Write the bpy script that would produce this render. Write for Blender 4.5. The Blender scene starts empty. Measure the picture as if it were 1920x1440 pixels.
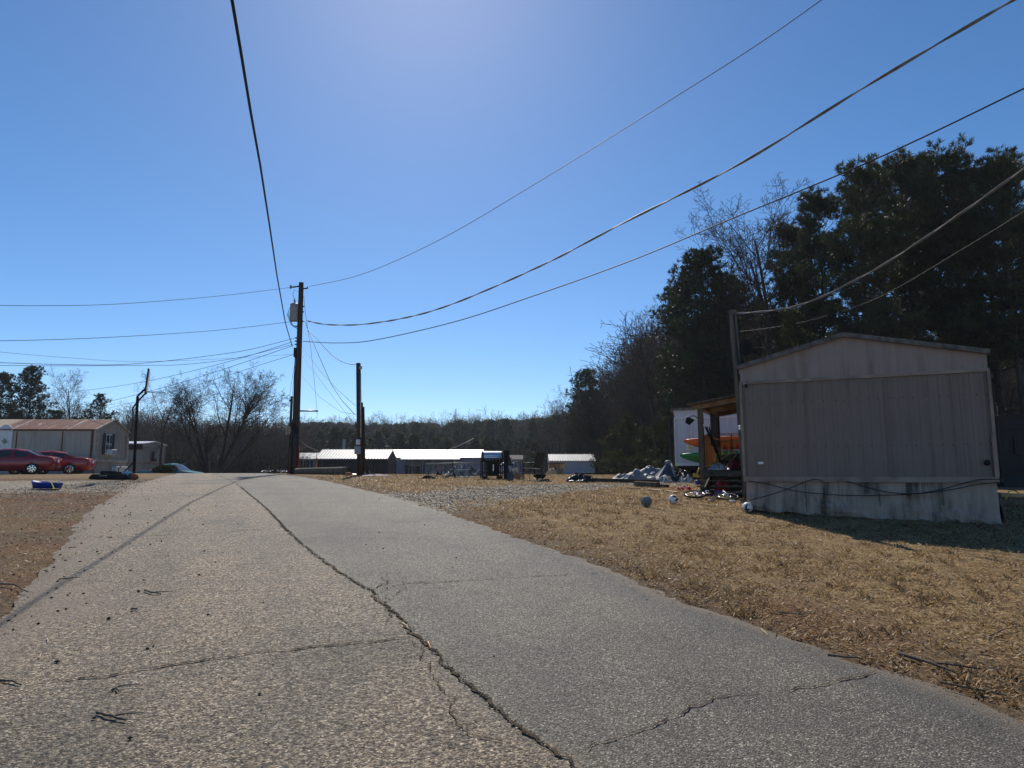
import bpy, math, random
import numpy as np
from mathutils import Vector, Matrix, Euler

SC = bpy.context.scene
COL = SC.collection
R = math.radians
random.seed(7)
rng = np.random.default_rng(11)

# ------------------------------------------------------------------ camera, sky, sun, exposure
FPX, HORIZON = 1276.0, 888.0
PITCH = math.atan((HORIZON - 720.0) / FPX)
EYE = 1.5
cam_data = bpy.data.cameras.new('camera')
cam = bpy.data.objects.new('camera', cam_data)
COL.objects.link(cam)
cam.location = (0, 0, EYE)
cam.rotation_euler = (math.pi / 2 + PITCH, 0, 0)
cam_data.sensor_width = 36.0
cam_data.lens = FPX / 1920.0 * 36.0
cam_data.clip_start = 0.05
cam_data.clip_end = 3000
SC.camera = cam

SUN_EL, SUN_AZ = R(42.5), R(-8.5)          # azimuth from +Y, positive to the right
world = bpy.data.worlds.new('World')
SC.world = world
world.use_nodes = True
wn = world.node_tree
sky = wn.nodes.new('ShaderNodeTexSky')
sky.sky_type = 'NISHITA'
sky.sun_disc = False
sky.sun_elevation = SUN_EL
sky.sun_rotation = SUN_AZ
sky.altitude = 300
sky.air_density = 0.75
sky.dust_density = 0.2
sky.ozone_density = 3.5
bg = wn.nodes['Background']
bg.inputs['Strength'].default_value = 0.125
hs = wn.nodes.new('ShaderNodeHueSaturation')      # the camera's rendering of the whole sky, light included
hs.inputs['Saturation'].default_value = 1.2
hs.inputs['Hue'].default_value = .498
wn.links.new(sky.outputs['Color'], hs.inputs['Color'])
wn.links.new(hs.outputs['Color'], bg.inputs['Color'])

sun_data = bpy.data.lights.new('sun', 'SUN')
sun_data.energy = 4.6
sun_data.angle = R(0.53)
sun_data.color = (1.0, 0.93, 0.82)
sun = bpy.data.objects.new('sun', sun_data)
COL.objects.link(sun)
sdir = Vector((math.sin(SUN_AZ) * math.cos(SUN_EL), math.cos(SUN_AZ) * math.cos(SUN_EL), math.sin(SUN_EL)))
sun.rotation_euler = sdir.to_track_quat('Z', 'Y').to_euler()
sun.location = sdir * 100

SC.view_settings.view_transform = 'Standard'
SC.view_settings.look = 'None'
SC.view_settings.exposure = 0.0
SC.view_settings.gamma = 1.0

# ------------------------------------------------------------------ terrain function and pixel helpers
def _table(pts):
    ys = np.arange(-60, 900, 0.5)
    z = np.interp(ys, [p[0] for p in pts], [p[1] for p in pts])
    k = np.exp(-0.5 * (np.arange(-8, 9) / 4.0) ** 2); k /= k.sum()
    zp = np.pad(z, 8, mode='edge')
    return ys, np.convolve(zp, k, mode='valid')
_near = [(-60, -2.4), (0, 0), (5, .28), (10, .56), (15, .85), (20, 1.11), (25, 1.30), (30, 1.42)]
TL = _table(_near + [(36, 1.50), (43, 1.525), (50, 1.36), (60, .85), (80, -.2), (110, -1.0), (190, -1.0), (330, 9), (480, 20), (900, 30)])
TR = _table(_near + [(34, 1.43), (45, 1.41), (70, 1.36), (110, 1.32), (190, 1.0), (330, 9), (480, 20), (900, 30)])
def sstep(a, b, x):
    t = np.clip((x - a) / (b - a), 0, 1)
    return t * t * (3 - 2 * t)
def H(x, y):
    x = np.asarray(x, float); y = np.asarray(y, float)
    zl = np.interp(y, *TL); zr = np.interp(y, *TR)
    t = sstep(-15, -6, x + 0.0 * y)
    t = np.where(x < -20, np.maximum(t, 0.75 * sstep(-21, -26, x)), t)
    z = zl * (1 - t) + zr * t
    z = z - 0.006 * np.clip(x, 0, 40) * (1 - sstep(60, 140, y))
    return z
def h(x, y):
    return float(H(x, y))
CP, SP = math.cos(PITCH), math.sin(PITCH)
def ray(px, py):
    u = (px - 960) / FPX; v = (720 - py) / FPX
    return Vector((u, CP - v * SP, SP + v * CP))
def P(px, py, Y):
    d = ray(px, py)
    return Vector((0, 0, EYE)) + d * (Y / d.y)
def G(px, py):
    d = ray(px, py)
    t, prev = 1.0, 1.0
    while t < 400:
        p = Vector((0, 0, EYE)) + d * t
        if p.z <= h(p.x, p.y):
            a, b = prev, t
            for _ in range(30):
                m = (a + b) / 2
                q = Vector((0, 0, EYE)) + d * m
                if q.z <= h(q.x, q.y): b = m
                else: a = m
            q = Vector((0, 0, EYE)) + d * b
            return Vector((q.x, q.y, h(q.x, q.y)))
        prev = t; t += max(.1, t * .01)
    raise ValueError(('no ground', px, py))
def GX(px, Y):
    """ground point under picture column px at depth Y"""
    z = 0.0
    x = 0.0
    for _ in range(4):
        z = h(x, Y)
        x = (px - 960) / FPX * (Y * CP + (z - EYE) * SP)
    return Vector((x, Y, h(x, Y)))
def zpix(py, Y):
    return P(960, py, Y).z

def vnoise(x, y, seed=0):
    """smooth 2-D value noise, -1..1"""
    x = np.asarray(x, float); y = np.asarray(y, float)
    xi = np.floor(x).astype(np.int64); yi = np.floor(y).astype(np.int64)
    fx = x - xi; fy = y - yi
    fx = fx * fx * (3 - 2 * fx); fy = fy * fy * (3 - 2 * fy)
    def hsh(a, b):
        n = (a * 374761393 + b * 668265263 + seed * 974634777) & 0x7fffffff
        n = ((n ^ (n >> 13)) * 1274126177) & 0x7fffffff
        n = (n ^ (n >> 16)) & 0xffff
        return n / 32767.5 - 1
    a = hsh(xi, yi); b = hsh(xi + 1, yi); c = hsh(xi, yi + 1); d = hsh(xi + 1, yi + 1)
    return (a * (1 - fx) + b * fx) * (1 - fy) + (c * (1 - fx) + d * fx) * fy
def fbm(x, y, seed=0, octv=4):
    s = 0; a = 1; t = 0
    for i in range(octv):
        s = s + a * vnoise(x * 2 ** i, y * 2 ** i, seed + i); t += a; a *= .5
    return s / t

# ------------------------------------------------------------------ mesh builder
class MB:
    def __init__(self):
        self.v = []; self.f = []; self.smooth = []
    def add(self, vs, fs, smooth=False):
        o = len(self.v)
        self.v.extend([tuple(p) for p in vs])
        self.f.extend([tuple(i + o for i in f) for f in fs])
        self.smooth.extend([smooth] * len(fs))
        return self
    def box(self, c, s, rot=None, bev=0.0, taper=None):
        x, y, z = s[0] / 2, s[1] / 2, s[2] / 2
        tx, ty = taper or (1, 1)
        M = rot if isinstance(rot, Matrix) else (Euler(rot).to_matrix() if rot else Matrix.Identity(3))
        if bev <= 0:
            pts = [(-x, -y, -z), (x, -y, -z), (x, y, -z), (-x, y, -z), (-x * tx, -y * ty, z), (x * tx, -y * ty, z), (x * tx, y * ty, z), (-x * tx, y * ty, z)]
            fs = [(3, 2, 1, 0), (4, 5, 6, 7), (0, 1, 5, 4), (1, 2, 6, 5), (2, 3, 7, 6), (3, 0, 4, 7)]
        else:
            b = min(bev, x * .9, y * .9, z * .9)
            pts = []; fs = []
            for zz, ins in ((-z, b), (-z + b, 0), (z - b, 0), (z, b)):
                k = 1 if zz < 0 else tx
                k2 = 1 if zz < 0 else ty
                X, Y = x * k - ins, y * k2 - ins
                c0 = b * .7 if ins == 0 else b * .4
                ring = [(-X + c0, -Y), (X - c0, -Y), (X, -Y + c0), (X, Y - c0), (X - c0, Y), (-X + c0, Y), (-X, Y - c0), (-X, -Y + c0)]
                pts += [(a, d, zz) for a, d in ring]
            for k in range(3):
                for i in range(8):
                    j = (i + 1) % 8
                    fs.append((k * 8 + i, k * 8 + j, k * 8 + 8 + j, k * 8 + 8 + i))
            fs.append(tuple(range(7, -1, -1))); fs.append(tuple(range(24, 32)))
        C = Vector(c)
        return self.add([M @ Vector(p) + C for p in pts], fs)
    def tube(self, pts, rad, n=8, smooth=True, cap=True, closed=False):
        pts = [Vector(p) for p in pts]
        m = len(pts)
        rr = rad if hasattr(rad, '__len__') else [rad] * m
        vs = []; fs = []
        up = None
        for i in range(m):
            if closed: d = pts[(i + 1) % m] - pts[i - 1]
            else: d = pts[min(i + 1, m - 1)] - pts[max(i - 1, 0)]
            if d.length < 1e-9: d = Vector((0, 0, 1))
            d.normalize()
            if up is None:
                a = Vector((0, 0, 1)) if abs(d.z) < .9 else Vector((1, 0, 0))
                s = d.cross(a).normalized()
            else:
                s = (up - d * up.dot(d))
                s = s.normalized() if s.length > 1e-6 else d.orthogonal().normalized()
            up = s
            t = d.cross(s)
            for k in range(n):
                an = 2 * math.pi * k / n
                vs.append(pts[i] + (s * math.cos(an) + t * math.sin(an)) * rr[i])
        L = m if closed else m - 1
        for i in range(L):
            for k in range(n):
                a = i * n + k; b = i * n + (k + 1) % n
                c = ((i + 1) % m) * n
                fs.append((a, b, c + (k + 1) % n, c + k))
        if cap and not closed:
            self.add(vs, fs, smooth)
            o = len(self.v) - len(vs)
            self.f.append(tuple(o + k for k in range(n - 1, -1, -1))); self.smooth.append(False)
            self.f.append(tuple(o + (m - 1) * n + k for k in range(n))); self.smooth.append(False)
            return self
        return self.add(vs, fs, smooth)
    def lathe(self, prof, n=16, M=None, smooth=True, c=(0, 0, 0)):
        """prof: list of (r, z) turned round local z; M a 3x3"""
        M = M or Matrix.Identity(3); C = Vector(c)
        vs = []; fs = []
        for r, z in prof:
            for k in range(n):
                an = 2 * math.pi * k / n
                vs.append(M @ Vector((r * math.cos(an), r * math.sin(an), z)) + C)
        for i in range(len(prof) - 1):
            for k in range(n):
                a = i * n + k; b = i * n + (k + 1) % n
                fs.append((a, b, b + n, a + n))
        return self.add(vs, fs, smooth)
    def sphere(self, c, r, n=16, m=10, sc=(1, 1, 1)):
        C = Vector(c); vs = []; fs = []
        for i in range(m + 1):
            th = math.pi * i / m
            for k in range(n):
                an = 2 * math.pi * k / n
                vs.append(C + Vector((r * sc[0] * math.sin(th) * math.cos(an), r * sc[1] * math.sin(th) * math.sin(an), r * sc[2] * math.cos(th))))
        for i in range(m):
            for k in range(n):
                a = i * n + k; b = i * n + (k + 1) % n
                fs.append((a, a + n, b + n, b))
        return self.add(vs, fs, True)
    def prism(self, poly, y0, y1, axis='y'):
        """polygon in (x,z) pushed from y0 to y1 (axis 'y'), or (y,z) along x"""
        n = len(poly)
        if axis == 'y':
            vs = [(a, y0, b) for a, b in poly] + [(a, y1, b) for a, b in poly]
        else:
            vs = [(y0, a, b) for a, b in poly] + [(y1, a, b) for a, b in poly]
        fs = [(i, (i + 1) % n, n + (i + 1) % n, n + i) for i in range(n)]
        fs.append(tuple(range(n - 1, -1, -1))); fs.append(tuple(range(n, 2 * n)))
        return self.add(vs, fs)
    def ribbed(self, o, ux, uz, w, ht, ribs, depth=.012, nrm=None, duty=.25, zs=None):
        """corrugated sheet: o origin, ux along, uz up, rib profile pushed along nrm; zs extra rows"""
        o = Vector(o); ux = Vector(ux); uz = Vector(uz); nrm = Vector(nrm)
        xs = [0.0]; ds = [0.0]
        p = w / ribs
        for i in range(ribs):
            a = i * p
            for t, d in ((.5 - duty, 0), (.5 - duty * .6, 1), (.5 + duty * .6, 1), (.5 + duty, 0)):
                xs.append(a + p * t); ds.append(d * depth)
        xs.append(w); ds.append(0)
        if not hasattr(ht, '__call__'):
            hh = lambda x: ht
        else: hh = ht
        rows = [0, 1] if zs is None else zs
        vs = []; fs = []
        for r in rows:
            for x, d in zip(xs, ds):
                vs.append(o + ux * x + uz * (hh(x) * r) + nrm * d)
        n = len(xs)
        for j in range(len(rows) - 1):
            for i in range(n - 1):
                fs.append((j * n + i, j * n + i + 1, (j + 1) * n + i + 1, (j + 1) * n + i))
        return self.add(vs, fs)
    def build(self, name, m, parent=None):
        me = bpy.data.meshes.new(name)
        me.from_pydata(self.v, [], self.f)
        me.polygons.foreach_set('use_smooth', self.smooth)
        me.materials.append(m)
        me.update()
        o = bpy.data.objects.new(name, me)
        COL.objects.link(o)
        if parent: o.parent = parent
        return o
def mesh_np(name, V, F, m, parent=None, smooth=False):
    """V (n,3) float, F (m,k) int"""
    me = bpy.data.meshes.new(name)
    k = F.shape[1]
    me.vertices.add(len(V)); me.vertices.foreach_set('co', np.ascontiguousarray(V, dtype=np.float32).ravel())
    me.loops.add(F.size); me.loops.foreach_set('vertex_index', np.ascontiguousarray(F, dtype=np.int32).ravel())
    me.polygons.add(len(F))
    me.polygons.foreach_set('loop_start', np.arange(0, F.size, k, dtype=np.int32))
    me.polygons.foreach_set('loop_total', np.full(len(F), k, dtype=np.int32))
    if smooth: me.polygons.foreach_set('use_smooth', np.ones(len(F), dtype=bool))
    me.materials.append(m)
    me.update(calc_edges=True)
    o = bpy.data.objects.new(name, me)
    COL.objects.link(o)
    if parent: o.parent = parent
    return o
def tag(o, label=None, cat=None, group=None, kind=None):
    if label: o['label'] = label
    if cat: o['category'] = cat
    if group: o['group'] = group
    if kind: o['kind'] = kind
    return o
def thing(name, label, cat, loc, rot=(0, 0, 0), group=None):
    o = bpy.data.objects.new(name, None)
    COL.objects.link(o)
    o.empty_display_size = .2
    o.location = loc; o.rotation_euler = rot
    return tag(o, label, cat, group)
def copy_tree(o, parent=None):
    c = o.copy(); COL.objects.link(c)
    if parent: c.parent = parent
    for ch in o.children: copy_tree(ch, c)
    return c

# ------------------------------------------------------------------ materials
def mat(name, col, rough=.7, metal=0.0, var=.25, scale=6.0, bump=0.0, bscale=40.0, stretch=(1, 1, 1), col2=None, spec=.3, coords='Object', detail=6, lo=.35, hi=.65):
    m = bpy.data.materials.new(name)
    m.use_nodes = True
    nt = m.node_tree; N = nt.nodes; L = nt.links
    b = N['Principled BSDF']
    b.inputs['Roughness'].default_value = rough
    b.inputs['Metallic'].default_value = metal
    b.inputs['Specular IOR Level'].default_value = spec
    tc = N.new('ShaderNodeTexCoord'); mp = N.new('ShaderNodeMapping')
    mp.inputs['Scale'].default_value = stretch
    L.new(tc.outputs[coords], mp.inputs['Vector'])
    nz = N.new('ShaderNodeTexNoise'); nz.inputs['Scale'].default_value = scale; nz.inputs['Detail'].default_value = detail
    L.new(mp.outputs['Vector'], nz.inputs['Vector'])
    rp = N.new('ShaderNodeValToRGB')
    c = np.array(col[:3]); c2 = np.array(col2[:3]) if col2 else c * (1 - var)
    c1 = c if col2 else np.minimum(c * (1 + var * .5), 1)
    rp.color_ramp.elements[0].position = lo; rp.color_ramp.elements[1].position = hi
    rp.color_ramp.elements[0].color = (*c2, 1); rp.color_ramp.elements[1].color = (*c1, 1)
    L.new(nz.outputs['Fac'], rp.inputs['Fac'])
    L.new(rp.outputs['Color'], b.inputs['Base Color'])
    if bump > 0:
        n2 = N.new('ShaderNodeTexNoise'); n2.inputs['Scale'].default_value = bscale; n2.inputs['Detail'].default_value = 5
        L.new(mp.outputs['Vector'], n2.inputs['Vector'])
        bp = N.new('ShaderNodeBump'); bp.inputs['Strength'].default_value = bump; bp.inputs['Distance'].default_value = .02
        L.new(n2.outputs['Fac'], bp.inputs['Height'])
        L.new(bp.outputs['Normal'], b.inputs['Normal'])
    return m
def island_mat(name, cols, rough=.7, transl=0.0, spec=.3, extra_noise=None):
    """colour varies from piece to piece (random per island)"""
    m = bpy.data.materials.new(name); m.use_nodes = True
    nt = m.node_tree; N = nt.nodes; L = nt.links
    b = N['Principled BSDF']; b.inputs['Roughness'].default_value = rough; b.inputs['Specular IOR Level'].default_value = spec
    g = N.new('ShaderNodeNewGeometry'); rp = N.new('ShaderNodeValToRGB')
    els = rp.color_ramp.elements
    while len(els) < len(cols): els.new(.5)
    for i, c in enumerate(cols):
        els[i].position = i / (len(cols) - 1); els[i].color = (*c, 1)
    fac = g.outputs['Random Per Island']
    if extra_noise:
        tc = N.new('ShaderNodeTexCoord'); nz = N.new('ShaderNodeTexNoise'); nz.inputs['Scale'].default_value = extra_noise
        nz.inputs['Detail'].default_value = 2
        L.new(tc.outputs['Object'], nz.inputs['Vector'])
        mx = N.new('ShaderNodeMath'); mx.operation = 'MULTIPLY_ADD'
        L.new(nz.outputs['Fac'], mx.inputs[0]); mx.inputs[1].default_value = 1.6; mx.inputs[2].default_value = -.8
        ad = N.new('ShaderNodeMath'); ad.operation = 'ADD'; ad.use_clamp = True
        m3 = N.new('ShaderNodeMath'); m3.operation = 'MULTIPLY_ADD'
        L.new(fac, m3.inputs[0]); m3.inputs[1].default_value = .6; m3.inputs[2].default_value = .2
        L.new(mx.outputs[0], ad.inputs[0]); L.new(m3.outputs[0], ad.inputs[1])
        fac = ad.outputs[0]
    L.new(fac, rp.inputs['Fac']); L.new(rp.outputs['Color'], b.inputs['Base Color'])
    if transl > 0:
        t = N.new('ShaderNodeBsdfTranslucent'); mix = N.new('ShaderNodeMixShader'); mix.inputs[0].default_value = transl
        L.new(rp.outputs['Color'], t.inputs['Color'])
        out = N['Material Output']
        L.new(b.outputs[0], mix.inputs[1]); L.new(t.outputs[0], mix.inputs[2]); L.new(mix.outputs[0], out.inputs['Surface'])
    return m
def glass_mat(name, tint=(.02, .025, .03), rough=.04):
    m = bpy.data.materials.new(name); m.use_nodes = True
    b = m.node_tree.nodes['Principled BSDF']
    b.inputs['Base Color'].default_value = (*tint, 1); b.inputs['Roughness'].default_value = rough
    b.inputs['Specular IOR Level'].default_value = .8
    return m
def sheet_mat(name, col, rough, stain, stain_amt=.6, streak=7.0, metal=0.0, bump=.15):
    """painted sheet metal with rain streaks running down (z) and blotches of grime"""
    m = bpy.data.materials.new(name); m.use_nodes = True
    nt = m.node_tree; N = nt.nodes; L = nt.links
    b = N['Principled BSDF']; b.inputs['Roughness'].default_value = rough; b.inputs['Metallic'].default_value = metal
    tc = N.new('ShaderNodeTexCoord')
    mp = N.new('ShaderNodeMapping'); mp.inputs['Scale'].default_value = (1, 1, .07)
    L.new(tc.outputs['Object'], mp.inputs['Vector'])
    n1 = N.new('ShaderNodeTexNoise'); n1.inputs['Scale'].default_value = streak; n1.inputs['Detail'].default_value = 7; n1.inputs['Roughness'].default_value = .65
    L.new(mp.outputs['Vector'], n1.inputs['Vector'])
    n2 = N.new('ShaderNodeTexNoise'); n2.inputs['Scale'].default_value = 1.1; n2.inputs['Detail'].default_value = 5
    L.new(tc.outputs['Object'], n2.inputs['Vector'])
    r1 = N.new('ShaderNodeMapRange'); r1.inputs['From Min'].default_value = .42; r1.inputs['From Max'].default_value = .72
    L.new(n1.outputs['Fac'], r1.inputs['Value'])
    r2 = N.new('ShaderNodeMapRange'); r2.inputs['From Min'].default_value = .35; r2.inputs['From Max'].default_value = .7
    L.new(n2.outputs['Fac'], r2.inputs['Value'])
    mu = N.new('ShaderNodeMath'); mu.operation = 'MULTIPLY'
    L.new(r1.outputs[0], mu.inputs[0]); L.new(r2.outputs[0], mu.inputs[1])
    m2 = N.new('ShaderNodeMath'); m2.operation = 'MULTIPLY'; m2.inputs[1].default_value = stain_amt * 1.6; m2.use_clamp = True
    L.new(mu.outputs[0], m2.inputs[0])
    mx = N.new('ShaderNodeMix'); mx.data_type = 'RGBA'
    mx.inputs[6].default_value = (*col, 1); mx.inputs[7].default_value = (*stain, 1)
    L.new(m2.outputs[0], mx.inputs[0]); L.new(mx.outputs[2], b.inputs['Base Color'])
    n3 = N.new('ShaderNodeTexNoise'); n3.inputs['Scale'].default_value = 2.2; n3.inputs['Detail'].default_value = 3
    L.new(tc.outputs['Object'], n3.inputs['Vector'])
    bp = N.new('ShaderNodeBump'); bp.inputs['Strength'].default_value = bump; bp.inputs['Distance'].default_value = .03
    L.new(n3.outputs['Fac'], bp.inputs['Height']); L.new(bp.outputs['Normal'], b.inputs['Normal'])
    return m

M = {}
M['wood_pole'] = mat('wood_pole', (.055, .040, .030), .85, var=.6, scale=5, stretch=(3, 3, .15), bump=.5, bscale=20)
M['grey_wood'] = mat('grey_wood', (.13, .105, .08), .85, var=.5, scale=6, stretch=(2, 2, .2), bump=.4, bscale=25)
M['dark_wood'] = mat('dark_wood', (.055, .042, .032), .85, var=.5, scale=8, stretch=(.3, 2, 2), bump=.4, bscale=25)
M['cedar'] = mat('cedar', (.78, .42, .15), .65, var=.35, scale=5, stretch=(4, 4, .2))  # base colour raised to stand in for sunlight on the porch slats
M['new_wood'] = mat('new_wood', (.62, .44, .24), .7, var=.3, scale=5)
M['plywood'] = mat('plywood', (.36, .23, .13), .8, var=.4, scale=4)
M['black_metal'] = mat('black_metal', (.010, .010, .011), .5, var=.3, spec=.15)
M['black_plastic'] = mat('black_plastic', (.012, .012, .013), .55, var=.3, spec=.15)
M['grey_metal'] = mat('grey_metal', (.28, .29, .30), .45, .3, var=.25)
M['steel'] = mat('steel', (.55, .56, .58), .28, .9, var=.15)
M['galv'] = mat('galv', (.45, .46, .47), .45, .6, var=.25)
M['transformer_grey'] = mat('transformer_grey', (.30, .31, .32), .5, .0, var=.15)
M['cable_black'] = mat('cable_black', (.018, .017, .017), .6, var=.3)
M['cable_grey'] = mat('cable_grey', (.20, .19, .18), .55, var=.3)
M['white_paint'] = mat('white_paint', (.72, .72, .70), .5, var=.12)
M['white_plastic'] = mat('white_plastic', (.75, .75, .74), .4, var=.1)
M['bark'] = mat('bark', (.055, .044, .036), .9, var=.5, scale=4, stretch=(2, 2, .5), bump=.5, bscale=12)
M['bark_pale'] = mat('bark_pale', (.13, .105, .085), .9, var=.45, scale=4, stretch=(2, 2, .5), bump=.4, bscale=12)
M['twig'] = island_mat('twig', [(.030, .022, .018), (.060, .044, .034), (.095, .072, .055)], .85, spec=.1)
M['twig_grey'] = island_mat('twig_grey', [(.042, .032, .027), (.080, .063, .053), (.12, .098, .080)], .85, spec=.1)
M['needles'] = island_mat('needles', [(.018, .027, .010), (.040, .054, .018), (.085, .096, .034)], .5, .3, .35, .5)
M['needles_blue'] = island_mat('needles_blue', [(.018, .030, .016), (.034, .052, .026), (.058, .078, .036)], .55, .25, .3, .5)
M['needles_olive'] = island_mat('needles_olive', [(.026, .032, .010), (.048, .056, .017), (.085, .088, .028)], .6, .3, .2, .6)
M['needles_far'] = island_mat('needles_far', [(.026, .038, .020), (.048, .064, .030), (.080, .095, .046)], .7, .3, .2)
M['rubber'] = mat('rubber', (.016, .016, .016), .85, var=.2, spec=.15)
M['glass'] = glass_mat('glass')
M['chrome'] = mat('chrome', (.6, .6, .62), .2, .9, var=.1)
M['red_car'] = mat('red_car', (.24, .010, .020), .22, .15, var=.1, spec=.7)
M['red_car_bright'] = mat('red_car_bright', (.34, .014, .020), .22, .15, var=.1, spec=.7)
M['teal_car'] = mat('teal_car', (.015, .15, .20), .75, .0, var=.1, spec=.08)
M['silver_car'] = mat('silver_car', (.38, .40, .43), .3, .4, var=.1)
M['dark_car'] = mat('dark_car', (.02, .022, .03), .25, .2, var=.1)
M['tail_red'] = mat('tail_red', (.45, .02, .02), .25, var=.1)
M['lamp_clear'] = mat('lamp_clear', (.7, .65, .65), .2, var=.1)
# ------------------------------------------------------------------ road outline (ground points), ground, road
def line_pts(px):
    return [G(a, b) for a, b in px]
_Lp = line_pts([(0, 1165), (70, 1075), (118, 1020), (150, 965), (215, 925), (268, 904)])
_Rp = line_pts([(1920, 1325), (1700, 1258), (1480, 1183), (1300, 1122), (1150, 1062), (1000, 1012), (900, 978), (800, 946), (700, 920), (620, 902), (580, 895)])
Ly = [-30] + [0, 3.5] + [p.y for p in _Lp] + [36, 43, 60, 75]
Lx = [-1.6] + [-2.9, -3.7] + [p.x for p in _Lp] + [-17.6, -21.2, -30, -40]
Ry = [-30, 1.0] + [p.y for p in _Rp] + [36.5, 43, 60, 75]
Rx = [4.2, 3.3] + [p.x for p in _Rp] + [-12.6, -15.2, -23, -32]
_ys = np.arange(-30, 75, .1)
def _sm(x, y, w=6):
    v = np.interp(_ys, y, x); k = np.ones(2 * w + 1) / (2 * w + 1)
    return np.convolve(np.pad(v, w, mode='edge'), k, mode='valid')
LX = _sm(Lx, Ly) + .10 * fbm(_ys * 1.3, _ys * 0, 3) + .03 * vnoise(_ys * 7, 0 * _ys, 5)
RX = _sm(Rx, Ry) + .06 * fbm(_ys * 1.5, _ys * 0, 9) + .025 * vnoise(_ys * 8, 0 * _ys, 6)
LX = LX + .05 * np.abs(vnoise(_ys * 3.1, 0 * _ys, 15)); RX = RX - .11 * np.abs(vnoise(_ys * 2.7, 0 * _ys, 16)) - .09 * np.abs(vnoise(_ys * 9, 0 * _ys, 17))
def road_l(y): return np.interp(y, _ys, LX)
def road_r(y): return np.interp(y, _ys, RX)
def in_road(x, y, m=0.0):
    return (x > road_l(y) - m) & (x < road_r(y) + m) & (y < 74.5)

def seg_dist(x, y, pts):
    d = np.full(np.shape(x), 1e9); tt = np.zeros(np.shape(x))
    acc = 0
    for a, b in zip(pts[:-1], pts[1:]):
        vx, vy = b[0] - a[0], b[1] - a[1]; l2 = vx * vx + vy * vy
        t = np.clip(((x - a[0]) * vx + (y - a[1]) * vy) / l2, 0, 1)
        dd = np.hypot(x - a[0] - t * vx, y - a[1] - t * vy)
        d = np.minimum(d, dd)
    return d
DRIVE = [(-3.2, 14.5), (-1.0, 17.0), (1.0, 19.5), (3.0, 21.5), (4.8, 22.6), (7.5, 23.0)]
def gravel_mask(x, y):
    d = seg_dist(x, y, DRIVE)
    w = 2.9 - 1.7 * sstep(-3, 3, x)
    n = fbm(x * .9, y * .9, 21)
    g = 1 - sstep(.25, 1.25, d / w + .55 * n)
    # far-left gravel shoulder
    e = road_l(y) - x
    g2 = (1 - sstep(1.0, 5.0, np.abs(y - 21 + 1.2 * n))) * sstep(-.5, .4, e) * (1 - sstep(5, 12, e))
    return np.clip(np.maximum(g, .9 * g2), 0, 1)
def relief(x, y):
    r = .028 * fbm(x * 1.6, y * 1.6, 31) + .012 * fbm(x * 6, y * 6, 33, 2)
    return r

def axis(lo, hi, f0, f1, fine, grow):
    a = list(np.arange(f0, f1 + 1e-6, fine))
    s = fine; x = f1
    while x < hi:
        s *= grow; x += s; a.append(min(x, hi))
    s = fine; x = f0; b = []
    while x > lo:
        s *= grow; x -= s; b.append(max(x, lo))
    return np.array(b[::-1] + a)
gx = axis(-900, 900, -15, 12, .16, 1.07)
gy = axis(-40, 900, 2, 30, .16, 1.05)
GXX, GYY = np.meshgrid(gx, gy)
GZ = H(GXX, GYY)
infl = in_road(GXX, GYY, -.02)
edge_near = np.minimum(np.abs(GXX - road_l(GYY)), np.abs(GXX - road_r(GYY)))
GZ = GZ + np.where(infl, -.05, relief(GXX, GYY) * sstep(0, .5, edge_near) - .004 + .012 * (1 - sstep(0, .35, edge_near)) * vnoise(GXX * 5, GYY * 5, 77))
def ground_z(x, y):
    return H(x, y) + np.where(in_road(x, y), .014 - .03 * (1 - sstep(0, .25, np.minimum(np.abs(x - road_l(y)), np.abs(x - road_r(y))))), relief(x, y) * sstep(0, .5, np.minimum(np.abs(x - road_l(y)), np.abs(x - road_r(y)))))
ny, nx = GXX.shape
V = np.stack([GXX.ravel(), GYY.ravel(), GZ.ravel()], 1)
ii = np.arange((ny - 1) * (nx - 1)); r_, c_ = ii // (nx - 1), ii % (nx - 1)
F = np.stack([r_ * nx + c_, r_ * nx + c_ + 1, (r_ + 1) * nx + c_ + 1, (r_ + 1) * nx + c_], 1)

def nodes(name):
    m = bpy.data.materials.new(name); m.use_nodes = True
    return m, m.node_tree.nodes, m.node_tree.links
def noise(N, L, vec, scale, detail=6, rough=.6):
    n = N.new('ShaderNodeTexNoise'); n.inputs['Scale'].default_value = scale; n.inputs['Detail'].default_value = detail; n.inputs['Roughness'].default_value = rough
    L.new(vec, n.inputs['Vector']); return n.outputs['Fac']
def ramp(N, L, fac, stops):
    r = N.new('ShaderNodeValToRGB'); e = r.color_ramp.elements
    while len(e) < len(stops): e.new(.5)
    for i, (p, c) in enumerate(stops):
        e[i].position = p; e[i].color = (*c, 1)
    L.new(fac, r.inputs['Fac']); return r.outputs['Color']
def mixc(N, L, fac, a, b, mode='MIX'):
    m = N.new('ShaderNodeMix'); m.data_type = 'RGBA'; m.blend_type = mode
    if hasattr(fac, 'links'): L.new(fac, m.inputs[0])
    else: m.inputs[0].default_value = fac
    for s, k in ((a, 6), (b, 7)):
        if hasattr(s, 'links'): L.new(s, m.inputs[k])
        else: m.inputs[k].default_value = (*s, 1)
    return m.outputs[2]
def mapr(N, L, v, a, b, c=0, d=1):
    m = N.new('ShaderNodeMapRange'); m.inputs['From Min'].default_value = a; m.inputs['From Max'].default_value = b
    m.inputs['To Min'].default_value = c; m.inputs['To Max'].default_value = d
    L.new(v, m.inputs['Value']); return m.outputs[0]

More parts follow.
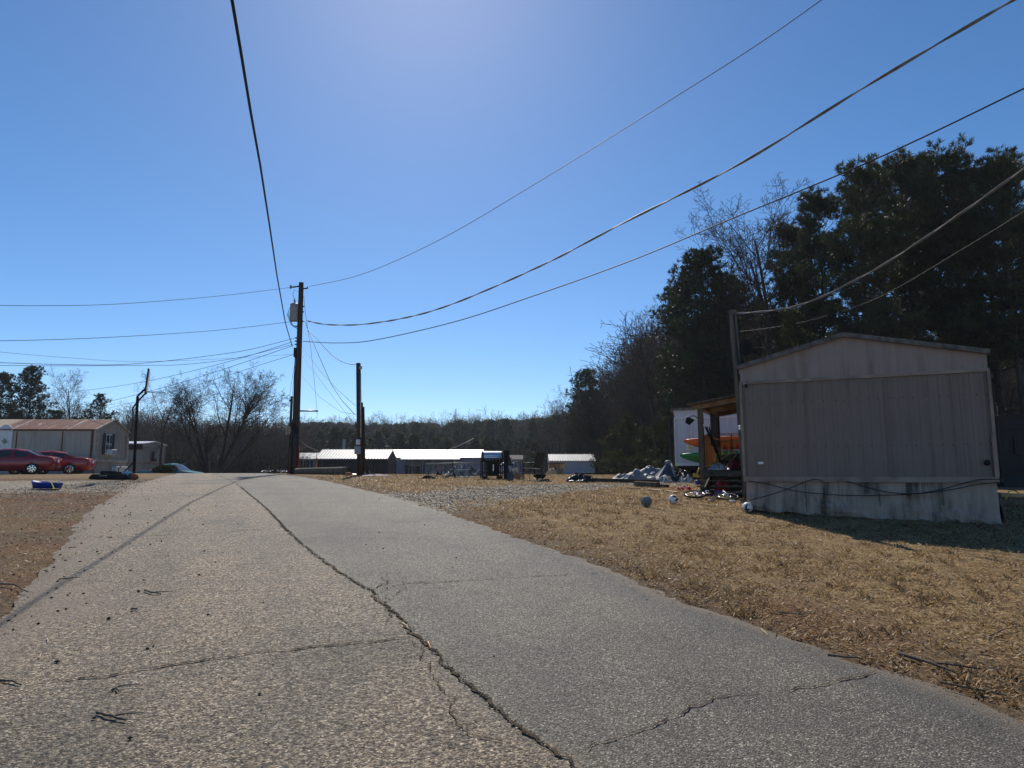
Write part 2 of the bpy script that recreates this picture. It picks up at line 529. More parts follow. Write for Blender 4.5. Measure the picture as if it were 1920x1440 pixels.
# ground material
gm, N, L = nodes('ground_mat')
B = N['Principled BSDF']; B.inputs['Roughness'].default_value = .95; B.inputs['Specular IOR Level'].default_value = .15
tc = N.new('ShaderNodeTexCoord'); vec = tc.outputs['Object']
n_big = noise(N, L, vec, .55, 5); n_mid = noise(N, L, vec, 3.0, 6); n_fine = noise(N, L, vec, 26, 5, .7); n_vf = noise(N, L, vec, 95, 3, .7)
lawn = ramp(N, L, n_fine, [(.34, (.13, .085, .042)), (.5, (.30, .205, .095)), (.68, (.50, .36, .18))])
lawn_b = ramp(N, L, n_fine, [(.34, (.08, .048, .024)), (.5, (.19, .115, .052)), (.68, (.33, .215, .10))])
lawn = mixc(N, L, mapr(N, L, n_mid, .42, .62), lawn, lawn_b)
lawn = mixc(N, L, mapr(N, L, n_big, .55, .66), lawn, ramp(N, L, n_fine, [(.36, (.09, .055, .030)), (.52, (.22, .14, .072)), (.68, (.40, .28, .16))]))
red = ramp(N, L, n_fine, [(.3, (.075, .04, .022)), (.55, (.17, .085, .042)), (.75, (.26, .14, .075))])
dirt = ramp(N, L, n_fine, [(.34, (.045, .032, .022)), (.52, (.12, .085, .055)), (.7, (.25, .185, .12))])
dirt = mixc(N, L, mapr(N, L, n_big, .48, .62), dirt, red)
vor = N.new('ShaderNodeTexVoronoi'); vor.inputs['Scale'].default_value = 28; L.new(vec, vor.inputs['Vector'])
hsv = N.new('ShaderNodeSeparateColor'); L.new(vor.outputs['Color'], hsv.inputs[0])
grav = ramp(N, L, hsv.outputs[0], [(0, (.10, .08, .06)), (.45, (.25, .21, .16)), (.8, (.40, .345, .27)), (1, (.56, .49, .40))])
def attr(nm):
    a = N.new('ShaderNodeAttribute'); a.attribute_name = nm; return a.outputs['Fac']
c = mixc(N, L, attr('dirt'), lawn, dirt)
gf = N.new('ShaderNodeMath'); gf.operation = 'ADD'; L.new(attr('gravel'), gf.inputs[0])
L.new(mapr(N, L, n_mid, .3, .7, -.28, .28), gf.inputs[1])
c = mixc(N, L, mapr(N, L, gf.outputs[0], .3, .7), c, grav)
green = ramp(N, L, n_fine, [(.3, (.05, .05, .015)), (.7, (.17, .16, .05))])
c = mixc(N, L, attr('green'), c, green)
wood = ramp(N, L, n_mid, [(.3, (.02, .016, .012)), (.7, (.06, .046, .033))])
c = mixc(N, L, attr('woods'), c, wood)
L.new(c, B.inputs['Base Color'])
ad = N.new('ShaderNodeMath'); ad.operation = 'MULTIPLY_ADD'; L.new(n_vf, ad.inputs[0]); ad.inputs[1].default_value = .5; L.new(n_fine, ad.inputs[2])
bp = N.new('ShaderNodeBump'); bp.inputs['Strength'].default_value = .9; bp.inputs['Distance'].default_value = .03
L.new(ad.outputs[0], bp.inputs['Height']); L.new(bp.outputs['Normal'], B.inputs['Normal'])
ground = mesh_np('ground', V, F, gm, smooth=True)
tag(ground, kind='structure')
def add_attr(o, nm, val):
    a = o.data.attributes.new(nm, 'FLOAT', 'POINT'); a.data.foreach_set('value', np.ascontiguousarray(val, dtype=np.float32).ravel())
n3 = fbm(GXX * .35, GYY * .35, 41)
add_attr(ground, 'gravel', gravel_mask(GXX, GYY))
dirtm = sstep(.6, -.2, GXX - road_l(GYY)) * 1.0
dist_r = GXX - road_r(GYY)
dirtm = np.maximum(np.where(GXX < road_l(GYY) + .3, 1, 0) * np.clip(.85 + .5 * n3, 0, 1), (1 - sstep(.1, 1.6, dist_r + .8 * n3)) * (dist_r > -1) * .75)
dirtm = np.where((GYY > 26) & (GXX < road_l(GYY)), .25, dirtm)
add_attr(ground, 'dirt', dirtm)
add_attr(ground, 'green', sstep(24, 40, GYY) * sstep(2, 8, GXX) * (.65 + .35 * n3) * (1 - sstep(75, 95, GYY)))
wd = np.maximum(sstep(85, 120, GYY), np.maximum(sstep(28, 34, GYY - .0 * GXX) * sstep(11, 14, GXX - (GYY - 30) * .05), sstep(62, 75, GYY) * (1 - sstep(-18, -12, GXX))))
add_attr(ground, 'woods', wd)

# road sheet
rows = np.concatenate([np.arange(-6, 30, .12), np.arange(30, 75, .4)])
ts = np.linspace(0, 1, 61)
RYY = np.repeat(rows[:, None], len(ts), 1)
lx = road_l(rows)[:, None]; rx = road_r(rows)[:, None]
RXX = lx + (rx - lx) * ts[None, :]
edge = np.minimum(ts, 1 - ts)[None, :] * (rx - lx)
RZZ = H(RXX, RYY) + .004 * vnoise(RXX * .9, RYY * .9, 51) - .03 * (1 - sstep(0, .25, edge)) + .012
RV = np.stack([RXX.ravel(), RYY.ravel(), RZZ.ravel()], 1)
ny2, nx2 = RXX.shape
ii = np.arange((ny2 - 1) * (nx2 - 1)); r_, c_ = ii // (nx2 - 1), ii % (nx2 - 1)
RF = np.stack([r_ * nx2 + c_, r_ * nx2 + c_ + 1, (r_ + 1) * nx2 + c_ + 1, (r_ + 1) * nx2 + c_], 1)
CRACK_PX = [(395, 889), (440, 906), (470, 930), (500, 955), (540, 998), (580, 1035), (620, 1065), (660, 1092), (700, 1115), (735, 1150), (770, 1185), (800, 1215), (830, 1245), (870, 1282), (900, 1312), (940, 1345), (980, 1375), (1020, 1405), (1062, 1436), (1090, 1460)]
SEAM = line_pts(CRACK_PX)
seam_x = lambda y: np.interp(y, [p.y for p in SEAM][::-1], [p.x for p in SEAM][::-1])

am, N, L = nodes('asphalt')
B = N['Principled BSDF']; B.inputs['Specular IOR Level'].default_value = .3
tc = N.new('ShaderNodeTexCoord'); vec = tc.outputs['Object']
def attr(nm):
    a = N.new('ShaderNodeAttribute'); a.attribute_name = nm; return a.outputs['Fac']
v1 = N.new('ShaderNodeTexVoronoi'); v1.inputs['Scale'].default_value = 95; L.new(vec, v1.inputs['Vector'])
v2 = N.new('ShaderNodeTexVoronoi'); v2.inputs['Scale'].default_value = 125; L.new(vec, v2.inputs['Vector'])
s1 = N.new('ShaderNodeSeparateColor'); L.new(v1.outputs['Color'], s1.inputs[0])
s2 = N.new('ShaderNodeSeparateColor'); L.new(v2.outputs['Color'], s2.inputs[0])
n_big = noise(N, L, vec, .45, 5); n_mid = noise(N, L, vec, 2.2, 6); n_pit = noise(N, L, vec, 30, 5, .7)
fresh = ramp(N, L, s2.outputs[0], [(0, (.036, .031, .024)), (.40, (.092, .081, .064)), (.78, (.17, .15, .118)), (.93, (.28, .248, .195)), (1, (.60, .54, .43))])
worn = ramp(N, L, s1.outputs[0], [(0, (.050, .036, .023)), (.30, (.145, .112, .074)), (.70, (.31, .245, .165)), (.90, (.48, .39, .275)), (1, (.75, .63, .46))])
pits = mapr(N, L, n_pit, .40, .55, .10, 1.12)
pc = N.new('ShaderNodeCombineColor')
for i in range(3): L.new(pits, pc.inputs[i])
worn = mixc(N, L, .8, worn, pc.outputs[0], 'MULTIPLY')
c = mixc(N, L, attr('worn'), fresh, worn)
blot = ramp(N, L, n_mid, [(.3, (.62, .62, .62)), (.52, (1, 1, 1)), (.72, (1.0, .95, .88))])
c = mixc(N, L, .6, c, blot, 'MULTIPLY')
blot2 = ramp(N, L, n_big, [(.34, (.55, .55, .56)), (.45, (.86, .86, .86)), (.55, (.95, .94, .92)), (.66, (1.12, 1.07, 1.0))])
c = mixc(N, L, .9, c, blot2, 'MULTIPLY')
tr_ = N.new('ShaderNodeMath'); tr_.operation = 'MULTIPLY'; L.new(attr('track'), tr_.inputs[0]); tr_.inputs[1].default_value = .30
c = mixc(N, L, tr_.outputs[0], c, (.055, .051, .045))
drk = mixc(N, L, attr('dark_edge'), c, (.055, .053, .05))
dst = mixc(N, L, attr('dust'), drk, ramp(N, L, n_pit, [(.3, (.12, .09, .06)), (.7, (.30, .235, .165))]))
L.new(dst, B.inputs['Base Color'])
L.new(mapr(N, L, s1.outputs[1], 0, 1, .62, .95), B.inputs['Roughness'])
hgt = N.new('ShaderNodeMath'); hgt.operation = 'MULTIPLY_ADD'; L.new(n_pit, hgt.inputs[0]); L.new(mapr(N, L, attr('worn'), 0, 1, .25, 2.6), hgt.inputs[1])
inv = N.new('ShaderNodeMath'); inv.operation = 'MULTIPLY'; L.new(v1.outputs['Distance'], inv.inputs[0]); inv.inputs[1].default_value = -.9
L.new(inv.outputs[0], hgt.inputs[2])
bp = N.new('ShaderNodeBump'); bp.inputs['Strength'].default_value = .6; bp.inputs['Distance'].default_value = .011
L.new(hgt.outputs[0], bp.inputs['Height']); L.new(bp.outputs['Normal'], B.inputs['Normal'])
road = mesh_np('road', RV, RF, am, smooth=True)
tag(road, kind='structure')
sx = seam_x(RYY)
add_attr(road, 'worn', sstep(.12, -.12, RXX - sx + .1 * vnoise(RXX * 4, RYY * 4, 3)))
er = (1 - ts)[None, :] * (rx - lx); el = ts[None, :] * (rx - lx)
nn = fbm(RXX * 1.1, RYY * 1.1, 63)
spot = np.exp(-(((RXX - G(1485, 1362).x) / .16) ** 2 + ((RYY - G(1485, 1362).y) / .07) ** 2)) * .55
add_attr(road, 'dark_edge', np.clip((1 - sstep(.1, .95, er + .35 * nn)) * .50 * sstep(2, 5, RYY) * (1 - sstep(11, 15, RYY)) + spot, 0, 1))
wt = sum(np.exp(-((RXX - (lx + (rx - lx) * f_) - .15 * vnoise(RYY * .3, RYY * 0, 5)) / .28) ** 2) for f_ in (.22, .40, .62, .80))
add_attr(road, 'track', np.clip(wt * (.6 + .6 * fbm(RXX * .8, RYY * .25, 67)), 0, 1))
add_attr(road, 'dust', np.clip((1 - sstep(.05, 1.3, el + .9 * nn)) * .75 * (RYY < 30) + (1 - sstep(0, .25, er + .2 * nn)) * .5, 0, 1))

# cracks: ragged grooves filled with dirt, laid as thin strips in the road
crack_m = mat('crack_fill', (.020, .016, .012), .95, bump=.6, bscale=120, scale=26, col2=(.10, .072, .045), lo=.5, hi=.62, spec=.1)
def crack(pts, width, name='crack', seed=0, jit=.03):
    pts = [Vector((p.x, p.y, 0)) for p in pts]
    out = []
    for a, b in zip(pts[:-1], pts[1:]):
        n = max(2, int((b - a).length / .018))
        out += [a.lerp(b, i / n) for i in range(n)]
    out.append(pts[-1])
    m = len(out)
    s = np.arange(m) * .018
    off = jit * fbm(s * 3, s * 0, seed) * 1.3 + jit * .6 * vnoise(s * 14, s * 0 + 3, seed) + jit * .28 * vnoise(s * 37, s * 0 + 5, seed)
    wd = width * np.clip(.12 + 1.1 * np.abs(fbm(s * 5, s * 0 + 9, seed + 4)) + .75 * np.abs(vnoise(s * 31, s * 0, seed + 6)) * (vnoise(s * 2.2, s * 0 + 1, seed) > -.45), .08, 2)
    fade = np.minimum(1, np.minimum(np.arange(m), np.arange(m)[::-1]) / 12 + .05)
    wd = wd * fade
    mb = MB(); vs = []; fs = []
    for i, p in enumerate(out):
        d = (out[min(i + 1, m - 1)] - out[max(i - 1, 0)]); d.normalize()
        nrm = Vector((-d.y, d.x, 0))
        q = p + nrm * float(off[i])
        for sgn in (-1, 1):
            w = q + nrm * float(wd[i] * sgn * .5)
            vs.append((w.x, w.y, h(w.x, w.y) + .0205 + .004 * float(vnoise(w.x * .9, w.y * .9, 51))))
    for i in range(m - 1):
        fs.append((2 * i + 1, 2 * i, 2 * i + 2, 2 * i + 3))
    mb.add(vs, fs)
    return mb.build(name, crack_m, road)
crack(SEAM[3:], .030, seed=3, jit=.032)
crack(SEAM[:5], .022, seed=5, jit=.02)
crack([G(*p) for p in [(700, 1112), (760, 1097), (900, 1090), (1060, 1081), (1150, 1076)]], .018, seed=7)
crack([G(*p) for p in [(40, 1290), (190, 1275), (270, 1262), (370, 1243), (470, 1230), (620, 1215), (780, 1199)]], .023, seed=9)
crack([G(*p) for p in [(1080, 1420), (1180, 1385), (1280, 1340), (1380, 1305), (1470, 1302), (1560, 1288), (1650, 1258)]], .019, seed=13)
crack([G(*p) for p in [(530, 991), (440, 998), (330, 1004), (250, 1009), (150, 1009)]], .024, seed=15)
crack([G(*p) for p in [(690, 1112), (720, 1095), (750, 1090), (760, 1105), (735, 1125)]], .012, seed=17)
crack([G(*p) for p in [(765, 1190), (800, 1245), (822, 1290), (860, 1345), (905, 1390), (985, 1412)]], .010, seed=19, jit=.05)
crack([G(*p) for p in [(520, 975), (640, 970), (760, 965)]], .010, seed=23)
crack([G(*p) for p in [(720, 1075), (735, 1130), (715, 1180)]], .010, seed=29, jit=.05)
crack([G(*p) for p in [(300, 1075), (420, 1065), (520, 1055)]], .009, seed=31, jit=.05)

# ------------------------------------------------------------------ litter, gravel, grass (uncountable)
def flakes(xy, size, aspect, lift, tilt, curl=0.0):
    """small quads lying about at random; returns V,F"""
    n = len(xy)
    a = rng.uniform(0, 2 * np.pi, n); s = size * rng.uniform(.5, 1.5, n)
    l = np.stack([np.cos(a), np.sin(a), rng.normal(0, tilt, n)], 1); l /= np.linalg.norm(l, axis=1)[:, None]
    w = np.stack([-np.sin(a), np.cos(a), rng.normal(0, tilt, n)], 1); w /= np.linalg.norm(w, axis=1)[:, None]
    z = ground_z(xy[:, 0], xy[:, 1]) + lift + .25 * s * tilt
    c = np.stack([xy[:, 0], xy[:, 1], z], 1)
    l *= s[:, None] * .5; w *= (s * aspect)[:, None] * .5
    Vv = np.stack([c - l, c - w * 1.0, c + l, c + w], 1)
    if curl: Vv[:, 0, 2] += curl * s; Vv[:, 2, 2] += curl * s
    return Vv.reshape(-1, 3), np.arange(4 * n).reshape(-1, 4)
def blades(xy, length, width, lean):
    n = len(xy)
    a = rng.uniform(0, 2 * np.pi, n); s = length * rng.uniform(.4, 1.4, n)
    ln = np.clip(rng.normal(lean, .25, n), .1, 1.45)
    d = np.stack([np.cos(a) * np.sin(ln), np.sin(a) * np.sin(ln), np.cos(ln)], 1)
    w = np.stack([-np.sin(a), np.cos(a), np.zeros(n)], 1) * (width * rng.uniform(.6, 1.4, n))[:, None]
    c = np.stack([xy[:, 0], xy[:, 1], ground_z(xy[:, 0], xy[:, 1]) - .004], 1)
    mid = c + d * (s * .55)[:, None] + np.array([0, 0, .004])
    tip = c + d * s[:, None] - np.stack([0 * s, 0 * s, s * .12], 1)
    Vv = np.stack([c - w, c + w, mid + w * .8, tip, mid - w * .8], 1)
    return Vv.reshape(-1, 3), np.arange(5 * n).reshape(-1, 5)
def scatter(n, x0, x1, y0, y1, keep, near=None):
    """near: density falls with depth as (near/y)^p"""
    x = rng.uniform(x0, x1, n); y = rng.uniform(y0, y1, n)
    p = keep(x, y)
    if near: p = p * np.clip((near / np.maximum(y, .1)) ** 1.5, 0, 1)
    k = rng.uniform(0, 1, n) < p
    return np.stack([x[k], y[k]], 1)
# dry lawn grass
M['straw'] = island_mat('straw', [(.11, .062, .030), (.27, .175, .082), (.46, .32, .165), (.72, .56, .36)], .5, .35, .45)
lawn_keep = lambda x, y: (x > road_r(y) + .05) * (1 - .9 * gravel_mask(x, y)) * (.38 + .62 * sstep(-.22, .28, fbm(x * 1.0, y * 1.0, 71))) * (.5 + .5 * sstep(-.3, .2, fbm(x * 4.5, y * 4.5, 73)))
xy = scatter(520000, -4, 11, 2.8, 22, lawn_keep, 5.5)
Vv, Ff = blades(xy, .055, .0028, 1.12)
xy1b = scatter(40000, -4, 4, 2.8, 16, lambda x, y: np.exp(-np.abs(x - road_r(y)) / .07) * (fbm(x * 2, y * 2, 75) > -.1), 5.5)
Vb, Fb = blades(xy1b, .05, .0026, .9)
Ff = np.concatenate([Ff, Fb + len(Vv)]); Vv = np.concatenate([Vv, Vb])
tx = scatter(2600, -4, 11, 2.8, 18, lambda x, y: (x > road_r(y) + .02) * (1 - gravel_mask(x, y)) * (.25 + (fbm(x * .7, y * .7, 79) > 0)), 6)
tt = np.repeat(tx, 26, 0) + rng.normal(0, .035, (len(tx) * 26, 2))
Vb, Fb = blades(tt, .085, .0026, .75)
Ff = np.concatenate([Ff, Fb + len(Vv)]); Vv = np.concatenate([Vv, Vb])
xy2 = scatter(90000, -8, 12, 14, 45, lambda x, y: (x > road_r(y) + .1) * (1 - .9 * gravel_mask(x, y)))
V2, F2 = blades(xy2, .075, .007, .9)
xy3 = scatter(30000, -13, 0, 4, 30, lambda x, y: (x < road_l(y) - .1) * .6)
V3, F3 = blades(xy3, .06, .004, 1.1)
o = mesh_np('grass', np.concatenate([Vv, V2, V3]), np.concatenate([Ff, F2 + len(Vv), F3 + len(Vv) + len(V2)]), M['straw'])
tag(o, kind='stuff', label='short dry straw coloured winter grass over the lawn', cat='grass')
# fallen leaves
M['leaf'] = island_mat('leaf', [(.055, .030, .016), (.16, .095, .048), (.32, .21, .12), (.62, .48, .32)], .6, .25, .3)
lk = lambda x, y: np.where(x > road_r(y), np.exp(-np.clip(x - road_r(y), 0, 20) / 1.6) + .25 + .45 * (fbm(x * .8, y * .8, 81) > .0), np.where(x < road_l(y) + .1, .8, .35 * np.exp(-np.abs(x - road_r(y)) / .16) + .25 * np.exp(-np.abs(x - road_l(y)) / .4))) * (y > 2.6)
xy = scatter(80000, -14, 10, 2.8, 24, lk, 7)
Vv, Ff = flakes(xy, .030, .45, .012, .40, .12)
M_xy = scatter(2600, -8, 5, 2.8, 22, lambda x, y: in_road(x, y) * (.03 + .8 * np.exp(-np.abs(x - seam_x(y)) / .06) + .25 * np.exp(-np.abs(x - road_l(y)) / .5)))
V2, F2 = flakes(M_xy, .03, .4, .02, .25, .1)
o = mesh_np('leaves', np.concatenate([Vv, V2]), np.concatenate([Ff, F2 + len(Vv)]), M['leaf'])
tag(o, kind='stuff', label='dead brown leaves scattered over lawn and road edges', cat='leaves')
# dark clods and seed balls along the left of the road
def pebbles(xy, size, lift=.0, squash=.7):
    n = len(xy); s = size * rng.uniform(.45, 1.5, n)
    base = np.array([(1, 0, 0), (0, 1, 0), (-1, 0, 0), (0, -1, 0), (0, 0, 1), (0, 0, -1)], float)
    fc = np.array([(0, 1, 4), (1, 2, 4), (2, 3, 4), (3, 0, 4), (1, 0, 5), (2, 1, 5), (3, 2, 5), (0, 3, 5)])
    a = rng.uniform(0, 6.28, n)
    Rm = np.zeros((n, 3, 3)); Rm[:, 0, 0] = np.cos(a); Rm[:, 0, 1] = -np.sin(a); Rm[:, 1, 0] = np.sin(a); Rm[:, 1, 1] = np.cos(a); Rm[:, 2, 2] = 1
    jit = 1 + rng.uniform(-.35, .35, (n, 6, 3))
    vv = np.einsum('nij,nkj->nki', Rm, base[None] * jit) * s[:, None, None] * np.array([1, .8, squash])
    vv += np.stack([xy[:, 0], xy[:, 1], ground_z(xy[:, 0], xy[:, 1]) + lift + s * squash * .4], 1)[:, None, :]
    return vv.reshape(-1, 3), (np.arange(n)[:, None, None] * 6 + fc[None]).reshape(-1, 3)
M['clod'] = island_mat('clod', [(.02, .015, .011), (.045, .033, .023), (.08, .06, .042)], .9)
xy = scatter(7000, -13, -1, 3, 24, lambda x, y: np.exp(-np.abs(x - road_l(y)) / .55) * (x > road_l(y) - 1.8) * (.15 + .85 * (fbm(x * 1.5, y * 1.5, 85) > .05)))
xy = np.concatenate([xy, scatter(1500, -9, 3, 3, 22, lambda x, y: in_road(x, y, -.1) * (.025 + .5 * np.exp(-np.abs(x - road_l(y)) / 1.2)))])
crumb_y = rng.uniform(2.6, 20, 2600); crumb = np.stack([seam_x(crumb_y) + rng.normal(0, .016, 2600), crumb_y], 1)
Vv, Ff = pebbles(xy, .014, .0)
V2, F2 = pebbles(crumb, .0045, .006)
Vv, Ff = np.concatenate([Vv, V2]), np.concatenate([Ff, F2 + len(Vv)])
o = mesh_np('debris', Vv, Ff, M['clod']); tag(o, kind='stuff', label='dark clods and seed balls along the road side', cat='debris')
M['gravel'] = island_mat('gravel', [(.10, .082, .062), (.26, .222, .172), (.41, .36, .29), (.62, .55, .45)], .85)
xy = scatter(52000, -14, 9, 10, 26, lambda x, y: gravel_mask(x, y) ** 1.5 * (~in_road(x, y, .1)))
Vv, Ff = pebbles(xy, .017)
o = mesh_np('gravel', Vv, Ff, M['gravel']); tag(o, kind='stuff', label='loose grey gravel over the driveway and road shoulder', cat='gravel')

M['stick_bark'] = mat('stick_bark', (.10, .078, .060), .9, var=.55, scale=14, bump=.4, bscale=60)
# sticks and fallen branches on road and lawn
def stick(px, rad, label, fork=True, m='stick_bark', name='stick'):
    rad *= .8
    pts = [G(*p) for p in px]
    o = pts[0].copy()
    mb = MB()
    q = []
    for i, p in enumerate(pts):
        q.append(p - o + Vector((0, 0, rad + .012 + .004 * (i % 2))))
    fine = []
    for a, b in zip(q[:-1], q[1:]):
        for k in range(3):
            t = k / 3
            fine.append(a.lerp(b, t) + Vector((random.uniform(-1, 1), random.uniform(-1, 1), random.uniform(0, .6))) * rad * .7)
    fine.append(q[-1])
    n = len(fine)
    mb.tube(fine, [rad * (1.0 - .55 * i / (n - 1)) * random.uniform(.85, 1.15) for i in range(n)], 6)
    if fork and n > 4:
        d = (fine[-1] - fine[0]).normalized(); s = Vector((-d.y, d.x, .15))
        k = n // 2
        mb.tube([fine[k], fine[k] + (d * .6 + s * .5) * rad * 9, fine[k] + (d * 1.0 + s * .6) * rad * 16], [rad * .6, rad * .45, rad * .25], 5)
    ob = mb.build(name, M[m]); ob.location = o
    return tag(ob, label, 'stick')
stick([(1685, 1232), (1745, 1251), (1800, 1273)], .018, 'thick dark broken branch lying across the lawn edge beside the road')
stick([(1765, 1286), (1830, 1300), (1888, 1311)], .010, 'long thin straight stick on the road nearest the lawn edge', False)
stick([(1550, 1234), (1585, 1240), (1618, 1241)], .012, 'short dark stick lying on grey asphalt near the lawn', False)
stick([(1460, 1152), (1490, 1156), (1520, 1160)], .009, 'pale forked twig lying in the dry grass by the road edge', True, 'bark_pale')
stick([(1560, 1142), (1575, 1148), (1584, 1160)], .006, 'small bent pale twig upright among the dry lawn grass', False, 'bark_pale')
stick([(1848, 1200), (1880, 1188), (1915, 1178)], .008, 'thin bent grey twig in the lawn grass farthest from the asphalt', False)
stick([(180, 1343), (208, 1352), (236, 1358)], .010, 'forked dark twig on the worn side of the road with no leaves', True)
stick([(-6, 1098), (24, 1101), (52, 1114)], .012, 'curved dark branch end poking from leafy dirt onto the road', False)
stick([(-5, 1283), (20, 1285), (40, 1290)], .010, 'dark twig beside a dirt patch at the worn road edge', False)
stick([(210, 1300), (218, 1295), (222, 1302)], .008, 'small knotted dark twig just above the transverse road crack', True)
stick([(110, 1089), (130, 1088), (150, 1085)], .007, 'thin flat dark twig on the road beside the leafy dirt', False)
stick([(128, 1030), (136, 1030), (143, 1029)], .010, 'stubby dark stick at the ragged dirt edge of the road', False)
stick([(272, 1112), (286, 1117), (302, 1117)], .012, 'dark twig with dead leaves clinging, lying on the worn lane', True)
stick([(246, 1147), (252, 1148), (257, 1147)], .014, 'stubby dark bit of bark on the worn lane', False)
stick([(88, 1202), (89, 1206), (90, 1211)], .006, 'short pale wood chip standing out on the worn lane', False, 'new_wood', 'wood_chip')
stick([(72, 1240), (75, 1233), (77, 1229)], .006, 'pale wood chip on the worn lane beside the cable shadow', False, 'new_wood', 'wood_chip')
stick([(755, 1172), (763, 1180), (768, 1186)], .007, 'pale splinter of wood lying in the seam between the lanes', False, 'new_wood', 'wood_chip')
stick([(803, 1208), (806, 1216), (808, 1224)], .006, 'reddish splinter lying in the seam between the lanes', False, 'cedar', 'wood_chip')
stick([(1427, 1182), (1434, 1190), (1442, 1196)], .004, 'thin pale splinter lying on smooth grey asphalt', False, 'new_wood', 'wood_chip')
# ------------------------------------------------------------------ trees
def tubes_np(paths, n):
    """paths: list of (pts (k,3), radii (k,)) -> V,F with n-sided open tubes"""
    Vs = []; Fs = []; off = 0
    an = np.arange(n) * 2 * np.pi / n
    ca, sa = np.cos(an), np.sin(an)
    for p, r in paths:
        k = len(p)
        d = np.gradient(p, axis=0) if k > 2 else np.repeat((p[-1] - p[0])[None], k, 0)
        d = d / (np.linalg.norm(d, axis=1)[:, None] + 1e-9)
        ref = np.array([0.0, 0, 1]) if abs(d[0, 2]) < .85 else np.array([1.0, 0, 0])
        s = np.cross(d, ref); s /= np.linalg.norm(s, axis=1)[:, None] + 1e-9
        t = np.cross(d, s)
        v = p[:, None, :] + (s[:, None, :] * ca[None, :, None] + t[:, None, :] * sa[None, :, None]) * r[:, None, None]
        Vs.append(v.reshape(-1, 3))
        i = np.arange(k - 1)[:, None]; j = np.arange(n)[None, :]
        a = off + i * n + j; b = off + i * n + (j + 1) % n
        Fs.append(np.stack([a, b, b + n, a + n], -1).reshape(-1, 4))
        off += k * n
    return np.concatenate(Vs), np.concatenate(Fs)
def grow(g, p, d, L, r, lvl, maxl, out, P_):
    k = P_['k'][lvl]
    pts = [p]; rad = [r]
    cur = p.copy(); dd = d.copy()
    st = L / (k - 1)
    for i in range(1, k):
        dd = dd + g.normal(0, P_['wob'][lvl], 3) + np.array([0, 0, P_['up'][lvl]])
        dd /= np.linalg.norm(dd)
        cur = cur + dd * st
        pts.append(cur.copy()); rad.append(r * (1 - P_['taper'][lvl] * i / (k - 1)))
    pts = np.array(pts); rad = np.array(rad)
    out.setdefault(lvl, []).append((pts, rad))
    if lvl >= maxl: return
    nchild = max(1, int(P_['n'][lvl] * g.uniform(.75, 1.25)))
    ph = g.uniform(0, 6.28)
    for c in range(nchild):
        t = P_['t0'][lvl] + (1 - P_['t0'][lvl]) * ((c + g.uniform(.2, .8)) / nchild)
        x = t * (k - 1); i0 = min(int(x), k - 2); f = x - i0
        q = pts[i0] * (1 - f) + pts[i0 + 1] * f; rr = rad[i0] * (1 - f) + rad[i0 + 1] * f
        ax = pts[i0 + 1] - pts[i0]; ax /= np.linalg.norm(ax)
        ph += 2.4 + g.normal(0, .5)
        s = np.cross(ax, [0, 0, 1.0] if abs(ax[2]) < .9 else [1.0, 0, 0]); s /= np.linalg.norm(s)
        u = np.cross(ax, s)
        side = s * math.cos(ph) + u * math.sin(ph)
        an = R(g.uniform(*P_['ang'][lvl]))
        nd = ax * math.cos(an) + side * math.sin(an)
        l2 = L * P_['len'][lvl] * g.uniform(.7, 1.25) * (1.15 - .6 * t)
        grow(g, q, nd, l2, min(rr * P_['rr'][lvl], rr * .9), lvl + 1, maxl, out, P_)
BARE = dict(k=[8, 6, 5, 4, 3], wob=[.07, .12, .16, .2, .2], up=[.05, .10, .06, .03, .0], taper=[.75, .75, .75, .7, .6],
            n=[9, 7, 6, 5, 0], t0=[.25, .2, .2, .15, .1], ang=[(28, 55), (28, 55), (28, 60), (30, 60), (30, 60)], len=[.62, .58, .55, .5, .5], rr=[.5, .5, .5, .55, .6])
def bare_meshes(name, seed, height, trunk_r, par=BARE, maxl=4, stems=None, thick=1.0, m_trunk='bark', m_twig='twig', min_r=.004):
    g = np.random.default_rng(seed)
    out = {}
    for d0, L, r in (stems or [((0, 0, 1), height, trunk_r)]):
        d0 = np.array(d0, float); d0 /= np.linalg.norm(d0)
        grow(g, np.array([0, 0, -.15]), d0, L, r, 0, maxl, out, par)
    big = out.get(0, []) + out.get(1, [])
    Vt, Ft = tubes_np(big, 7)
    tw = []
    for l in range(2, maxl + 1): tw += [(p, np.maximum(r, min_r) * thick) for p, r in out.get(l, [])]
    Vw, Fw = tubes_np(tw, 3)
    root = bpy.data.objects.new(name, None); COL.objects.link(root)
    mesh_np('trunk', Vt, Ft, M[m_trunk], root, True)
    mesh_np('crown', Vw, Fw, M[m_twig], root)
    return root
def tufts(g, C, D, k, L, w, spread):
    """needle tufts: k slim blades round direction D at each centre C"""
    n = len(C)
    C = np.repeat(C, k, 0); D = np.repeat(D, k, 0)
    v = D + g.normal(0, spread, C.shape); v /= np.linalg.norm(v, axis=1)[:, None]
    l = (L * g.uniform(.6, 1.3, len(C)))[:, None]
    s = np.cross(v, g.normal(0, 1, C.shape)); s /= np.linalg.norm(s, axis=1)[:, None]
    ww = (w * g.uniform(.7, 1.3, len(C)))[:, None]
    base = C - v * l * .1
    Vv = np.stack([base, base + v * l * .55 + s * ww, base + v * l, base + v * l * .55 - s * ww], 1).reshape(-1, 3)
    return Vv, np.arange(4 * n * k).reshape(-1, 4)
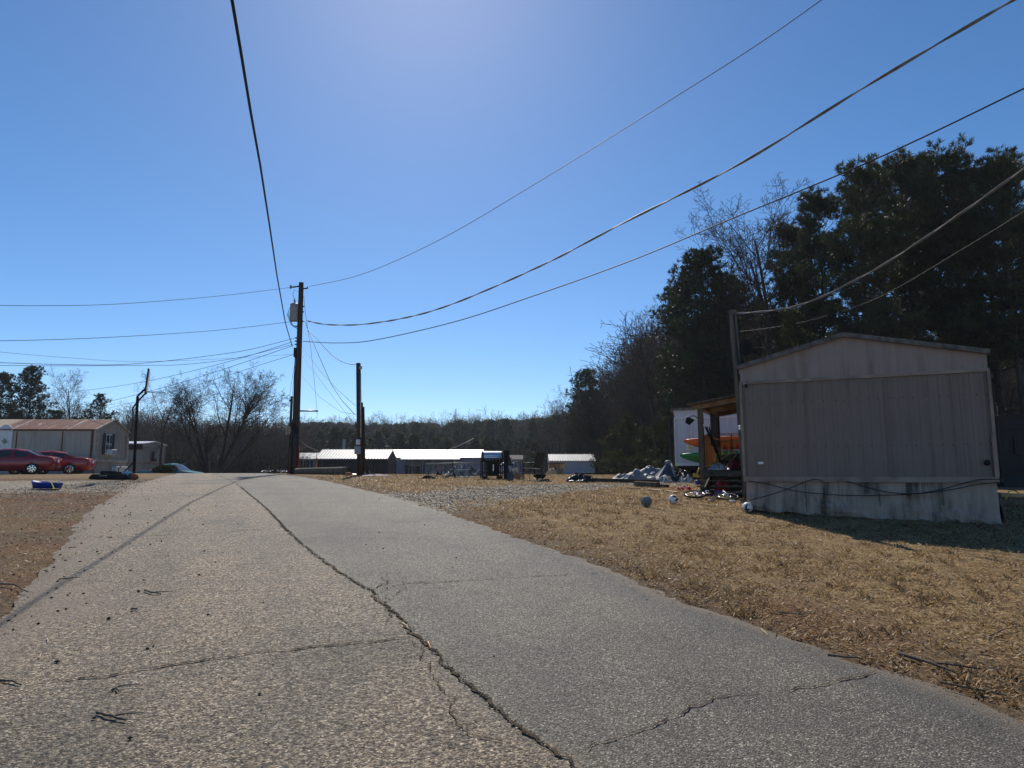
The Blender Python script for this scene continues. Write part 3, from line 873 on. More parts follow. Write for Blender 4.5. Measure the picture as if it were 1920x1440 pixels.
def pine_meshes(name, seed, height, trunk_r, crown_lo=.3, width=.28, whorls=16, per=6, tuft=9, sub=7, tl=.34, tw=.035, shape=lambda t: (1 - t) ** .55 * (.45 + 1.1 * t) , droop=0.0, mat_n='needles', lean=0.0, dead=6, cover=1.0):
    g = np.random.default_rng(seed)
    k = 12
    z = np.linspace(-.2, height, k)
    px_ = np.cumsum(g.normal(0, .05 * height / 15, k)) + lean * z / height
    py_ = np.cumsum(g.normal(0, .05 * height / 15, k))
    tp = np.stack([px_ - px_[0], py_ - py_[0], z], 1)
    tr = trunk_r * (1 - .9 * np.linspace(0, 1, k)) + .012
    br = [(tp, tr)]
    Cs = []; Ds = []
    zz = np.linspace(crown_lo, .985, whorls)
    for t in zz:
        hz = t * height
        c0 = np.array([np.interp(hz, z, tp[:, 0]), np.interp(hz, z, tp[:, 1]), hz])
        tc_ = (t - crown_lo) / (1 - crown_lo)
        Rm = width * height * shape(tc_)
        ph = g.uniform(0, 6.28)
        for b in range(per):
            if g.uniform() > cover: continue
            ph += 6.28 / per + g.normal(0, .3)
            L = max(.25, Rm * g.uniform(.65, 1.2))
            el = R(5 + 50 * tc_ ** 1.6 + g.normal(0, 8)) - droop
            d = np.array([math.cos(ph) * math.cos(el), math.sin(ph) * math.cos(el), math.sin(el)])
            nk = 5
            pts = [c0]; cur = c0.copy(); dd = d.copy()
            for i in range(nk - 1):
                cur = cur + dd * L / (nk - 1)
                dd = dd + np.array([0, 0, .10]) + g.normal(0, .08, 3); dd /= np.linalg.norm(dd)
                pts.append(cur.copy())
            pts = np.array(pts)
            rb = max(.012, trunk_r * .24 * (1 - .7 * tc_))
            br.append((pts, rb * (1 - .75 * np.linspace(0, 1, nk))))
            ns = max(3, int(sub * (.4 + L / (width * height + 1e-6))))
            for s in range(ns):
                tt = .3 + .7 * (s + g.uniform(0, 1)) / ns
                x = tt * (nk - 1); i0 = min(int(x), nk - 2); f = x - i0
                q = pts[i0] * (1 - f) + pts[i0 + 1] * f
                ax = pts[i0 + 1] - pts[i0]; ax /= np.linalg.norm(ax)
                side = g.normal(0, 1, 3); side[2] = abs(side[2]) * .6; side -= ax * side.dot(ax); side /= np.linalg.norm(side)
                sd = ax * .6 + side * .8; sd /= np.linalg.norm(sd)
                sl = L * .30 * g.uniform(.5, 1.2) * (1.2 - .7 * tt) + .12
                e = q + sd * sl
                br.append((np.array([q, e]), np.array([rb * .35, rb * .15])))
                for u in (.45, .75, 1.0):
                    Cs.append(q + sd * sl * u + g.normal(0, .05, 3)); Ds.append(sd * .5 + np.array([0, 0, .55]) + g.normal(0, .15, 3))
            Cs.append(pts[-1]); Ds.append(dd + np.array([0, 0, .4]))
    for _ in range(dead):   # bare dead limbs under the crown
        t = g.uniform(.08, crown_lo + .1); hz = t * height; ph = g.uniform(0, 6.28)
        c0 = np.array([np.interp(hz, z, tp[:, 0]), np.interp(hz, z, tp[:, 1]), hz])
        L = g.uniform(.4, 1.0) * width * height * .8
        d = np.array([math.cos(ph), math.sin(ph), g.uniform(-.1, .5)])
        p1 = c0 + d * L * .5 + g.normal(0, .1, 3); p2 = c0 + d * L + g.normal(0, .2, 3)
        br.append((np.array([c0, p1, p2]), np.array([.035, .025, .008]) * trunk_r / .2))
        for _k in range(4):
            q = c0 + (p2 - c0) * g.uniform(.3, 1); e = q + g.normal(0, .3, 3) * L * .5
            br.append((np.array([q, e]), np.array([.012, .005])))
    Vt, Ft = tubes_np(br, 5)
    Cs = np.array(Cs); Ds = np.array(Ds); Ds /= np.linalg.norm(Ds, axis=1)[:, None]
    Vn, Fn = tufts(g, Cs, Ds, tuft, tl, tw, .55)
    root = bpy.data.objects.new(name, None); COL.objects.link(root)
    mesh_np('trunk', Vt, Ft, M['bark'], root, True)
    mesh_np('crown', Vn, Fn, M[mat_n], root)
    return root
_used = set()
def plant(proto, loc, rz, sc, label, cat='tree', group=None, sxy=None):
    o = proto if proto.name not in _used else copy_tree(proto)
    _used.add(proto.name)
    o.location = loc; o.rotation_euler = (0, 0, rz); o.scale = (sxy or sc, sxy or sc, sc)
    if 'group' in o: del o['group']
    return tag(o, label, cat, group)
def real_h(proto):
    z = np.sort(np.concatenate([np.array([v.co.z for v in c.data.vertices]) for c in proto.children if c.name.startswith('crown')]))
    return float(z[int(len(z) * .993)])
def top_scale(base, py, hgt):
    """scale that lifts a tree of height hgt standing at base up to picture row py"""
    return (zpix(py, base.y) - base.z) / (real_h(hgt) if not isinstance(hgt, (int, float)) else hgt)

_ht = {}
def HT(p):
    if p.name not in _ht: _ht[p.name] = real_h(p)
    return _ht[p.name]
# prototypes
plume = lambda t: (1 - t) ** .45 * (.62 + .9 * t) * (.8 + .35 * math.sin(17 * t))
wp = [pine_meshes('pine_tree', 100 + i, 18, .25, crown_lo=lo, width=w, whorls=17, per=6, tuft=15, sub=15, tl=.34, tw=.017, shape=plume, cover=.92, dead=24)
      for i, (lo, w) in enumerate([(.38, .22), (.46, .21), (.32, .20)])]
loblolly = [pine_meshes('pine_tree', 120 + i, 12, .2, crown_lo=.30, width=.27, whorls=17, per=6, tuft=15, sub=10, tl=.27, tw=.018, cover=.85, dead=10, mat_n='needles_blue') for i in range(2)]
thinpine = [pine_meshes('pine_tree', 130 + i, 9, .14, crown_lo=.22, width=.36, whorls=13, per=5, tuft=13, sub=9, tl=.22, tw=.018, shape=lambda t: (1 - t) ** .8 * .9 + .15, cover=.8, dead=6, mat_n='needles_blue') for i in range(2)]
cedar = [pine_meshes('cedar_tree', 140 + i, 6, .12, crown_lo=.06, width=.40, whorls=17, per=6, tuft=11, sub=9, tl=.20, tw=.022, shape=lambda t: (1 - t) ** .55 * (.75 + .4 * math.sin(13 * t)) + .06, cover=.8, dead=2, mat_n='needles_olive') for i in range(2)]
TALL = dict(BARE); TALL.update(n=[13, 8, 6, 4, 0], t0=[.3, .2, .2, .15, .1], up=[.04, .16, .10, .05, 0], len=[.42, .55, .55, .5, .5], ang=[(25, 45), (25, 50), (28, 55), (30, 60), (30, 60)])
tall = [bare_meshes('bare_tree', 200 + i, 16, .2, TALL, 4, thick=1.75, min_r=.006) for i in range(3)]
WIDE = dict(BARE); WIDE.update(n=[8, 8, 7, 5, 0], t0=[.3, .15, .15, .15, .1], up=[.03, .08, .06, .03, 0], len=[.75, .6, .55, .5, .5], ang=[(30, 60), (25, 50), (25, 55), (30, 60), (30, 60)])
wide = [bare_meshes('bare_tree', 220 + i, 8, .17, WIDE, 4, thick=1.2, m_twig='twig_grey', min_r=.006) for i in range(2)]
# scrub bare trees of the wood edge (many fine stems, filled with twigs)
SCRUB = dict(BARE); SCRUB.update(n=[12, 8, 6, 4, 0], t0=[.12, .1, .1, .1, .1], up=[.03, .08, .05, .02, 0], len=[.5, .6, .55, .5, .5], ang=[(25, 65), (25, 60), (28, 60), (30, 60), (30, 60)])
scrub = [bare_meshes('bare_tree', 240 + i, 9, .10, SCRUB, 4, stems=[((.12, 0, 1), 9, .10), ((-.2, .1, 1), 7.5, .08), ((.05, -.25, 1), 6.5, .07)], thick=1.3, m_twig='twig_grey') for i in range(3)]

# --- tall white pines behind the near mobile home
BIG = [  # base column, depth, top row, proto, label
    (1640, 34.5, 318, 0, 'tall dark pine whose top stands just left of the highest pines'),
    (1735, 37.0, 292, 1, 'tall dark pine rising over the ridge of the near mobile home'),
    (1835, 35.0, 284, 2, 'highest dark pine, behind the right-hand end of the near mobile home'),
    (1930, 33.0, 300, 0, 'tall dark pine cut by the right edge of the photo'),
    (1560, 38.0, 372, 1, 'dark pine a step lower than the tall pines, beside the bare tree'),
    (1505, 41.0, 420, 2, 'lower pine leaning out at the left end of the tall pine stand'),
    (1690, 43.0, 345, 2, 'dark pine in the second row of the tall pine stand'),
    (1790, 44.0, 330, 0, 'dark pine in the second row under the highest crowns'),
    (1895, 42.0, 320, 1, 'dark pine in the second row nearest the right edge'),
    (2030, 36.0, 320, 2, 'dark pine mostly outside the right edge of the photo'),
    (1985, 46.0, 380, 0, 'rear dark pine at the very right edge of the stand'),
]
for i, (px, Y, top, k, lab) in enumerate(BIG):
    b = GX(px, Y); b.z -= .05
    s = top_scale(b, top, HT(wp[k]))
    plant(wp[k], b, 1.3 * i + .4, s, lab, 'pine tree', 'tall pines behind the near mobile home', s * (.95 if Y < 40 else 1.1))
b = GX(1328, 42); plant(loblolly[0], b, .4, top_scale(b, 470, HT(loblolly[0])), 'single bluish pine standing in front of the bare woods beside the porch roof', 'pine tree', None, top_scale(b, 470, HT(loblolly[0])) * 1.15)
b = GX(1296, 45); plant(loblolly[1], b, 4.0, top_scale(b, 535, HT(loblolly[1])), 'lower bluish pine at the left shoulder of the single bluish pine', 'pine tree', None, top_scale(b, 535, HT(loblolly[1])) * 1.05)
b = GX(1390, 50); plant(loblolly[1], b, 2.4, top_scale(b, 520, HT(loblolly[1])), 'thin pine behind the satellite dish post', 'pine tree', None, top_scale(b, 520, HT(loblolly[1])) * 1.1)
b = GX(1500, 33.5); plant(cedar[1], b, 1.4, top_scale(b, 585, HT(cedar[1])), 'olive green young pine peeping over the left roof slope of the near mobile home', 'pine tree', None, top_scale(b, 585, HT(cedar[1])) * .9)
# --- tall bare trees among the pines
for i, (px, Y, top, k, lab) in enumerate([(1446, 40, 350, 0, 'tall bare tree between the two pine groups, tallest leafless crown'), (1420, 41, 400, 1, 'bare tree leaning beside the tallest leafless crown'), (1482, 43, 372, 2, 'bare tree half hidden by the pine stand'),
                                          (1265, 50, 556, 1, 'slim bare tree rising left of the bluish pine'), (1235, 53, 590, 2, 'slim bare tree at the step down of the woods'), (1300, 49, 640, 0, 'bare tree in front of the bluish pine foot')]):
    b = GX(px, Y); s = top_scale(b, top, HT(tall[k]))
    plant(tall[k], b, 1.1 * i + .3, s, lab, 'bare tree', None, s * (1.3 if px > 1400 else 1.0))
# --- wood edge from the near home back to the far field
g = np.random.default_rng(5)
edge = []
for i in range(64):
    t = g.uniform()
    px = 1150 + 260 * t + g.normal(0, 12)
    Y = 88 - 38 * t + g.uniform(-2, 12)
    top = np.interp(px, [1120, 1180, 1240, 1300, 1400, 1450], [735, 690, 640, 620, 600, 590]) + g.uniform(0, 110)
    edge.append((px, Y, top))
edge += [(1440 + 45 * i + g.normal(0, 8), 52 + g.uniform(0, 10), 560 + g.uniform(0, 90)) for i in range(12)]
for i, (px, Y, top) in enumerate(edge):
    b = GX(px, Y); s = top_scale(b, top, HT(scrub[i % 3]))
    plant(scrub[i % 3], b, g.uniform(0, 6.28), s, 'grey leafless tree in the tangled wood edge left of the porch', 'bare tree', 'bare trees of the tangled wood edge', max(s, .75) * 1.0)
for i, (px, Y, top, k, lab) in enumerate([(1100, 84, 694, 0, 'tall ragged pine at the left end of the right-hand woods'), (1088, 88, 742, 1, 'pine with a thin top just left of the ragged pine'), (1128, 82, 738, 1, 'dense pine touching the ragged pine on its right'),
                                          (1075, 92, 775, 0, 'small dark pine lowest in the row by the white shed')]):
    b = GX(px, Y); plant(loblolly[k], b, 1.9 * i, top_scale(b, top, HT(loblolly[k])), lab, 'pine tree', None, top_scale(b, top, HT(loblolly[k])) * 1.2)
for i, (px, Y, top, k, lab) in enumerate([(1178, 62, 778, 0, 'olive green cedar catching sun at the wood edge'), (1210, 58, 800, 1, 'cedar beside the sunlit olive cedar, half behind twigs'), (1152, 68, 800, 1, 'small olive cedar nearest the white shed'), (1255, 52, 770, 0, 'dark cedar in the shade left of the kayak wall')]):
    b = GX(px, Y); plant(cedar[k], b, 1.7 * i, top_scale(b, top, HT(cedar[k])), lab, 'cedar', None, top_scale(b, top, HT(cedar[k])) * 1.15)
for i, (px, Y, top, lab) in enumerate([(1048, 104, 742, 'pale bare tree standing out against the sky over the far hill'), (1070, 100, 725, 'bare tree rising behind the ragged pine'), (1022, 112, 778, 'small bare tree lowest in the pale group by the far hill')]):
    b = GX(px, Y); s = top_scale(b, top, HT(tall[i % 3]))
    plant(tall[i % 3], b, 2.0 * i, s, lab, 'bare tree', None, s * 1.0)

# --- the bare trees beyond the road crest
STUB = dict(BARE); STUB.update(n=[7, 9, 6, 5, 0], t0=[.4, .15, .15, .15, .1], up=[.02, .05, .05, .03, 0], len=[.62, .58, .55, .5, .5], taper=[.7, .75, .75, .7, .6], ang=[(15, 45), (25, 50), (25, 55), (30, 60), (30, 60)])
spread = bare_meshes('bare_tree', 305, 8, .2, STUB, 4, thick=1.25, min_r=.0055, stems=[((.10, 0, 1), 7.2, .16), ((.30, .1, 1), 6.8, .15), ((.62, -.1, 1), 6.6, .14), ((.9, .15, 1), 6.0, .12), ((.42, .3, 1), 6.6, .12)], m_twig='twig')
b = GX(406, 52); plant(spread, b, 0, top_scale(b, 690, HT(spread)), 'many-stemmed bare tree fanning out beside the utility pole', 'bare tree')
forkt = bare_meshes('bare_tree', 312, 8, .2, STUB, 4, thick=1.25, min_r=.0055, stems=[((-.18, 0, 1), 3.6, .22), ((-.55, .1, 1), 7.0, .13), ((-.30, .2, 1), 7.2, .12), ((-.85, -.1, 1), 6.0, .11)], m_twig='twig')
b = GX(391, 50); plant(forkt, b, 0, top_scale(b, 704, HT(forkt)), 'bare tree with a broken dark stub limb at the road crest', 'bare tree')
for i, (px, Y, top, k, lab) in enumerate([(300, 60, 700, 0, 'wide bare tree behind the basketball hoop'), (265, 74, 742, 1, 'small bare tree right of the rusty roofed home'),
                                          (508, 78, 790, 1, 'low bare tree beside the basketball net pole')]):
    b = GX(px, Y); s = top_scale(b, top, HT(wide[k]))
    plant(wide[k], b, 1.9 * i + .7, s, lab, 'bare tree', None, s * .95)
# --- pines behind the rusty-roofed home
for i, (px, Y, top, k, pr, lab) in enumerate([(42, 68, 688, 0, 'l', 'tallest bushy pine behind the rusty roof'), (-14, 66, 700, 1, 'l', 'pine cut by the left edge behind the rusty roof'), (132, 72, 782, 1, 't', 'low spreading pine under the slim bare tree behind the rusty roof'),
                                              (178, 70, 740, 0, 't', 'small flat topped pine nearest the gable of the rusty roofed home'), (95, 76, 770, 1, 'l', 'dark pine in the second row behind the rusty roof'), (10, 78, 760, 0, 't', 'thin pine in the second row at the left edge')]):
    b = GX(px, Y); pr_ = loblolly if pr == 'l' else thinpine; s = top_scale(b, top, HT(pr_[k]))
    plant(pr_[k], b, 2.2 * i, s, lab, 'pine tree', None, s * 1.0)
for i, (px, Y, top, lab) in enumerate([(118, 80, 692, 'slim bare tree standing up between the pines behind the rusty roof'), (138, 84, 700, 'second slim bare tree close beside another between the pines'), (75, 90, 735, 'bare tree mostly hidden by the bushy pine')]):
    b = GX(px, Y); s = top_scale(b, top, HT(tall[i]))
    plant(tall[i], b, 2.0 * i + 1, s, lab, 'bare tree', None, s * 1.1)

# --- far-off woods that read as one mass
def lowtree(seed, kind):
    g = np.random.default_rng(seed)
    if kind == 'bare':
        out = {}
        P2 = dict(BARE); P2.update(k=[5, 4, 3, 3, 3], n=[9, 6, 5, 0, 0], t0=[.25, .15, .1, .1, .1], up=[.03, .15, .1, .0, 0])
        grow(g, np.array([0, 0, -.3]), np.array([0, 0, 1.0]), 10, .16, 0, 3, out, P2)
        ps = []
        for l in out: ps += [(p, np.maximum(r, .018)) for p, r in out[l]]
        return tubes_np(ps, 3)
    n = 230
    t = g.uniform(0, 1, n) ** .8; ph = g.uniform(0, 6.28, n)
    lo = .3
    rad = 2.3 * (1 - t) ** .6 * g.uniform(.2, 1.0, n) * (1 + .3 * np.sin(3 * ph + 5 * t))
    C = np.stack([rad * np.cos(ph), rad * np.sin(ph), (lo + (1 - lo) * t) * 10], 1)
    D = np.stack([.6 * np.cos(ph), .6 * np.sin(ph), .7 + 0 * ph], 1); D /= np.linalg.norm(D, axis=1)[:, None]
    Va, Fa = tufts(g, C, D, 5, .85, .16, .6)
    Vb, Fb = tubes_np([(np.array([[0, 0, -.3], [0, 0, 5.], [0, 0, 9.8]]), np.array([.16, .12, .03]))], 3)
    return np.concatenate([Va, Vb]), np.concatenate([Fa, Fb + len(Va)])
def forest(name, pts, kinds, m, label):
    prot = [lowtree(500 + 7 * i, kinds) for i in range(4)]
    Vs = []; Fs = []; off = 0
    for i, (x, y, hh, wd_) in enumerate(pts):
        v, f = prot[i % 4]
        a = (i * 2.399) % 6.283; c, s = math.cos(a), math.sin(a)
        k = hh / 10.0
        w = v.copy()
        w[:, 0], w[:, 1] = (v[:, 0] * c - v[:, 1] * s) * k * wd_, (v[:, 0] * s + v[:, 1] * c) * k * wd_
        w[:, 2] = v[:, 2] * k
        w += np.array([x, y, h(x, y) - .1])
        Vs.append(w); Fs.append(f + off); off += len(w)
    o = mesh_np(name, np.concatenate(Vs), np.concatenate(Fs), M[m])
    return tag(o, label, 'woods', None, 'stuff')
g = np.random.default_rng(77)
def band(n, px0, px1, Y0, Y1, top, jit, wlo=.7, whi=1.2):
    r = []
    for _ in range(n):
        px = g.uniform(px0, px1); Y = g.uniform(Y0, Y1)
        b = GX(px, Y)
        tp = (np.interp(px, *top) if isinstance(top, tuple) else top) + abs(g.normal(0, jit)) - jit * .4
        hh = zpix(tp, Y) - b.z
        if hh < 1.5: hh = 1.5
        r.append((b.x, b.y, hh, g.uniform(wlo, whi)))
    return r
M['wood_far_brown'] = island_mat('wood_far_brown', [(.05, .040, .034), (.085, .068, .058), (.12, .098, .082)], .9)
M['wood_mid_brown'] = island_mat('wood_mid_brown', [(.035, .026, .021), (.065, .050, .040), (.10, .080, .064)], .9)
far_top = ([540, 700, 830, 880, 960, 1010, 1060, 1120], [799, 803, 800, 797, 795, 793, 785, 780])
forest('far_pine_woods', band(420, 545, 1120, 170, 420, (far_top[0], [t - 2 for t in far_top[1]]), 12, .7, 1.2), 'pine', 'needles_far', 'distant pine covered hill beyond the white roofed homes')
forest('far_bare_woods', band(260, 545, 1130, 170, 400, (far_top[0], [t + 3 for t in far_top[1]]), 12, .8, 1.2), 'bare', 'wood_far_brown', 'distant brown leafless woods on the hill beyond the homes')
forest('near_pine_woods', band(80, 556, 1030, 126, 170, ([556, 725, 800, 1030], [806, 808, 822, 826]), 12, .9, 1.4), 'pine', 'needles_far', 'green pine belt close behind the dark house with the ribbed roof')
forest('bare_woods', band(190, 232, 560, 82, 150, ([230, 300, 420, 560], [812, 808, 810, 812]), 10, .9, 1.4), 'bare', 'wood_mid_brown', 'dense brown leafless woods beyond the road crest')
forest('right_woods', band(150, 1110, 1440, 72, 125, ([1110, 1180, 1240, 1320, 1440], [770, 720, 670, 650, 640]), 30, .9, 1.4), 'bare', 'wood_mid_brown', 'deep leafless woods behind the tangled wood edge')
forest('pine_woods', band(70, 1400, 2050, 56, 90, ([1400, 1500, 1650, 2050], [690, 690, 680, 640]), 40, .9, 1.3), 'pine', 'needles', 'dark pine woods in the shade behind the near mobile home')
forest('left_woods', band(50, -60, 300, 95, 140, 790, 12, .9, 1.4), 'bare', 'wood_mid_brown', 'leafless woods behind the pines and the rusty roof')

M['undergrowth'] = island_mat('undergrowth', [(.018, .014, .011), (.045, .034, .026), (.075, .058, .042)], .9)
def thicket(name, n, px0, px1, Y0, Y1, hh, label, ycurve=None):
    Vs = []; Fs = []; off = 0
    for i in range(n):
        px = g.uniform(px0, px1); Y = g.uniform(Y0, Y1)
        if ycurve: Y = np.interp(px, *ycurve) + g.uniform(0, 9)
        b = GX(px, Y); k = 36
        C = np.stack([g.normal(0, 1.1, k), g.normal(0, .8, k), g.uniform(.1, 1, k) ** 1.3 * hh * g.uniform(.5, 1.2)], 1)
        D = np.stack([g.normal(0, .5, k), g.normal(0, .5, k), np.ones(k)], 1); D /= np.linalg.norm(D, axis=1)[:, None]
        v, f = tufts(g, C, D, 5, .75, .022, .5)
        v = v + np.array([b.x, b.y, b.z - .1]); Vs.append(v); Fs.append(f + off); off += len(v)
    o = mesh_np(name, np.concatenate(Vs), np.concatenate(Fs), M['undergrowth'])
    return tag(o, label, 'undergrowth', None, 'stuff')
thicket('undergrowth', 150, 1120, 1480, 50, 80, 2.4, 'tangled brown undergrowth along the foot of the right-hand woods', ([1120, 1180, 1300, 1420, 1480], [80, 72, 54, 47, 46]))
thicket('undergrowth', 130, 1440, 2060, 33, 48, 2.2, 'dark undergrowth under the tall pines')
thicket('undergrowth', 120, 230, 560, 80, 95, 2.6, 'brown undergrowth at the foot of the leafless woods beyond the crest')
thicket('undergrowth', 160, 545, 1130, 124, 135, 3.2, 'dark undergrowth along the far wood edge behind the homes')
thicket('undergrowth', 60, -60, 250, 62, 80, 2.2, 'brown undergrowth behind the rusty roofed home')
# ------------------------------------------------------------------ mobile homes and other buildings
M['siding_taupe'] = sheet_mat('siding_taupe', (.195, .145, .12), .6, (.10, .070, .048), .5)
M['gable_taupe'] = sheet_mat('gable_taupe', (.30, .225, .195), .6, (.12, .08, .05), .75)
M['skirt_grey'] = sheet_mat('skirt_grey', (.37, .275, .215), .6, (.05, .036, .024), 1.3, streak=4, bump=.5)
M['trim_grey'] = mat('trim_grey', (.29, .215, .17), .55, var=.35, scale=3)
M['roof_edge'] = mat('roof_edge', (.14, .125, .11), .7, var=.5, scale=8)
M['siding_cream'] = sheet_mat('siding_cream', (.42, .36, .30), .6, (.16, .11, .08), .55, streak=5)
M['cream_trim'] = mat('cream_trim', (.45, .41, .33), .6, var=.25)
M['rust_trim'] = mat('rust_trim', (.16, .06, .03), .85, var=.5, scale=8)
M['shutter_navy'] = mat('shutter_navy', (.02, .024, .04), .6, var=.2)
M['grey_siding'] = sheet_mat('grey_siding', (.25, .255, .22), .6, (.16, .16, .13), .4)
M['bluegrey_siding'] = sheet_mat('bluegrey_siding', (.22, .23, .28), .6, (.12, .12, .14), .4)
M['dark_siding'] = sheet_mat('dark_siding', (.016, .016, .018), .85, (.01, .01, .011), .4)
M['shade_siding'] = sheet_mat('shade_siding', (.022, .02, .022), .9, (.01, .01, .011), .5)  # deep shade put into the colour: near black on every part
M['white_siding'] = sheet_mat('white_siding', (.60, .60, .61), .5, (.30, .28, .25), .35, streak=5)
M['shed_white'] = sheet_mat('shed_white', (.42, .44, .52), .55, (.30, .30, .34), .3)
M['metal_roof'] = mat('metal_roof', (.42, .43, .44), .5, .0, var=.18, scale=1.5, col2=(.34, .35, .37))
M['white_roof'] = mat('white_roof', (.86, .86, .85), .4, 0.0, var=.06)
M['shingle'] = mat('shingle', (.12, .12, .12), .85, var=.3)
M['deck_wood'] = mat('deck_wood', (.10, .085, .068), .85, var=.5, scale=6, stretch=(.3, 2, 2), bump=.3)
# rusty roof: bare galvanised seams through red-brown rust
rm, N, L = nodes('rust_roof')
B = N['Principled BSDF']; B.inputs['Roughness'].default_value = .75
tc = N.new('ShaderNodeTexCoord'); vec = tc.outputs['Object']
mp = N.new('ShaderNodeMapping'); mp.inputs['Scale'].default_value = (.35, 1.6, 1); L.new(vec, mp.inputs['Vector'])
nr = noise(N, L, mp.outputs['Vector'], 1.3, 6); nr2 = noise(N, L, vec, 7, 5)
rc = ramp(N, L, nr2, [(.3, (.12, .038, .022)), (.7, (.24, .085, .045))])
tan_ = ramp(N, L, nr2, [(.3, (.36, .27, .17)), (.7, (.52, .43, .30))])
sx_ = N.new('ShaderNodeSeparateXYZ'); L.new(vec, sx_.inputs[0])
fr = N.new('ShaderNodeMath'); fr.operation = 'MULTIPLY_ADD'; L.new(sx_.outputs['Y'], fr.inputs[0]); fr.inputs[1].default_value = .12; L.new(nr, fr.inputs[2])
wv = N.new('ShaderNodeMath'); wv.operation = 'PINGPONG'; L.new(sx_.outputs['Y'], wv.inputs[0]); wv.inputs[1].default_value = .9
seam = mapr(N, L, wv.outputs[0], .0, .12, 1, 0)
seamn = N.new('ShaderNodeMath'); seamn.operation = 'MULTIPLY'; L.new(seam, seamn.inputs[0]); L.new(mapr(N, L, nr, .35, .6), seamn.inputs[1])
c = mixc(N, L, mapr(N, L, nr, .58, .68), rc, tan_)
c = mixc(N, L, seamn.outputs[0], c, (.55, .50, .42))
c = mixc(N, L, mapr(N, L, sx_.outputs['Y'], 5.9, 6.4), c, tan_)
L.new(c, B.inputs['Base Color'])
M['rust_roof'] = rm

def home(name, label, loc, rz, W, Ln, base, floor, eave, peak, m, overhang=.12, peak_t=.5, group=None, skirt=True, ribs=(26, 80), trim=None, base_r=None):
    """gable end on local y=0 (facing -y), long sides at x=0 and x=W; z values are absolute heights"""
    t = thing(name, label, 'mobile home', loc, (0, 0, rz), group)
    z0 = loc[2]
    fl, ev, pk = floor - z0, eave - z0, peak - z0
    trim = (ev - .28) if trim is None else trim - z0
    bz = base - z0; bzr = (base_r if base_r is not None else base) - z0
    # walls: one part per side
    w = MB(); w.ribbed((0, 0, fl), (1, 0, 0), (0, 0, 1), W, trim - fl, ribs[0], .009, (0, -1, 0)); w.build('end_wall', M[m['wall']], t)
    w = MB(); w.ribbed((0, Ln, fl), (0, -1, 0), (0, 0, 1), Ln, ev - fl, ribs[1], .014, (-1, 0, 0)); w.build('side_wall', M[m['wall']], t)
    w = MB(); w.ribbed((W, 0, fl), (0, 1, 0), (0, 0, 1), Ln, ev - fl, ribs[1], .014, (1, 0, 0)); w.build('side_wall', M[m['wall']], t)
    w = MB(); w.ribbed((W, Ln, fl), (-1, 0, 0), (0, 0, 1), W, ev - fl, ribs[0], .014, (0, 1, 0)); w.build('end_wall', M[m['wall']], t)
    pt = W * peak_t
    for y, nm in ((-.02, 'gable'), (Ln + .02, 'gable')):
        gbl = MB(); gbl.prism([(-.02, trim), (W + .02, trim), (W + .02, ev), (pt, pk), (-.02, ev)], min(y, y * .0 + (0 if y < 0 else Ln)), max(y, 0 if y < 0 else y)); gbl.build(nm, M[m['gable']], t)
    tr = MB(); tr.box((W / 2, -.035, trim - .03), (W + .08, .03, .06)); tr.box((W / 2, -.035, fl), (W + .07, .04, .10))
    for x in (-.02, W + .02): tr.box((x, -.02, (fl + trim) / 2), (.05, .07, trim - fl - .12))
    tr.box((-.03, Ln / 2, fl), (.03, Ln, .09)); tr.box((-.03, Ln / 2, ev - .05), (.03, Ln, .09))
    tr.build('trim', M[m['trim']], t)
    # roof: two slopes with thickness
    rf = MB(); th = .05
    rf.prism([(-overhang, ev - .02), (pt, pk + .0), (W + overhang, ev - .02), (W + overhang, ev + th), (pt, pk + th + .01), (-overhang, ev + th)], -.10, Ln + .1)
    rf.build('roof', M[m['roof']], t)
    re = MB()
    for a, b in (((-overhang, ev + .015), (pt, pk + .03)), ((pt, pk + .03), (W + overhang, ev + .015))):
        d = Vector((b[0] - a[0], 0, b[1] - a[1])); an = math.atan2(d.z, d.x)
        re.box(((a[0] + b[0]) / 2, -.115, (a[1] + b[1]) / 2), (d.length, .03, .085), (0, -an, 0))
    re.build('roof_edge', M[m['edge']], t)
    if skirt:
        s = MB()
        n = 34
        for side in ((0, 0, 1, 0, W, bz, bzr, 0, -1), (0, Ln, 0, -1, Ln, bz, bz, -1, 0), (W, 0, 0, 1, Ln, bzr, bzr, 1, 0)):
            ox, oy, ux, uy, ln_, za, zb, nx_, ny_ = side
            cols = int(ln_ / .14); vs = []; fs = []; rows = 7
            for j in range(rows + 1):
                for i in range(cols + 1):
                    u = i / cols; zl = za + (zb - za) * u - .03 + .05 * float(vnoise(u * 22, 3.3, 97))
                    z = fl - .055 + (zl - fl + .055) * (j / rows)
                    d = (.016 if i % 2 else 0) + .045 * float(vnoise(u * 9, j * .55, 91)) * (j / rows) + .09 * max(0, float(vnoise(u * 14, j * .8, 93))) * (j / rows) ** 2 + .02 * float(vnoise(u * 30, j * 1.3, 95)) * (j / rows) + .07 * (j / rows) - .02
                    vs.append((ox + ux * ln_ * u + nx_ * d, oy + uy * ln_ * u + ny_ * d, z))
            for j in range(rows):
                for i in range(cols):
                    a = j * (cols + 1) + i
                    fs.append((a, a + cols + 1, a + cols + 2, a + 1))
            s.add(vs, fs)
        s.build('skirting', M[m['skirt']], t)
    return t
TAUPE = dict(wall='siding_taupe', gable='gable_taupe', trim='trim_grey', roof='shingle', edge='roof_edge', skirt='skirt_grey')
A0 = P(1401, 955, 13.8); A1 = P(1876, 982, 12.0)
RZ_H = math.atan2(A1.y - A0.y, A1.x - A0.x)
W_H = (Vector((A1.x, A1.y)) - Vector((A0.x, A0.y))).length
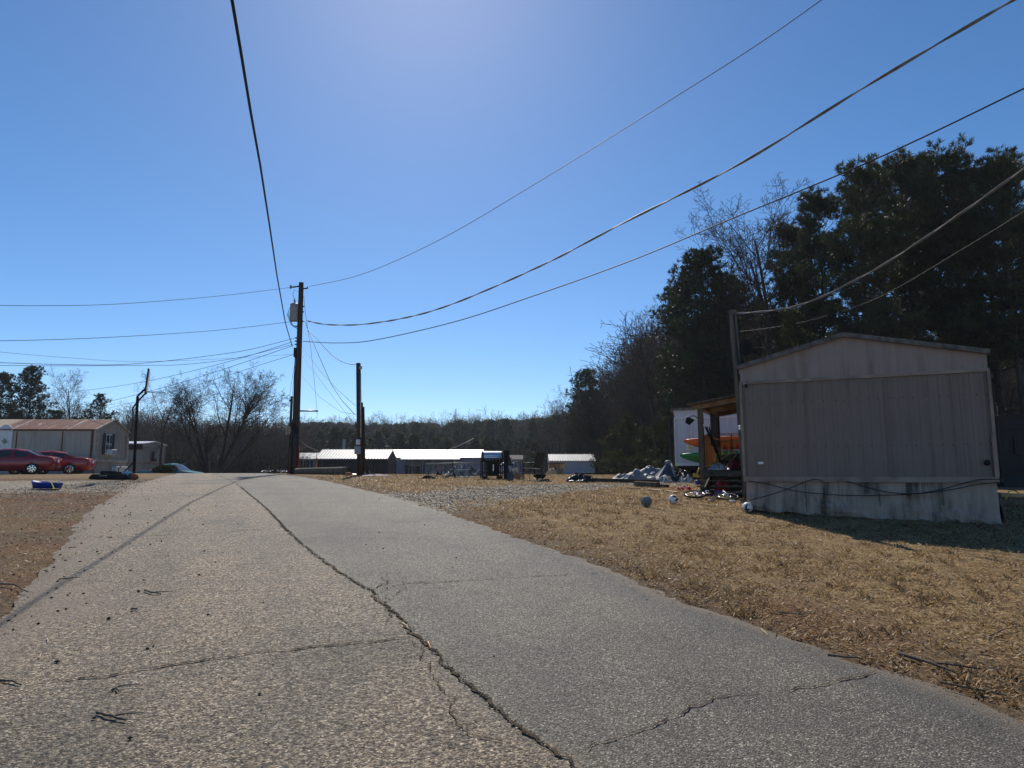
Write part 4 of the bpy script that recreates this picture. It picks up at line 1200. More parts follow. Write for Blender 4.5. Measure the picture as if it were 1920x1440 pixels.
near_home = home('mobile_home', 'weathered taupe mobile home with blank ribbed end wall and dented metal skirting', (A0.x, A0.y, A0.z), RZ_H, W_H, 11.0, A0.z, 1.39, 3.63, 4.13, TAUPE, .06, .46, base_r=A1.z - .02, trim=3.36)
def home_pt(home_, p):
    return home_.matrix_basis @ Vector(p)
near_home.rotation_euler = (0, 0, RZ_H)
bpy.context.view_layer.update()
mb = MB(); mb.box((.30, -.03, 1.39 - A0.z + .32), (.10, .012, .045)); mb.build('vent_plate', M['white_plastic'], near_home)
mb = MB()
for zz in (.62, 1.5):
    for i in range(22): mb.box((.15 + i * .19 + .02 * ((i * 7) % 3), -.018, 1.39 - A0.z + zz + .008 * ((i * 5) % 3)), (.016, .012, .016))
mb.build('screws', M['black_metal'], near_home)
for k, x in enumerate((1.18, 2.56, 3.62)):
    mb = MB(); mb.box((x, -.019, (1.39 - A0.z) + .97), (.007, .016, 1.84)); mb.build('panel_seam', M['trim_grey'], near_home)
for x in (1.1, 2.35, 3.35): 
    mb = MB(); mb.box((x, -.045, .33 - .16 * x / W_H), (.012, .02, .62 + .1 * x / W_H)); mb.build('panel_seam', M['roof_edge'], near_home)
mb = MB(); mb.box((W_H + .005, -.06, 1.39 - A0.z + .42), (.06, .03, .75)); mb.build('corner_guard', M['trim_grey'], near_home)
mb = MB(); mb.lathe([(0, 0), (.05, 0), (.05, .03), (0, .03)], 10, Euler((math.pi / 2, 0, 0)).to_matrix(), c=(W_H - .12, -.03, 1.39 - A0.z + .3)); mb.build('outlet_cap', M['black_plastic'], near_home)
# security camera under the gable corner
cm = thing('security_camera', 'small black security camera under the gable corner of the near mobile home', 'camera', home_pt(near_home, (.07, -.06, 3.30 - A0.z)), (0, 0, RZ_H))
mb = MB(); mb.box((0, .03, 0), (.05, .05, .05), bev=.01); mb.build('bracket', M['white_plastic'], cm)
mb = MB(); mb.lathe([(0, 0), (.028, .004), (.03, .10), (.0, .105)], 10, Euler((math.pi / 2 + .5, 0, .3)).to_matrix(), c=(.01, .0, -.01)); mb.build('camera_body', M['black_plastic'], cm)
# drooping cables along the skirting
def drape(name, pts, r, m, label, cat='cable'):
    o0 = Vector(pts[0]); mb = MB(); q = []
    for a, b, c, d in zip([pts[0]] + pts[:-2], pts[:-1], pts[1:], pts[2:] + [pts[-1]]):
        a, b, c, d = map(Vector, (a, b, c, d))
        for k in range(8):
            t = k / 8
            q.append(.5 * ((2 * b) + (c - a) * t + (2 * a - 5 * b + 4 * c - d) * t * t + (3 * b - a - 3 * c + d) * t ** 3) - o0)
    q.append(Vector(pts[-1]) - o0)
    mb.tube(q, r, 6)
    ob = mb.build(name, M[m], None); ob.location = o0
    return tag(ob, label, cat)
def wallpt(px, py, off=.13):
    """point on the end wall plane of the near home seen at pixel, pushed out by off"""
    n = Vector((math.sin(RZ_H), -math.cos(RZ_H), 0)); o = Vector((A0.x, A0.y, 0)) + n * off
    d = ray(px, py); t = (o - Vector((0, 0, EYE))).dot(n) / d.dot(n)
    return Vector((0, 0, EYE)) + d * t
drape('cable', [wallpt(*p) for p in [(1406, 938), (1450, 926), (1485, 914), (1510, 903), (1530, 899), (1545, 903)]], .009, 'cable_black', 'black cable climbing the left half of the taupe home skirting')
drape('cable', [wallpt(*p) for p in [(1404, 902), (1440, 908), (1490, 920), (1540, 926), (1600, 929), (1680, 928), (1740, 924), (1790, 917), (1830, 909), (1874, 904)]], .008, 'cable_black', 'long black cable sagging along the taupe home skirting')
drape('cable', [wallpt(*p) for p in [(1586, 902), (1620, 912), (1660, 922), (1710, 926), (1760, 919), (1800, 908), (1840, 899), (1874, 899)]], .009, 'cable_black', 'second black cable looping on the right half of the taupe home skirting')

# white home with the kayaks behind the porch
WH = dict(wall='white_siding', gable='white_siding', trim='white_paint', roof='shingle', edge='roof_edge', skirt='white_siding')
Yk = 25.8
kx0 = P(1266, 800, Yk).x
white_home = home('mobile_home', 'white mobile home without skirting behind the porch and kayaks', (kx0, Yk, h(kx0, Yk)), R(-16), 10.0, 3.6, h(kx0, Yk), zpix(871, Yk), zpix(769, Yk), zpix(765, Yk), WH, .16, .5, skirt=False, ribs=(34, 14))
for x in (.25, 2.2, 4.4, 6.6, 9): 
    for y in (.5, 3.0):
        mb = MB(); mb.box((x, y, (zpix(871, Yk) - h(kx0, Yk)) / 2), (.4, .4, zpix(871, Yk) - h(kx0, Yk))); mb.build('block_pier', M['grey_wood'], white_home)
mb = MB(); mb.box((5, 1.8, zpix(871, Yk) - h(kx0, Yk) - .12), (9.9, 3.4, .2)); mb.build('chassis', M['black_metal'], white_home)
# dark home beyond the right-hand end
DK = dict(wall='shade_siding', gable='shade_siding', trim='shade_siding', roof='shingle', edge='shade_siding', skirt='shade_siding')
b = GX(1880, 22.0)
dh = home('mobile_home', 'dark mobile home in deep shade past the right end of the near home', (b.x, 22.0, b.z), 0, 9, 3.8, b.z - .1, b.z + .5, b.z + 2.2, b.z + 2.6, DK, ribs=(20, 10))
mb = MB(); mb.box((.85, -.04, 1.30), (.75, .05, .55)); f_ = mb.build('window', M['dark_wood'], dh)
mb = MB(); mb.box((.85, -.07, 1.30), (.65, .02, .45)); mb.build('pane', M['shade_siding'], f_)  # pane takes the wall's painted shade colour instead of glass

# rusty roofed home on the left
CR = dict(wall='siding_cream', gable='siding_cream', trim='cream_trim', roof='rust_roof', edge='cream_trim', skirt='siding_cream')
Yr = 44.0
xr = P(181, 806, Yr).x
zb = h(xr, Yr)
W_R = 3.7
rust_home = home('mobile_home', 'long cream mobile home with rusty metal roof behind the red cars', (xr, Yr, zb), R(90), W_R, 13, zb - .15, zpix(865, Yr), zpix(806, Yr), zpix(788, Yr + 1.9), CR, .10, .5, ribs=(18, 60), trim=zpix(812, Yr))
fz = zpix(865, Yr) - zb; ez = zpix(806, Yr) - zb
mb = MB(); mb.box((-.03, .22, (fz + ez) / 2 + .1), (.03, .14, ez - fz - .25)); mb.box((-.03, 6.5, ez - .02), (.035, 12.9, .10)); mb.build('rust_streak', M['rust_trim'], rust_home)
for y in (2.15, 5.1): 
    mb = MB(); mb.box((-.025, y, (fz + ez) / 2), (.02, .05, ez - fz - .1)); mb.build('panel_seam', M['rust_trim'], rust_home)
mb = MB(); mb.box((-.03, 3.4, fz + .45), (.025, 6.6, .05)); mb.build('panel_seam', M['cream_trim'], rust_home)
def yr(px): return (xr - P(px, 840, Yr).x)
dy = yr(9)
mb = MB(); mb.box((-.04, dy, fz + .95), (.05, .92, 1.9)); mb.lathe([(0, 0), (.455, 0), (.455, .046), (0, .046)], 24, Euler((0, -math.pi / 2, 0)).to_matrix(), c=(-.012, dy, fz + 1.9)); dfr = mb.build('door', M['white_paint'], rust_home)
mb = MB(); mb.box((-.085, dy, fz + 1.28), (.03, .27, .27), (R(45), 0, 0)); mb.build('pane', M['glass'], dfr)
mb = MB(); mb.sphere((-.09, dy + .36, fz + .9), .035, 8, 6); mb.build('handle', M['galv'], dfr)
mb = MB(); mb.box((-.03, dy, fz + 1.95), (.03, 1.35, .10)); mb.box((-.03, dy - .62, fz + .95), (.03, .12, 1.9)); mb.build('door_frame', M['cream_trim'], rust_home)
# end window with shutters and an air conditioner
wx = 1.35
mb = MB(); mb.box((wx, -.04, fz + 1.16), (.68, .05, 1.32)); fr_ = mb.build('window', M['white_paint'], rust_home)
mb = MB()
for k in range(2): mb.box((wx, -.072, fz + .85 + .62 * k), (.58, .02, .55))
mb.build('pane', M['glass'], fr_)
mb = MB(); mb.box((wx + .02, -.09, fz + 1.16), (.03, .02, 1.25)); mb.build('muntin', M['white_paint'], fr_)
for s in (-1, 1):
    mb = MB(); mb.box((wx + s * .50, -.05, fz + 1.16), (.26, .04, 1.38))
    for k in range(10): mb.box((wx + s * .50, -.075, fz + .58 + k * .13), (.20, .02, .03))
    mb.build('shutter', M['shutter_navy'], rust_home)
acu = thing('air_conditioner', 'white window air conditioner under the shuttered end window', 'air conditioner', rust_home.matrix_basis @ Vector((wx + .05, -.25, fz + .62)), (0, 0, R(90)))
mb = MB(); mb.box((0, 0, 0), (.56, .42, .38), bev=.02); mb.build('case', M['white_plastic'], acu)
mb = MB()
for k in range(6): mb.box((0, -.215, -.13 + k * .05), (.46, .012, .02))
mb.build('grille', M['grey_metal'], acu)
mb = MB(); mb.box((W_R - .12, -.06, (fz + ez) / 2), (.22, .06, ez - fz - .3)); mb.box((.12, -.06, (fz + ez) / 2), (.2, .06, ez - fz - .3)); mb.box((W_R / 2, -.06, fz + .06), (W_R, .07, .22)); mb.build('corner_trim', M['cream_trim'], rust_home)
mb = MB(); mb.box((2.6, -.22, .26), (1.4, .35, .55), bev=.02); o = mb.build('utility_box', M['white_paint'], None); o.matrix_world = Matrix.Translation(Vector((xr, Yr, zb))) @ Matrix.Rotation(R(90), 4, 'Z'); tag(o, 'white utility box at the foot of the cream end wall', 'utility box')

# grey home with white roof behind the hoop pole
GR = dict(wall='grey_siding', gable='grey_siding', trim='trim_grey', roof='white_roof', edge='white_paint', skirt='grey_siding')
Yg = 58.0; xg = P(269, 850, Yg).x; zg = zpix(893, Yg)
grey_home = home('mobile_home', 'pale green-grey mobile home with white roof behind the hoop pole', (xg, Yg, zg), R(90), 3.5, 13, zg - .5, zpix(868, Yg), zpix(832, Yg), zpix(829, Yg + 2), GR, .14, .5, ribs=(20, 50))
mb = MB(); mb.box((1.6, -.05, zpix(855, Yg) - zg), (.95, .06, .9)); fr_ = mb.build('window', M['trim_grey'], grey_home)
mb = MB()
for s in (-1, 1): mb.box((1.6 + s * .23, -.085, zpix(855, Yg) - zg), (.43, .02, .8))
mb.build('pane', M['glass'], fr_)
mb = MB(); mb.box((-.06, 1.6, zpix(838, Yg) - zg), (.10, 3.0, .45)); mb.build('eave_shadow_strip', M['dark_siding'], grey_home)  # dark strip standing in for the shadow under the eave

# far homes in the hollow
BG = dict(wall='bluegrey_siding', gable='bluegrey_siding', trim='bluegrey_siding', roof='metal_roof', edge='metal_roof', skirt='bluegrey_siding')
def far_home(name, label, px0, px1, Y, y_peak, y_eave, y_base, m, ribs_roof=0, cat='mobile home', depth=5.0, over=.25):
    a = P(px0, y_eave, Y); b = P(px1, y_eave, Y)
    zb = h((a.x + b.x) / 2, Y); zb = min(zb, zpix(y_base, Y))
    ev = zpix(y_eave, Y); pk = zpix(y_peak, Y + depth / 2)
    t = home(name, label, (b.x, Y, zb), R(90), depth, b.x - a.x, zb - .3, zb + .35, ev, pk, m, over, .5, ribs=(16, 60))
    t['category'] = cat
    if ribs_roof:
        mb = MB(); Ln = b.x - a.x
        for i in range(ribs_roof + 1):
            y = Ln * i / ribs_roof
            p0 = Vector((-over, y, ev - zb + .06)); p1 = Vector((depth / 2, y, pk - zb + .07))
            d = p1 - p0; an = math.atan2(d.z, d.x)
            mb.box((p0 + p1) / 2 + Vector((0, 0, .02)), (d.length, .06, .06), (0, -an, 0))
        mb.build('roof_rib', M['metal_roof'], t)
    return t, zb, ev
t, zb, ev = far_home('mobile_home', 'small grey mobile home with dark shutters behind the utility pole', 540, 592, 104, 850, 861, 886, BG, 14)
for k, px in enumerate((575,)):
    wp_ = P(px, 872, 104); y = t.location.x - wp_.x
    mb = MB(); mb.box((-.05, y, wp_.z - zb + .1), (.06, 1.0, 1.3)); f_ = mb.build('window', M['white_paint'], t)
    mb = MB(); mb.box((-.09, y, wp_.z - zb + .1), (.02, .9, 1.2)); mb.build('pane', M['glass'], f_)
    for s in (-1, 1):
        mb = MB(); mb.box((-.06, y + s * .75, wp_.z - zb), (.05, .35, 1.5)); mb.build('shutter', M['shutter_navy'], t)
DH = dict(wall='dark_siding', gable='dark_siding', trim='dark_siding', roof='metal_roof', edge='metal_roof', skirt='dark_siding')
t2, zb, ev = far_home('house', 'dark house under a ribbed silver metal roof, seen between the poles', 592, 726, 80, 844, 861, 888, DH, 24, 'house', 6.0, .5)
for i, px in enumerate((604, 632, 702, 722)):
    w_ = P(px, 878, 80)
    mb = MB(); mb.box((-.4, t2.location.x - w_.x, (ev - zb) / 2), (.12, .12, ev - zb)); mb.build('porch_post', M['black_metal'], t2)
WR = dict(wall='bluegrey_siding', gable='bluegrey_siding', trim='bluegrey_siding', roof='white_roof', edge='white_paint', skirt='bluegrey_siding')
t3, zb, ev = far_home('mobile_home', 'long blue-grey mobile home with glaring white roof and porch awning', 728, 904, 98, 844, 858, 890, WR, 0, 'mobile home', 5.0, .3)
ax0, ax1 = P(752, 860, 96).x, P(862, 860, 96).x
aw = MB(); L_ = ax1 - ax0
aw.prism([(-3.2, ev - zb - .35), (.0, ev - zb - .12), (.0, ev - zb - .04), (-3.2, ev - zb - .27)], t3.location.x - ax1, t3.location.x - ax0, 'y'); aw.build('awning', M['white_roof'], t3)
for k in range(6):
    mb = MB(); mb.box((-3.0, t3.location.x - (ax0 + (L_ - .4) * (k + .2) / 5.4), (ev - zb - .3) / 2), (.1, .1, ev - zb - .3)); mb.build('awning_post', M['grey_metal'], t3)
mb = MB(); yw = t3.location.x - P(778, 870, 98).x
mb.box((-.05, yw, 1.75), (.06, 1.7, 1.6)); f_ = mb.build('window', M['cream_trim'], t3)
mb = MB(); mb.box((-.09, yw - .42, 1.75), (.02, .75, 1.4)); mb.box((-.09, yw + .42, 1.75), (.02, .75, 1.4)); mb.build('pane', M['glass'], f_)
for s in (-1, 1):
    mb = MB(); mb.box((-.06, yw + s * 1.15, 1.75), (.05, .5, 1.7)); mb.build('shutter', M['shutter_navy'], t3)
mb = MB(); mb.box((-1.6, t3.location.x - (ax0 + ax1) / 2, .35), (2.6, L_, .12))
for k in range(30): mb.box((-2.8, t3.location.x - ax0 - L_ * (k + .5) / 30, .85), (.05, .05, .9))
mb.box((-2.8, t3.location.x - (ax0 + ax1) / 2, 1.3), (.08, L_, .06)); mb.build('porch_rail', M['grey_wood'], t3)
# sheds
SG = dict(wall='bluegrey_siding', gable='bluegrey_siding', trim='bluegrey_siding', roof='shingle', edge='shingle', skirt='bluegrey_siding')
t4, zb, ev = far_home('shed', 'small dark blue-grey shed with shingle roof beyond the barbecue', 952, 979, 88, 854, 862, 889, SG, 0, 'shed', 2.6, .15)
SW = dict(wall='shed_white', gable='shed_white', trim='shed_white', roof='metal_roof', edge='metal_roof', skirt='shed_white')
t5, zb, ev = far_home('shed', 'pale blue-white storage shed with ribbed silver roof before the woods', 1031, 1114, 70, 853, 865, 891, SW, 17, 'shed', 3.4, .15)
# wooden animal coop in front of the pale shed
cb = GX(1021, 60)
cp = thing('animal_coop', 'low brown plywood coop with flat roof beside the pale shed', 'coop', cb)
wc = P(1056, 880, 60).x - cb.x; hc = zpix(869, 60) - cb.z
mb = MB(); mb.box((wc * .62, .6, hc / 2), (wc * .74, 1.2, hc)); mb.build('wall', M['plywood'], cp)
mb = MB(); mb.box((wc * .45, .5, hc + .04), (wc * 1.25, 1.6, .07), (0, R(2), 0)); mb.build('roof', M['deck_wood'], cp)
mb = MB(); mb.box((wc * .5, -.02, hc * .4), (.35, .04, .45)); mb.build('door', M['black_metal'], cp)
mb = MB(); mb.box((.02, .1, hc / 2), (.08, .08, hc)); mb.box((.02, 1.0, hc / 2), (.08, .08, hc)); mb.build('post', M['grey_wood'], cp)
mb = MB(); mb.box((wc * .98, .2, hc * .8), (.5, .5, .45), bev=.02); o = mb.build('nest_box', M['new_wood'], cp)
# grey vent pipe standing among the far pines
b = GX(643, 112); mb = MB(); zt = zpix(824, 112) - b.z
mb.tube([(0, 0, -.2), (0, 0, zt)], .22, 8); mb.box((0, 0, zt), (.5, .5, .06)); o = mb.build('vent_pipe', M['transformer_grey']); o.location = b; tag(o, 'grey vertical pipe rising behind the ribbed silver roof', 'pipe')

# ------------------------------------------------------------------ porch of the near home
pc0 = Vector((5.02, 18.3, 0)); pz = h(5.02, 18.3)
porch = thing('porch', 'small roofed wooden porch with open steps beside the near mobile home', 'porch', (pc0.x, pc0.y, pz), (0, 0, RZ_H))
dz = 1.60 - pz; PW, PD = 1.72, 3.0
mb = MB()
for i in range(20): mb.box((PW / 2, .07 + i * .147, dz - .02), (PW, .138, .04))
mb.box((PW / 2, -.02, dz - .12), (PW, .04, .16)); mb.box((-.0, PD / 2, dz - .12), (.04, PD, .16)); mb.build('deck', M['deck_wood'], porch)
zf = zpix(757, 18.3) - pz; zbk = zf + .10
posts = [(.05, .05), (.05, PD - .05), (PW - .06, PD - .05)]
for i, (x, y) in enumerate(posts):
    mb = MB(); zt = zf - .05
    mb.box((x, y, zt / 2 - .1), (.14 if i == 0 else .10, .10, zt + .2)); mb.build('post', M['grey_wood'], porch)
# roof rises toward the home wall
an = math.atan2(.26, PW)
mb = MB(); mb.box((PW / 2 - .02, PD / 2 - .05, zf + .13), (PW + .45, PD + .5, .035), (0, -an, 0)); mb.build('roof', M['grey_wood'], porch)
mb = MB()
for y in (.02, PD * .5, PD): mb.box((PW / 2, y, zf + .045), (PW + .2, .045, .12), (0, -an, 0))
mb.box((.05, PD / 2, zf - .07), (.05, PD + .2, .13)); mb.build('roof_beam', M['plywood'], porch)
mb = MB()
for i in range(17): mb.box((.02, .26 + i * .135, dz + .47), (.022, .115, .86))
mb.build('side_rail', M['cedar'], porch)
mb = MB(); mb.box((.03, PD / 2, dz + .93), (.10, PD - .2, .04)); mb.box((PW / 2, PD - .04, dz + .88), (PW, .06, .09)); mb.box((PW / 2, PD - .03, dz + 1.1), (PW * .9, .04, .03)); mb.build('hand_rail', M['cedar'], porch)
mb = MB()
for i in range(9): mb.box((.15 + i * .18, PD - .04, dz + .43), (.035, .035, .85))
mb.build('baluster', M['cedar'], porch)
mb = MB(); mb.box((.06, PD * .75, dz + 1.25), (.02, PD * .45, 1.1)); mb.build('lattice_screen', M['black_metal'], porch)
nst = 4
for i in range(nst):
    zz = dz - (i + 1) * dz / (nst + .35); yy = -.14 - .25 * i
    mb = MB(); mb.box((PW / 2, yy, zz), (PW - .06, .26, .038)); mb.build('step_tread', M['grey_wood'], porch)
for x in (.30, PW - .10):
    mb = MB(); mb.prism([(0.0, dz - .05), (0.0, dz - .32), (-1.12, -.05), (-1.12, .18)], x - .02, x + .02, 'x'); mb.build('step_stringer', M['dark_wood'], porch)
mb = MB()
for x in (.06, PW - .06):
    mb.box((x, PD - .05, dz / 2 - .1), (.1, .1, dz))
mb.build('deck_leg', M['dark_wood'], porch)
mb = MB(); mb.box((PW / 2, .55, dz / 2 - .12), (PW - .1, .04, dz - .1)); mb.box((.06, PD / 2 + .2, dz / 2 - .12), (.04, PD - .7, dz - .1)); mb.build('under_deck_panel', M['dark_wood'], porch)
def porch_pt(p): return Matrix.Translation((pc0.x, pc0.y, pz)) @ Matrix.Rotation(RZ_H, 4, 'Z') @ Vector(p)
# ------------------------------------------------------------------ poles
def bolts(mb, pts, r=.03):
    for p in pts: mb.box(p, (r * 2, r * 2.4, r * 1.6))
    return mb
YP = 36.0
pb = P(553, 884, YP); pb.z = h(pb.x, pb.y) - .1
ptop = P(565, 530, YP)
pole = thing('utility_pole', 'tall dark wooden utility pole with a grey transformer at the road crest', 'utility pole', pb)
lv = ptop - pb; HP = lv.length
def pz_(py):                                   # point on the pole axis, local, at picture row
    t = (zpix(py, YP) - pb.z) / lv.z
    return lv * t
mb = MB(); q = [lv * (i / 10) for i in range(11)]
mb.tube(q, [.185 - .055 * i / 10 for i in range(11)], 12); mb.build('shaft', M['wood_pole'], pole)
mb = MB(); a = pz_(536); e = P(545, 539, YP - .3) - pb
mb.tube([a, e], .045, 6); mb.build('crossarm', M['grey_wood'], pole)
mb = MB(); mb.lathe([(0, -.1), (.05, -.08), (.065, -.02), (.05, .02), (.06, .06), (.03, .12), (0, .13)], 10, c=e + Vector((0, 0, .02))); mb.build('insulator', M['transformer_grey'], pole)
mb = MB(); mb.box(pz_(541) + Vector((.2, 0, 0)), (.25, .05, .06)); mb.lathe([(0, 0), (.05, .02), (.03, .12), (0, .14)], 8, c=pz_(541) + Vector((.33, 0, -.02))); mb.build('insulator', M['black_plastic'], pole)
tp = P(551.5, 602, YP) - pb; tt = P(551.5, 571, YP) - pb; hh = (tt - tp).z
tfm = MB(); tfm.lathe([(0, 0), (.22, 0), (.235, .03), (.235, hh - .05), (.25, hh - .04), (.25, hh), (.16, hh + .06), (0, hh + .08)], 18, c=tp); trn = tfm.build('transformer', M['transformer_grey'], pole)
mb = MB(); mb.lathe([(.05, 0), (.07, .03), (.045, .08), (.065, .12), (.04, .17), (.05, .22), (.0, .26)], 10, Euler((0, -.15, 0)).to_matrix(), c=tt + Vector((.04, 0, .06))); mb.build('bushing', M['transformer_grey'], trn)
mb = MB(); mb.box(tp + Vector((.3, 0, hh * .75)), (.18, .12, .08)); mb.box(tp + Vector((.3, 0, hh * .35)), (.18, .12, .08)); mb.build('bracket', M['galv'], trn)
mb = MB(); mb.tube([tt + Vector((.02, 0, .3)), tt + Vector((-.1, 0, .55)), tt + Vector((0, -.05, .8)), pz_(549)], .012, 5)
for k in range(3):
    mb.tube([tp + Vector((-.22 + .04 * k, -.1, hh * (.8 - .2 * k))), tp + Vector((-.34 + .05 * k, -.15, .3)), tp + Vector((-.12 + .06 * k, -.12, -.22 - .05 * k)), tp + Vector((.2, -.08, -.32 - .06 * k)), pz_(612 + 3 * k)], .014, 5)
mb.build('jumper_wire', M['cable_black'], pole)
mb = MB()
for py in (575, 585, 603, 612, 634, 640, 646, 654, 662, 668):
    mb = MB(); mb.box(pz_(py) + Vector((.16 if py % 2 else -.17, -.05, 0)), (.10, .07, .06)); mb.build('cable_clamp', M['black_metal'], pole)
mb = MB(); mb.box(pz_(661) + Vector((-.2, -.02, 0)), (.12, .16, .5)); hw = mb.build('cable_clamp', M['black_metal'], pole)
# conduit and cables stapled to the pole
mb = MB(); mb.tube([pz_(885) + Vector((-.16, -.12, 0)), pz_(780) + Vector((-.15, -.12, 0)), pz_(665) + Vector((-.16, -.1, 0))], .03, 6)
mb.tube([pz_(880) + Vector((.13, -.14, 0)), pz_(820) + Vector((.13, -.14, 0))], .035, 6); mb.build('conduit', M['cable_black'], pole)
mb = MB(); mb.tube([pz_(885) + Vector((.19, -.03, 0)), pz_(835) + Vector((.185, -.03, 0))], .035, 6); mb.build('marker_strip', mat('marker_red', (.45, .05, .03), .6), pole)
# sidewalk guy: strut out to the right, anchor wire with yellow guard
mb = MB(); arm_end = P(594.5, 770.5, YP) - pb; mb.tube([pz_(770.5), arm_end], .045, 8); mb.sphere(arm_end, .07, 8, 6); mb.build('guy_strut', M['galv'], pole)

def wire(pxs, Ys, r, label, m='cable_black', twist=0.0, name='cable'):
    """a hanging cable through picture points given with their depths"""
    kp = [P(a, b, y) for (a, b), y in zip(pxs, Ys)]
    o0 = kp[0].copy(); q = []
    ext = [kp[0]] + kp + [kp[-1]]
    seg = 14
    for i in range(len(kp) - 1):
        a, b, c, d = ext[i], ext[i + 1], ext[i + 2], ext[i + 3]
        for k in range(seg):
            t = k / seg
            q.append(.5 * ((2 * b) + (c - a) * t + (2 * a - 5 * b + 4 * c - d) * t * t + (3 * b - a - 3 * c + d) * t ** 3) - o0)
    q.append(kp[-1] - o0)
    mb = MB()
    if twist:
        L_ = 0; pts2 = [[], []]
        fine = []
        for a, b in zip(q[:-1], q[1:]):
            n = max(1, int((b - a).length / .16))
            fine += [a.lerp(b, k / n) for k in range(n)]
        fine.append(q[-1])
        for i, p in enumerate(fine):
            d = (fine[min(i + 1, len(fine) - 1)] - fine[max(i - 1, 0)]).normalized()
            s = d.cross(Vector((0, 0, 1))).normalized(); u = s.cross(d)
            ph = i * .45
            for k in range(2):
                pts2[k].append(p + (s * math.cos(ph + k * math.pi) + u * math.sin(ph + k * math.pi)) * twist)
        mb.tube(pts2[0], r, 5); mb.tube(pts2[1], r * .8, 5); mb.tube(fine, r * .5, 4)
    else:
        mb.tube(q, r, 6)
    ob = mb.build(name, M[m]); ob.location = o0
    return tag(ob, label, 'cable')
def sagline(p0, p1, sag, n=7):
    """points between two world points with a parabolic sag, returned for direct use"""
    p0 = Vector(p0); p1 = Vector(p1)
    return [p0.lerp(p1, t / n) - Vector((0, 0, sag * 4 * (t / n) * (1 - t / n))) for t in range(n + 1)]
def wire3(pts, r, label, m='cable_black'):
    o0 = Vector(pts[0]); mb = MB(); mb.tube([Vector(p) - o0 for p in pts], r, 6)
    ob = mb.build('cable', M[m]); ob.location = o0
    return tag(ob, label, 'cable')

# thick cable coming over the camera to the pole
a = P(548, 650, YP - .2); b = P(505, 420, 17.0); c = P(470, 210, 10.5); d = P(435, 0, 7.9)
back = d + (d - c).normalized() * 26; back.z = d.z + .9
kp = [a, P(535, 605, 30), P(519, 515, 23), b, P(488, 310, 13.2), c, P(452, 100, 9.0), d]
far_ = [d.lerp(back, t) - Vector((0, 0, .7 * t * (1 - t))) for t in (.2, .4, .6, .8, 1.0)]
o0 = a.copy(); mb = MB(); mb.tube([p - o0 for p in kp + far_], .022, 6); ob = mb.build('cable', M['cable_black']); ob.location = o0
tag(ob, 'thick black cable running from the utility pole straight overhead', 'cable')
# the four spans to the right
wire([(1560, -16), (1540, 0), (1400, 97), (1200, 223), (1000, 347), (850, 436), (740, 490), (660, 520), (580, 537)], [13, 13.3, 15.5, 18.5, 22.5, 26.5, 30, 33, YP], .011, 'thin highest wire rising from the pole top to the upper right', 'cable_black')
wire([(1960, -32), (1900, 0), (1640, 152), (1380, 311), (1175, 415), (1000, 505), (820, 580), (700, 606), (620, 609), (577, 602)], [11, 11.5, 14, 17, 20.5, 24, 28.5, 32, 34.5, YP], .020, 'thick twisted cable crossing the sky to the upper right', 'cable_grey', .020)
wire([(1990, 132), (1920, 166), (1640, 299), (1370, 411), (1180, 490), (1000, 555), (850, 604), (700, 638), (630, 643), (568, 640)], [13.5, 14, 16.5, 19.5, 22.5, 26, 29, 32.5, 34.5, YP], .019, 'smooth black cable below the thick twisted one', 'cable_black')
# leaning service post at the near home's corner
YS = 13.9
sb = P(1404, 955, YS); sb.z = h(sb.x, sb.y) - .15; st = P(1373, 583, YS + .2)
sp = thing('service_post', 'leaning weathered square service post at the corner of the near home', 'post', sb)
sv = st - sb
mb = MB(); dn = sv.normalized(); an = dn.to_track_quat('Z', 'Y').to_matrix()
mb.box(sv * .5, (.11, .11, sv.length), an); mb.build('shaft', M['grey_wood'], sp)
mb = MB(); mb.box(sv * .995, (.14, .14, .05), an); mb.build('cap', M['grey_wood'], sp)
def spz(py): return sv * ((zpix(py, YS) - sb.z) / sv.z)
mb = MB(); mb.box(spz(818) + Vector((.06, -.10, 0)), (.16, .10, .30), bev=.015); mb.build('meter_box', M['transformer_grey'], sp)
mb = MB(); mb.box(spz(802) + Vector((-.05, -.10, 0)), (.08, .08, .10), bev=.01); mb.build('junction_box', M['white_paint'], sp)
mb = MB(); mb.box(spz(865) + Vector((.12, -.09, 0)), (.13, .09, .52), an, bev=.012); mb.build('breaker_box', M['transformer_grey'], sp)
mb = MB(); mb.tube([spz(830) + Vector((.08, -.1, .05)), spz(842) + Vector((.11, -.1, 0))], .035, 8)
mb.tube([spz(888) + Vector((.14, -.08, 0)), spz(915) + Vector((.17, -.06, 0)), spz(935) + Vector((.24, 0, 0))], .05, 8); mb.build('conduit', M['galv'], sp)
mb = MB(); mb.tube([spz(586) + Vector((0, -.07, 0)), spz(700) + Vector((.02, -.075, 0)), spz(800) + Vector((-.02, -.08, 0))], .016, 5); mb.build('feed_wire', M['cable_black'], sp)
dsh = thing('satellite_dish', 'dark round satellite dish on the leaning service post', 'satellite dish', P(1396, 651, YS + .35), (R(12), R(-4), R(20)))
mb = MB(); prof = [(0, 0), (.06, .004), (.12, .02), (.168, .045), (.172, .05), (.166, .055), (.12, .03), (.06, .014), (0, .01)]
mb.lathe(prof, 20, Euler((math.pi / 2, 0, 0)).to_matrix()); mb.build('reflector', M['black_plastic'], dsh)
mb = MB(); mb.tube([(0, .04, 0), (-.1, .10, -.03), (-.22, .0, -.02)], .018, 6); mb.build('bracket', M['galv'], dsh)
mb = MB(); mb.tube([(0, -.02, -.15), (0, -.30, -.10)], .012, 6); mb.box((0, -.31, -.09), (.05, .07, .05)); mb.build('feed_arm', M['black_plastic'], dsh)
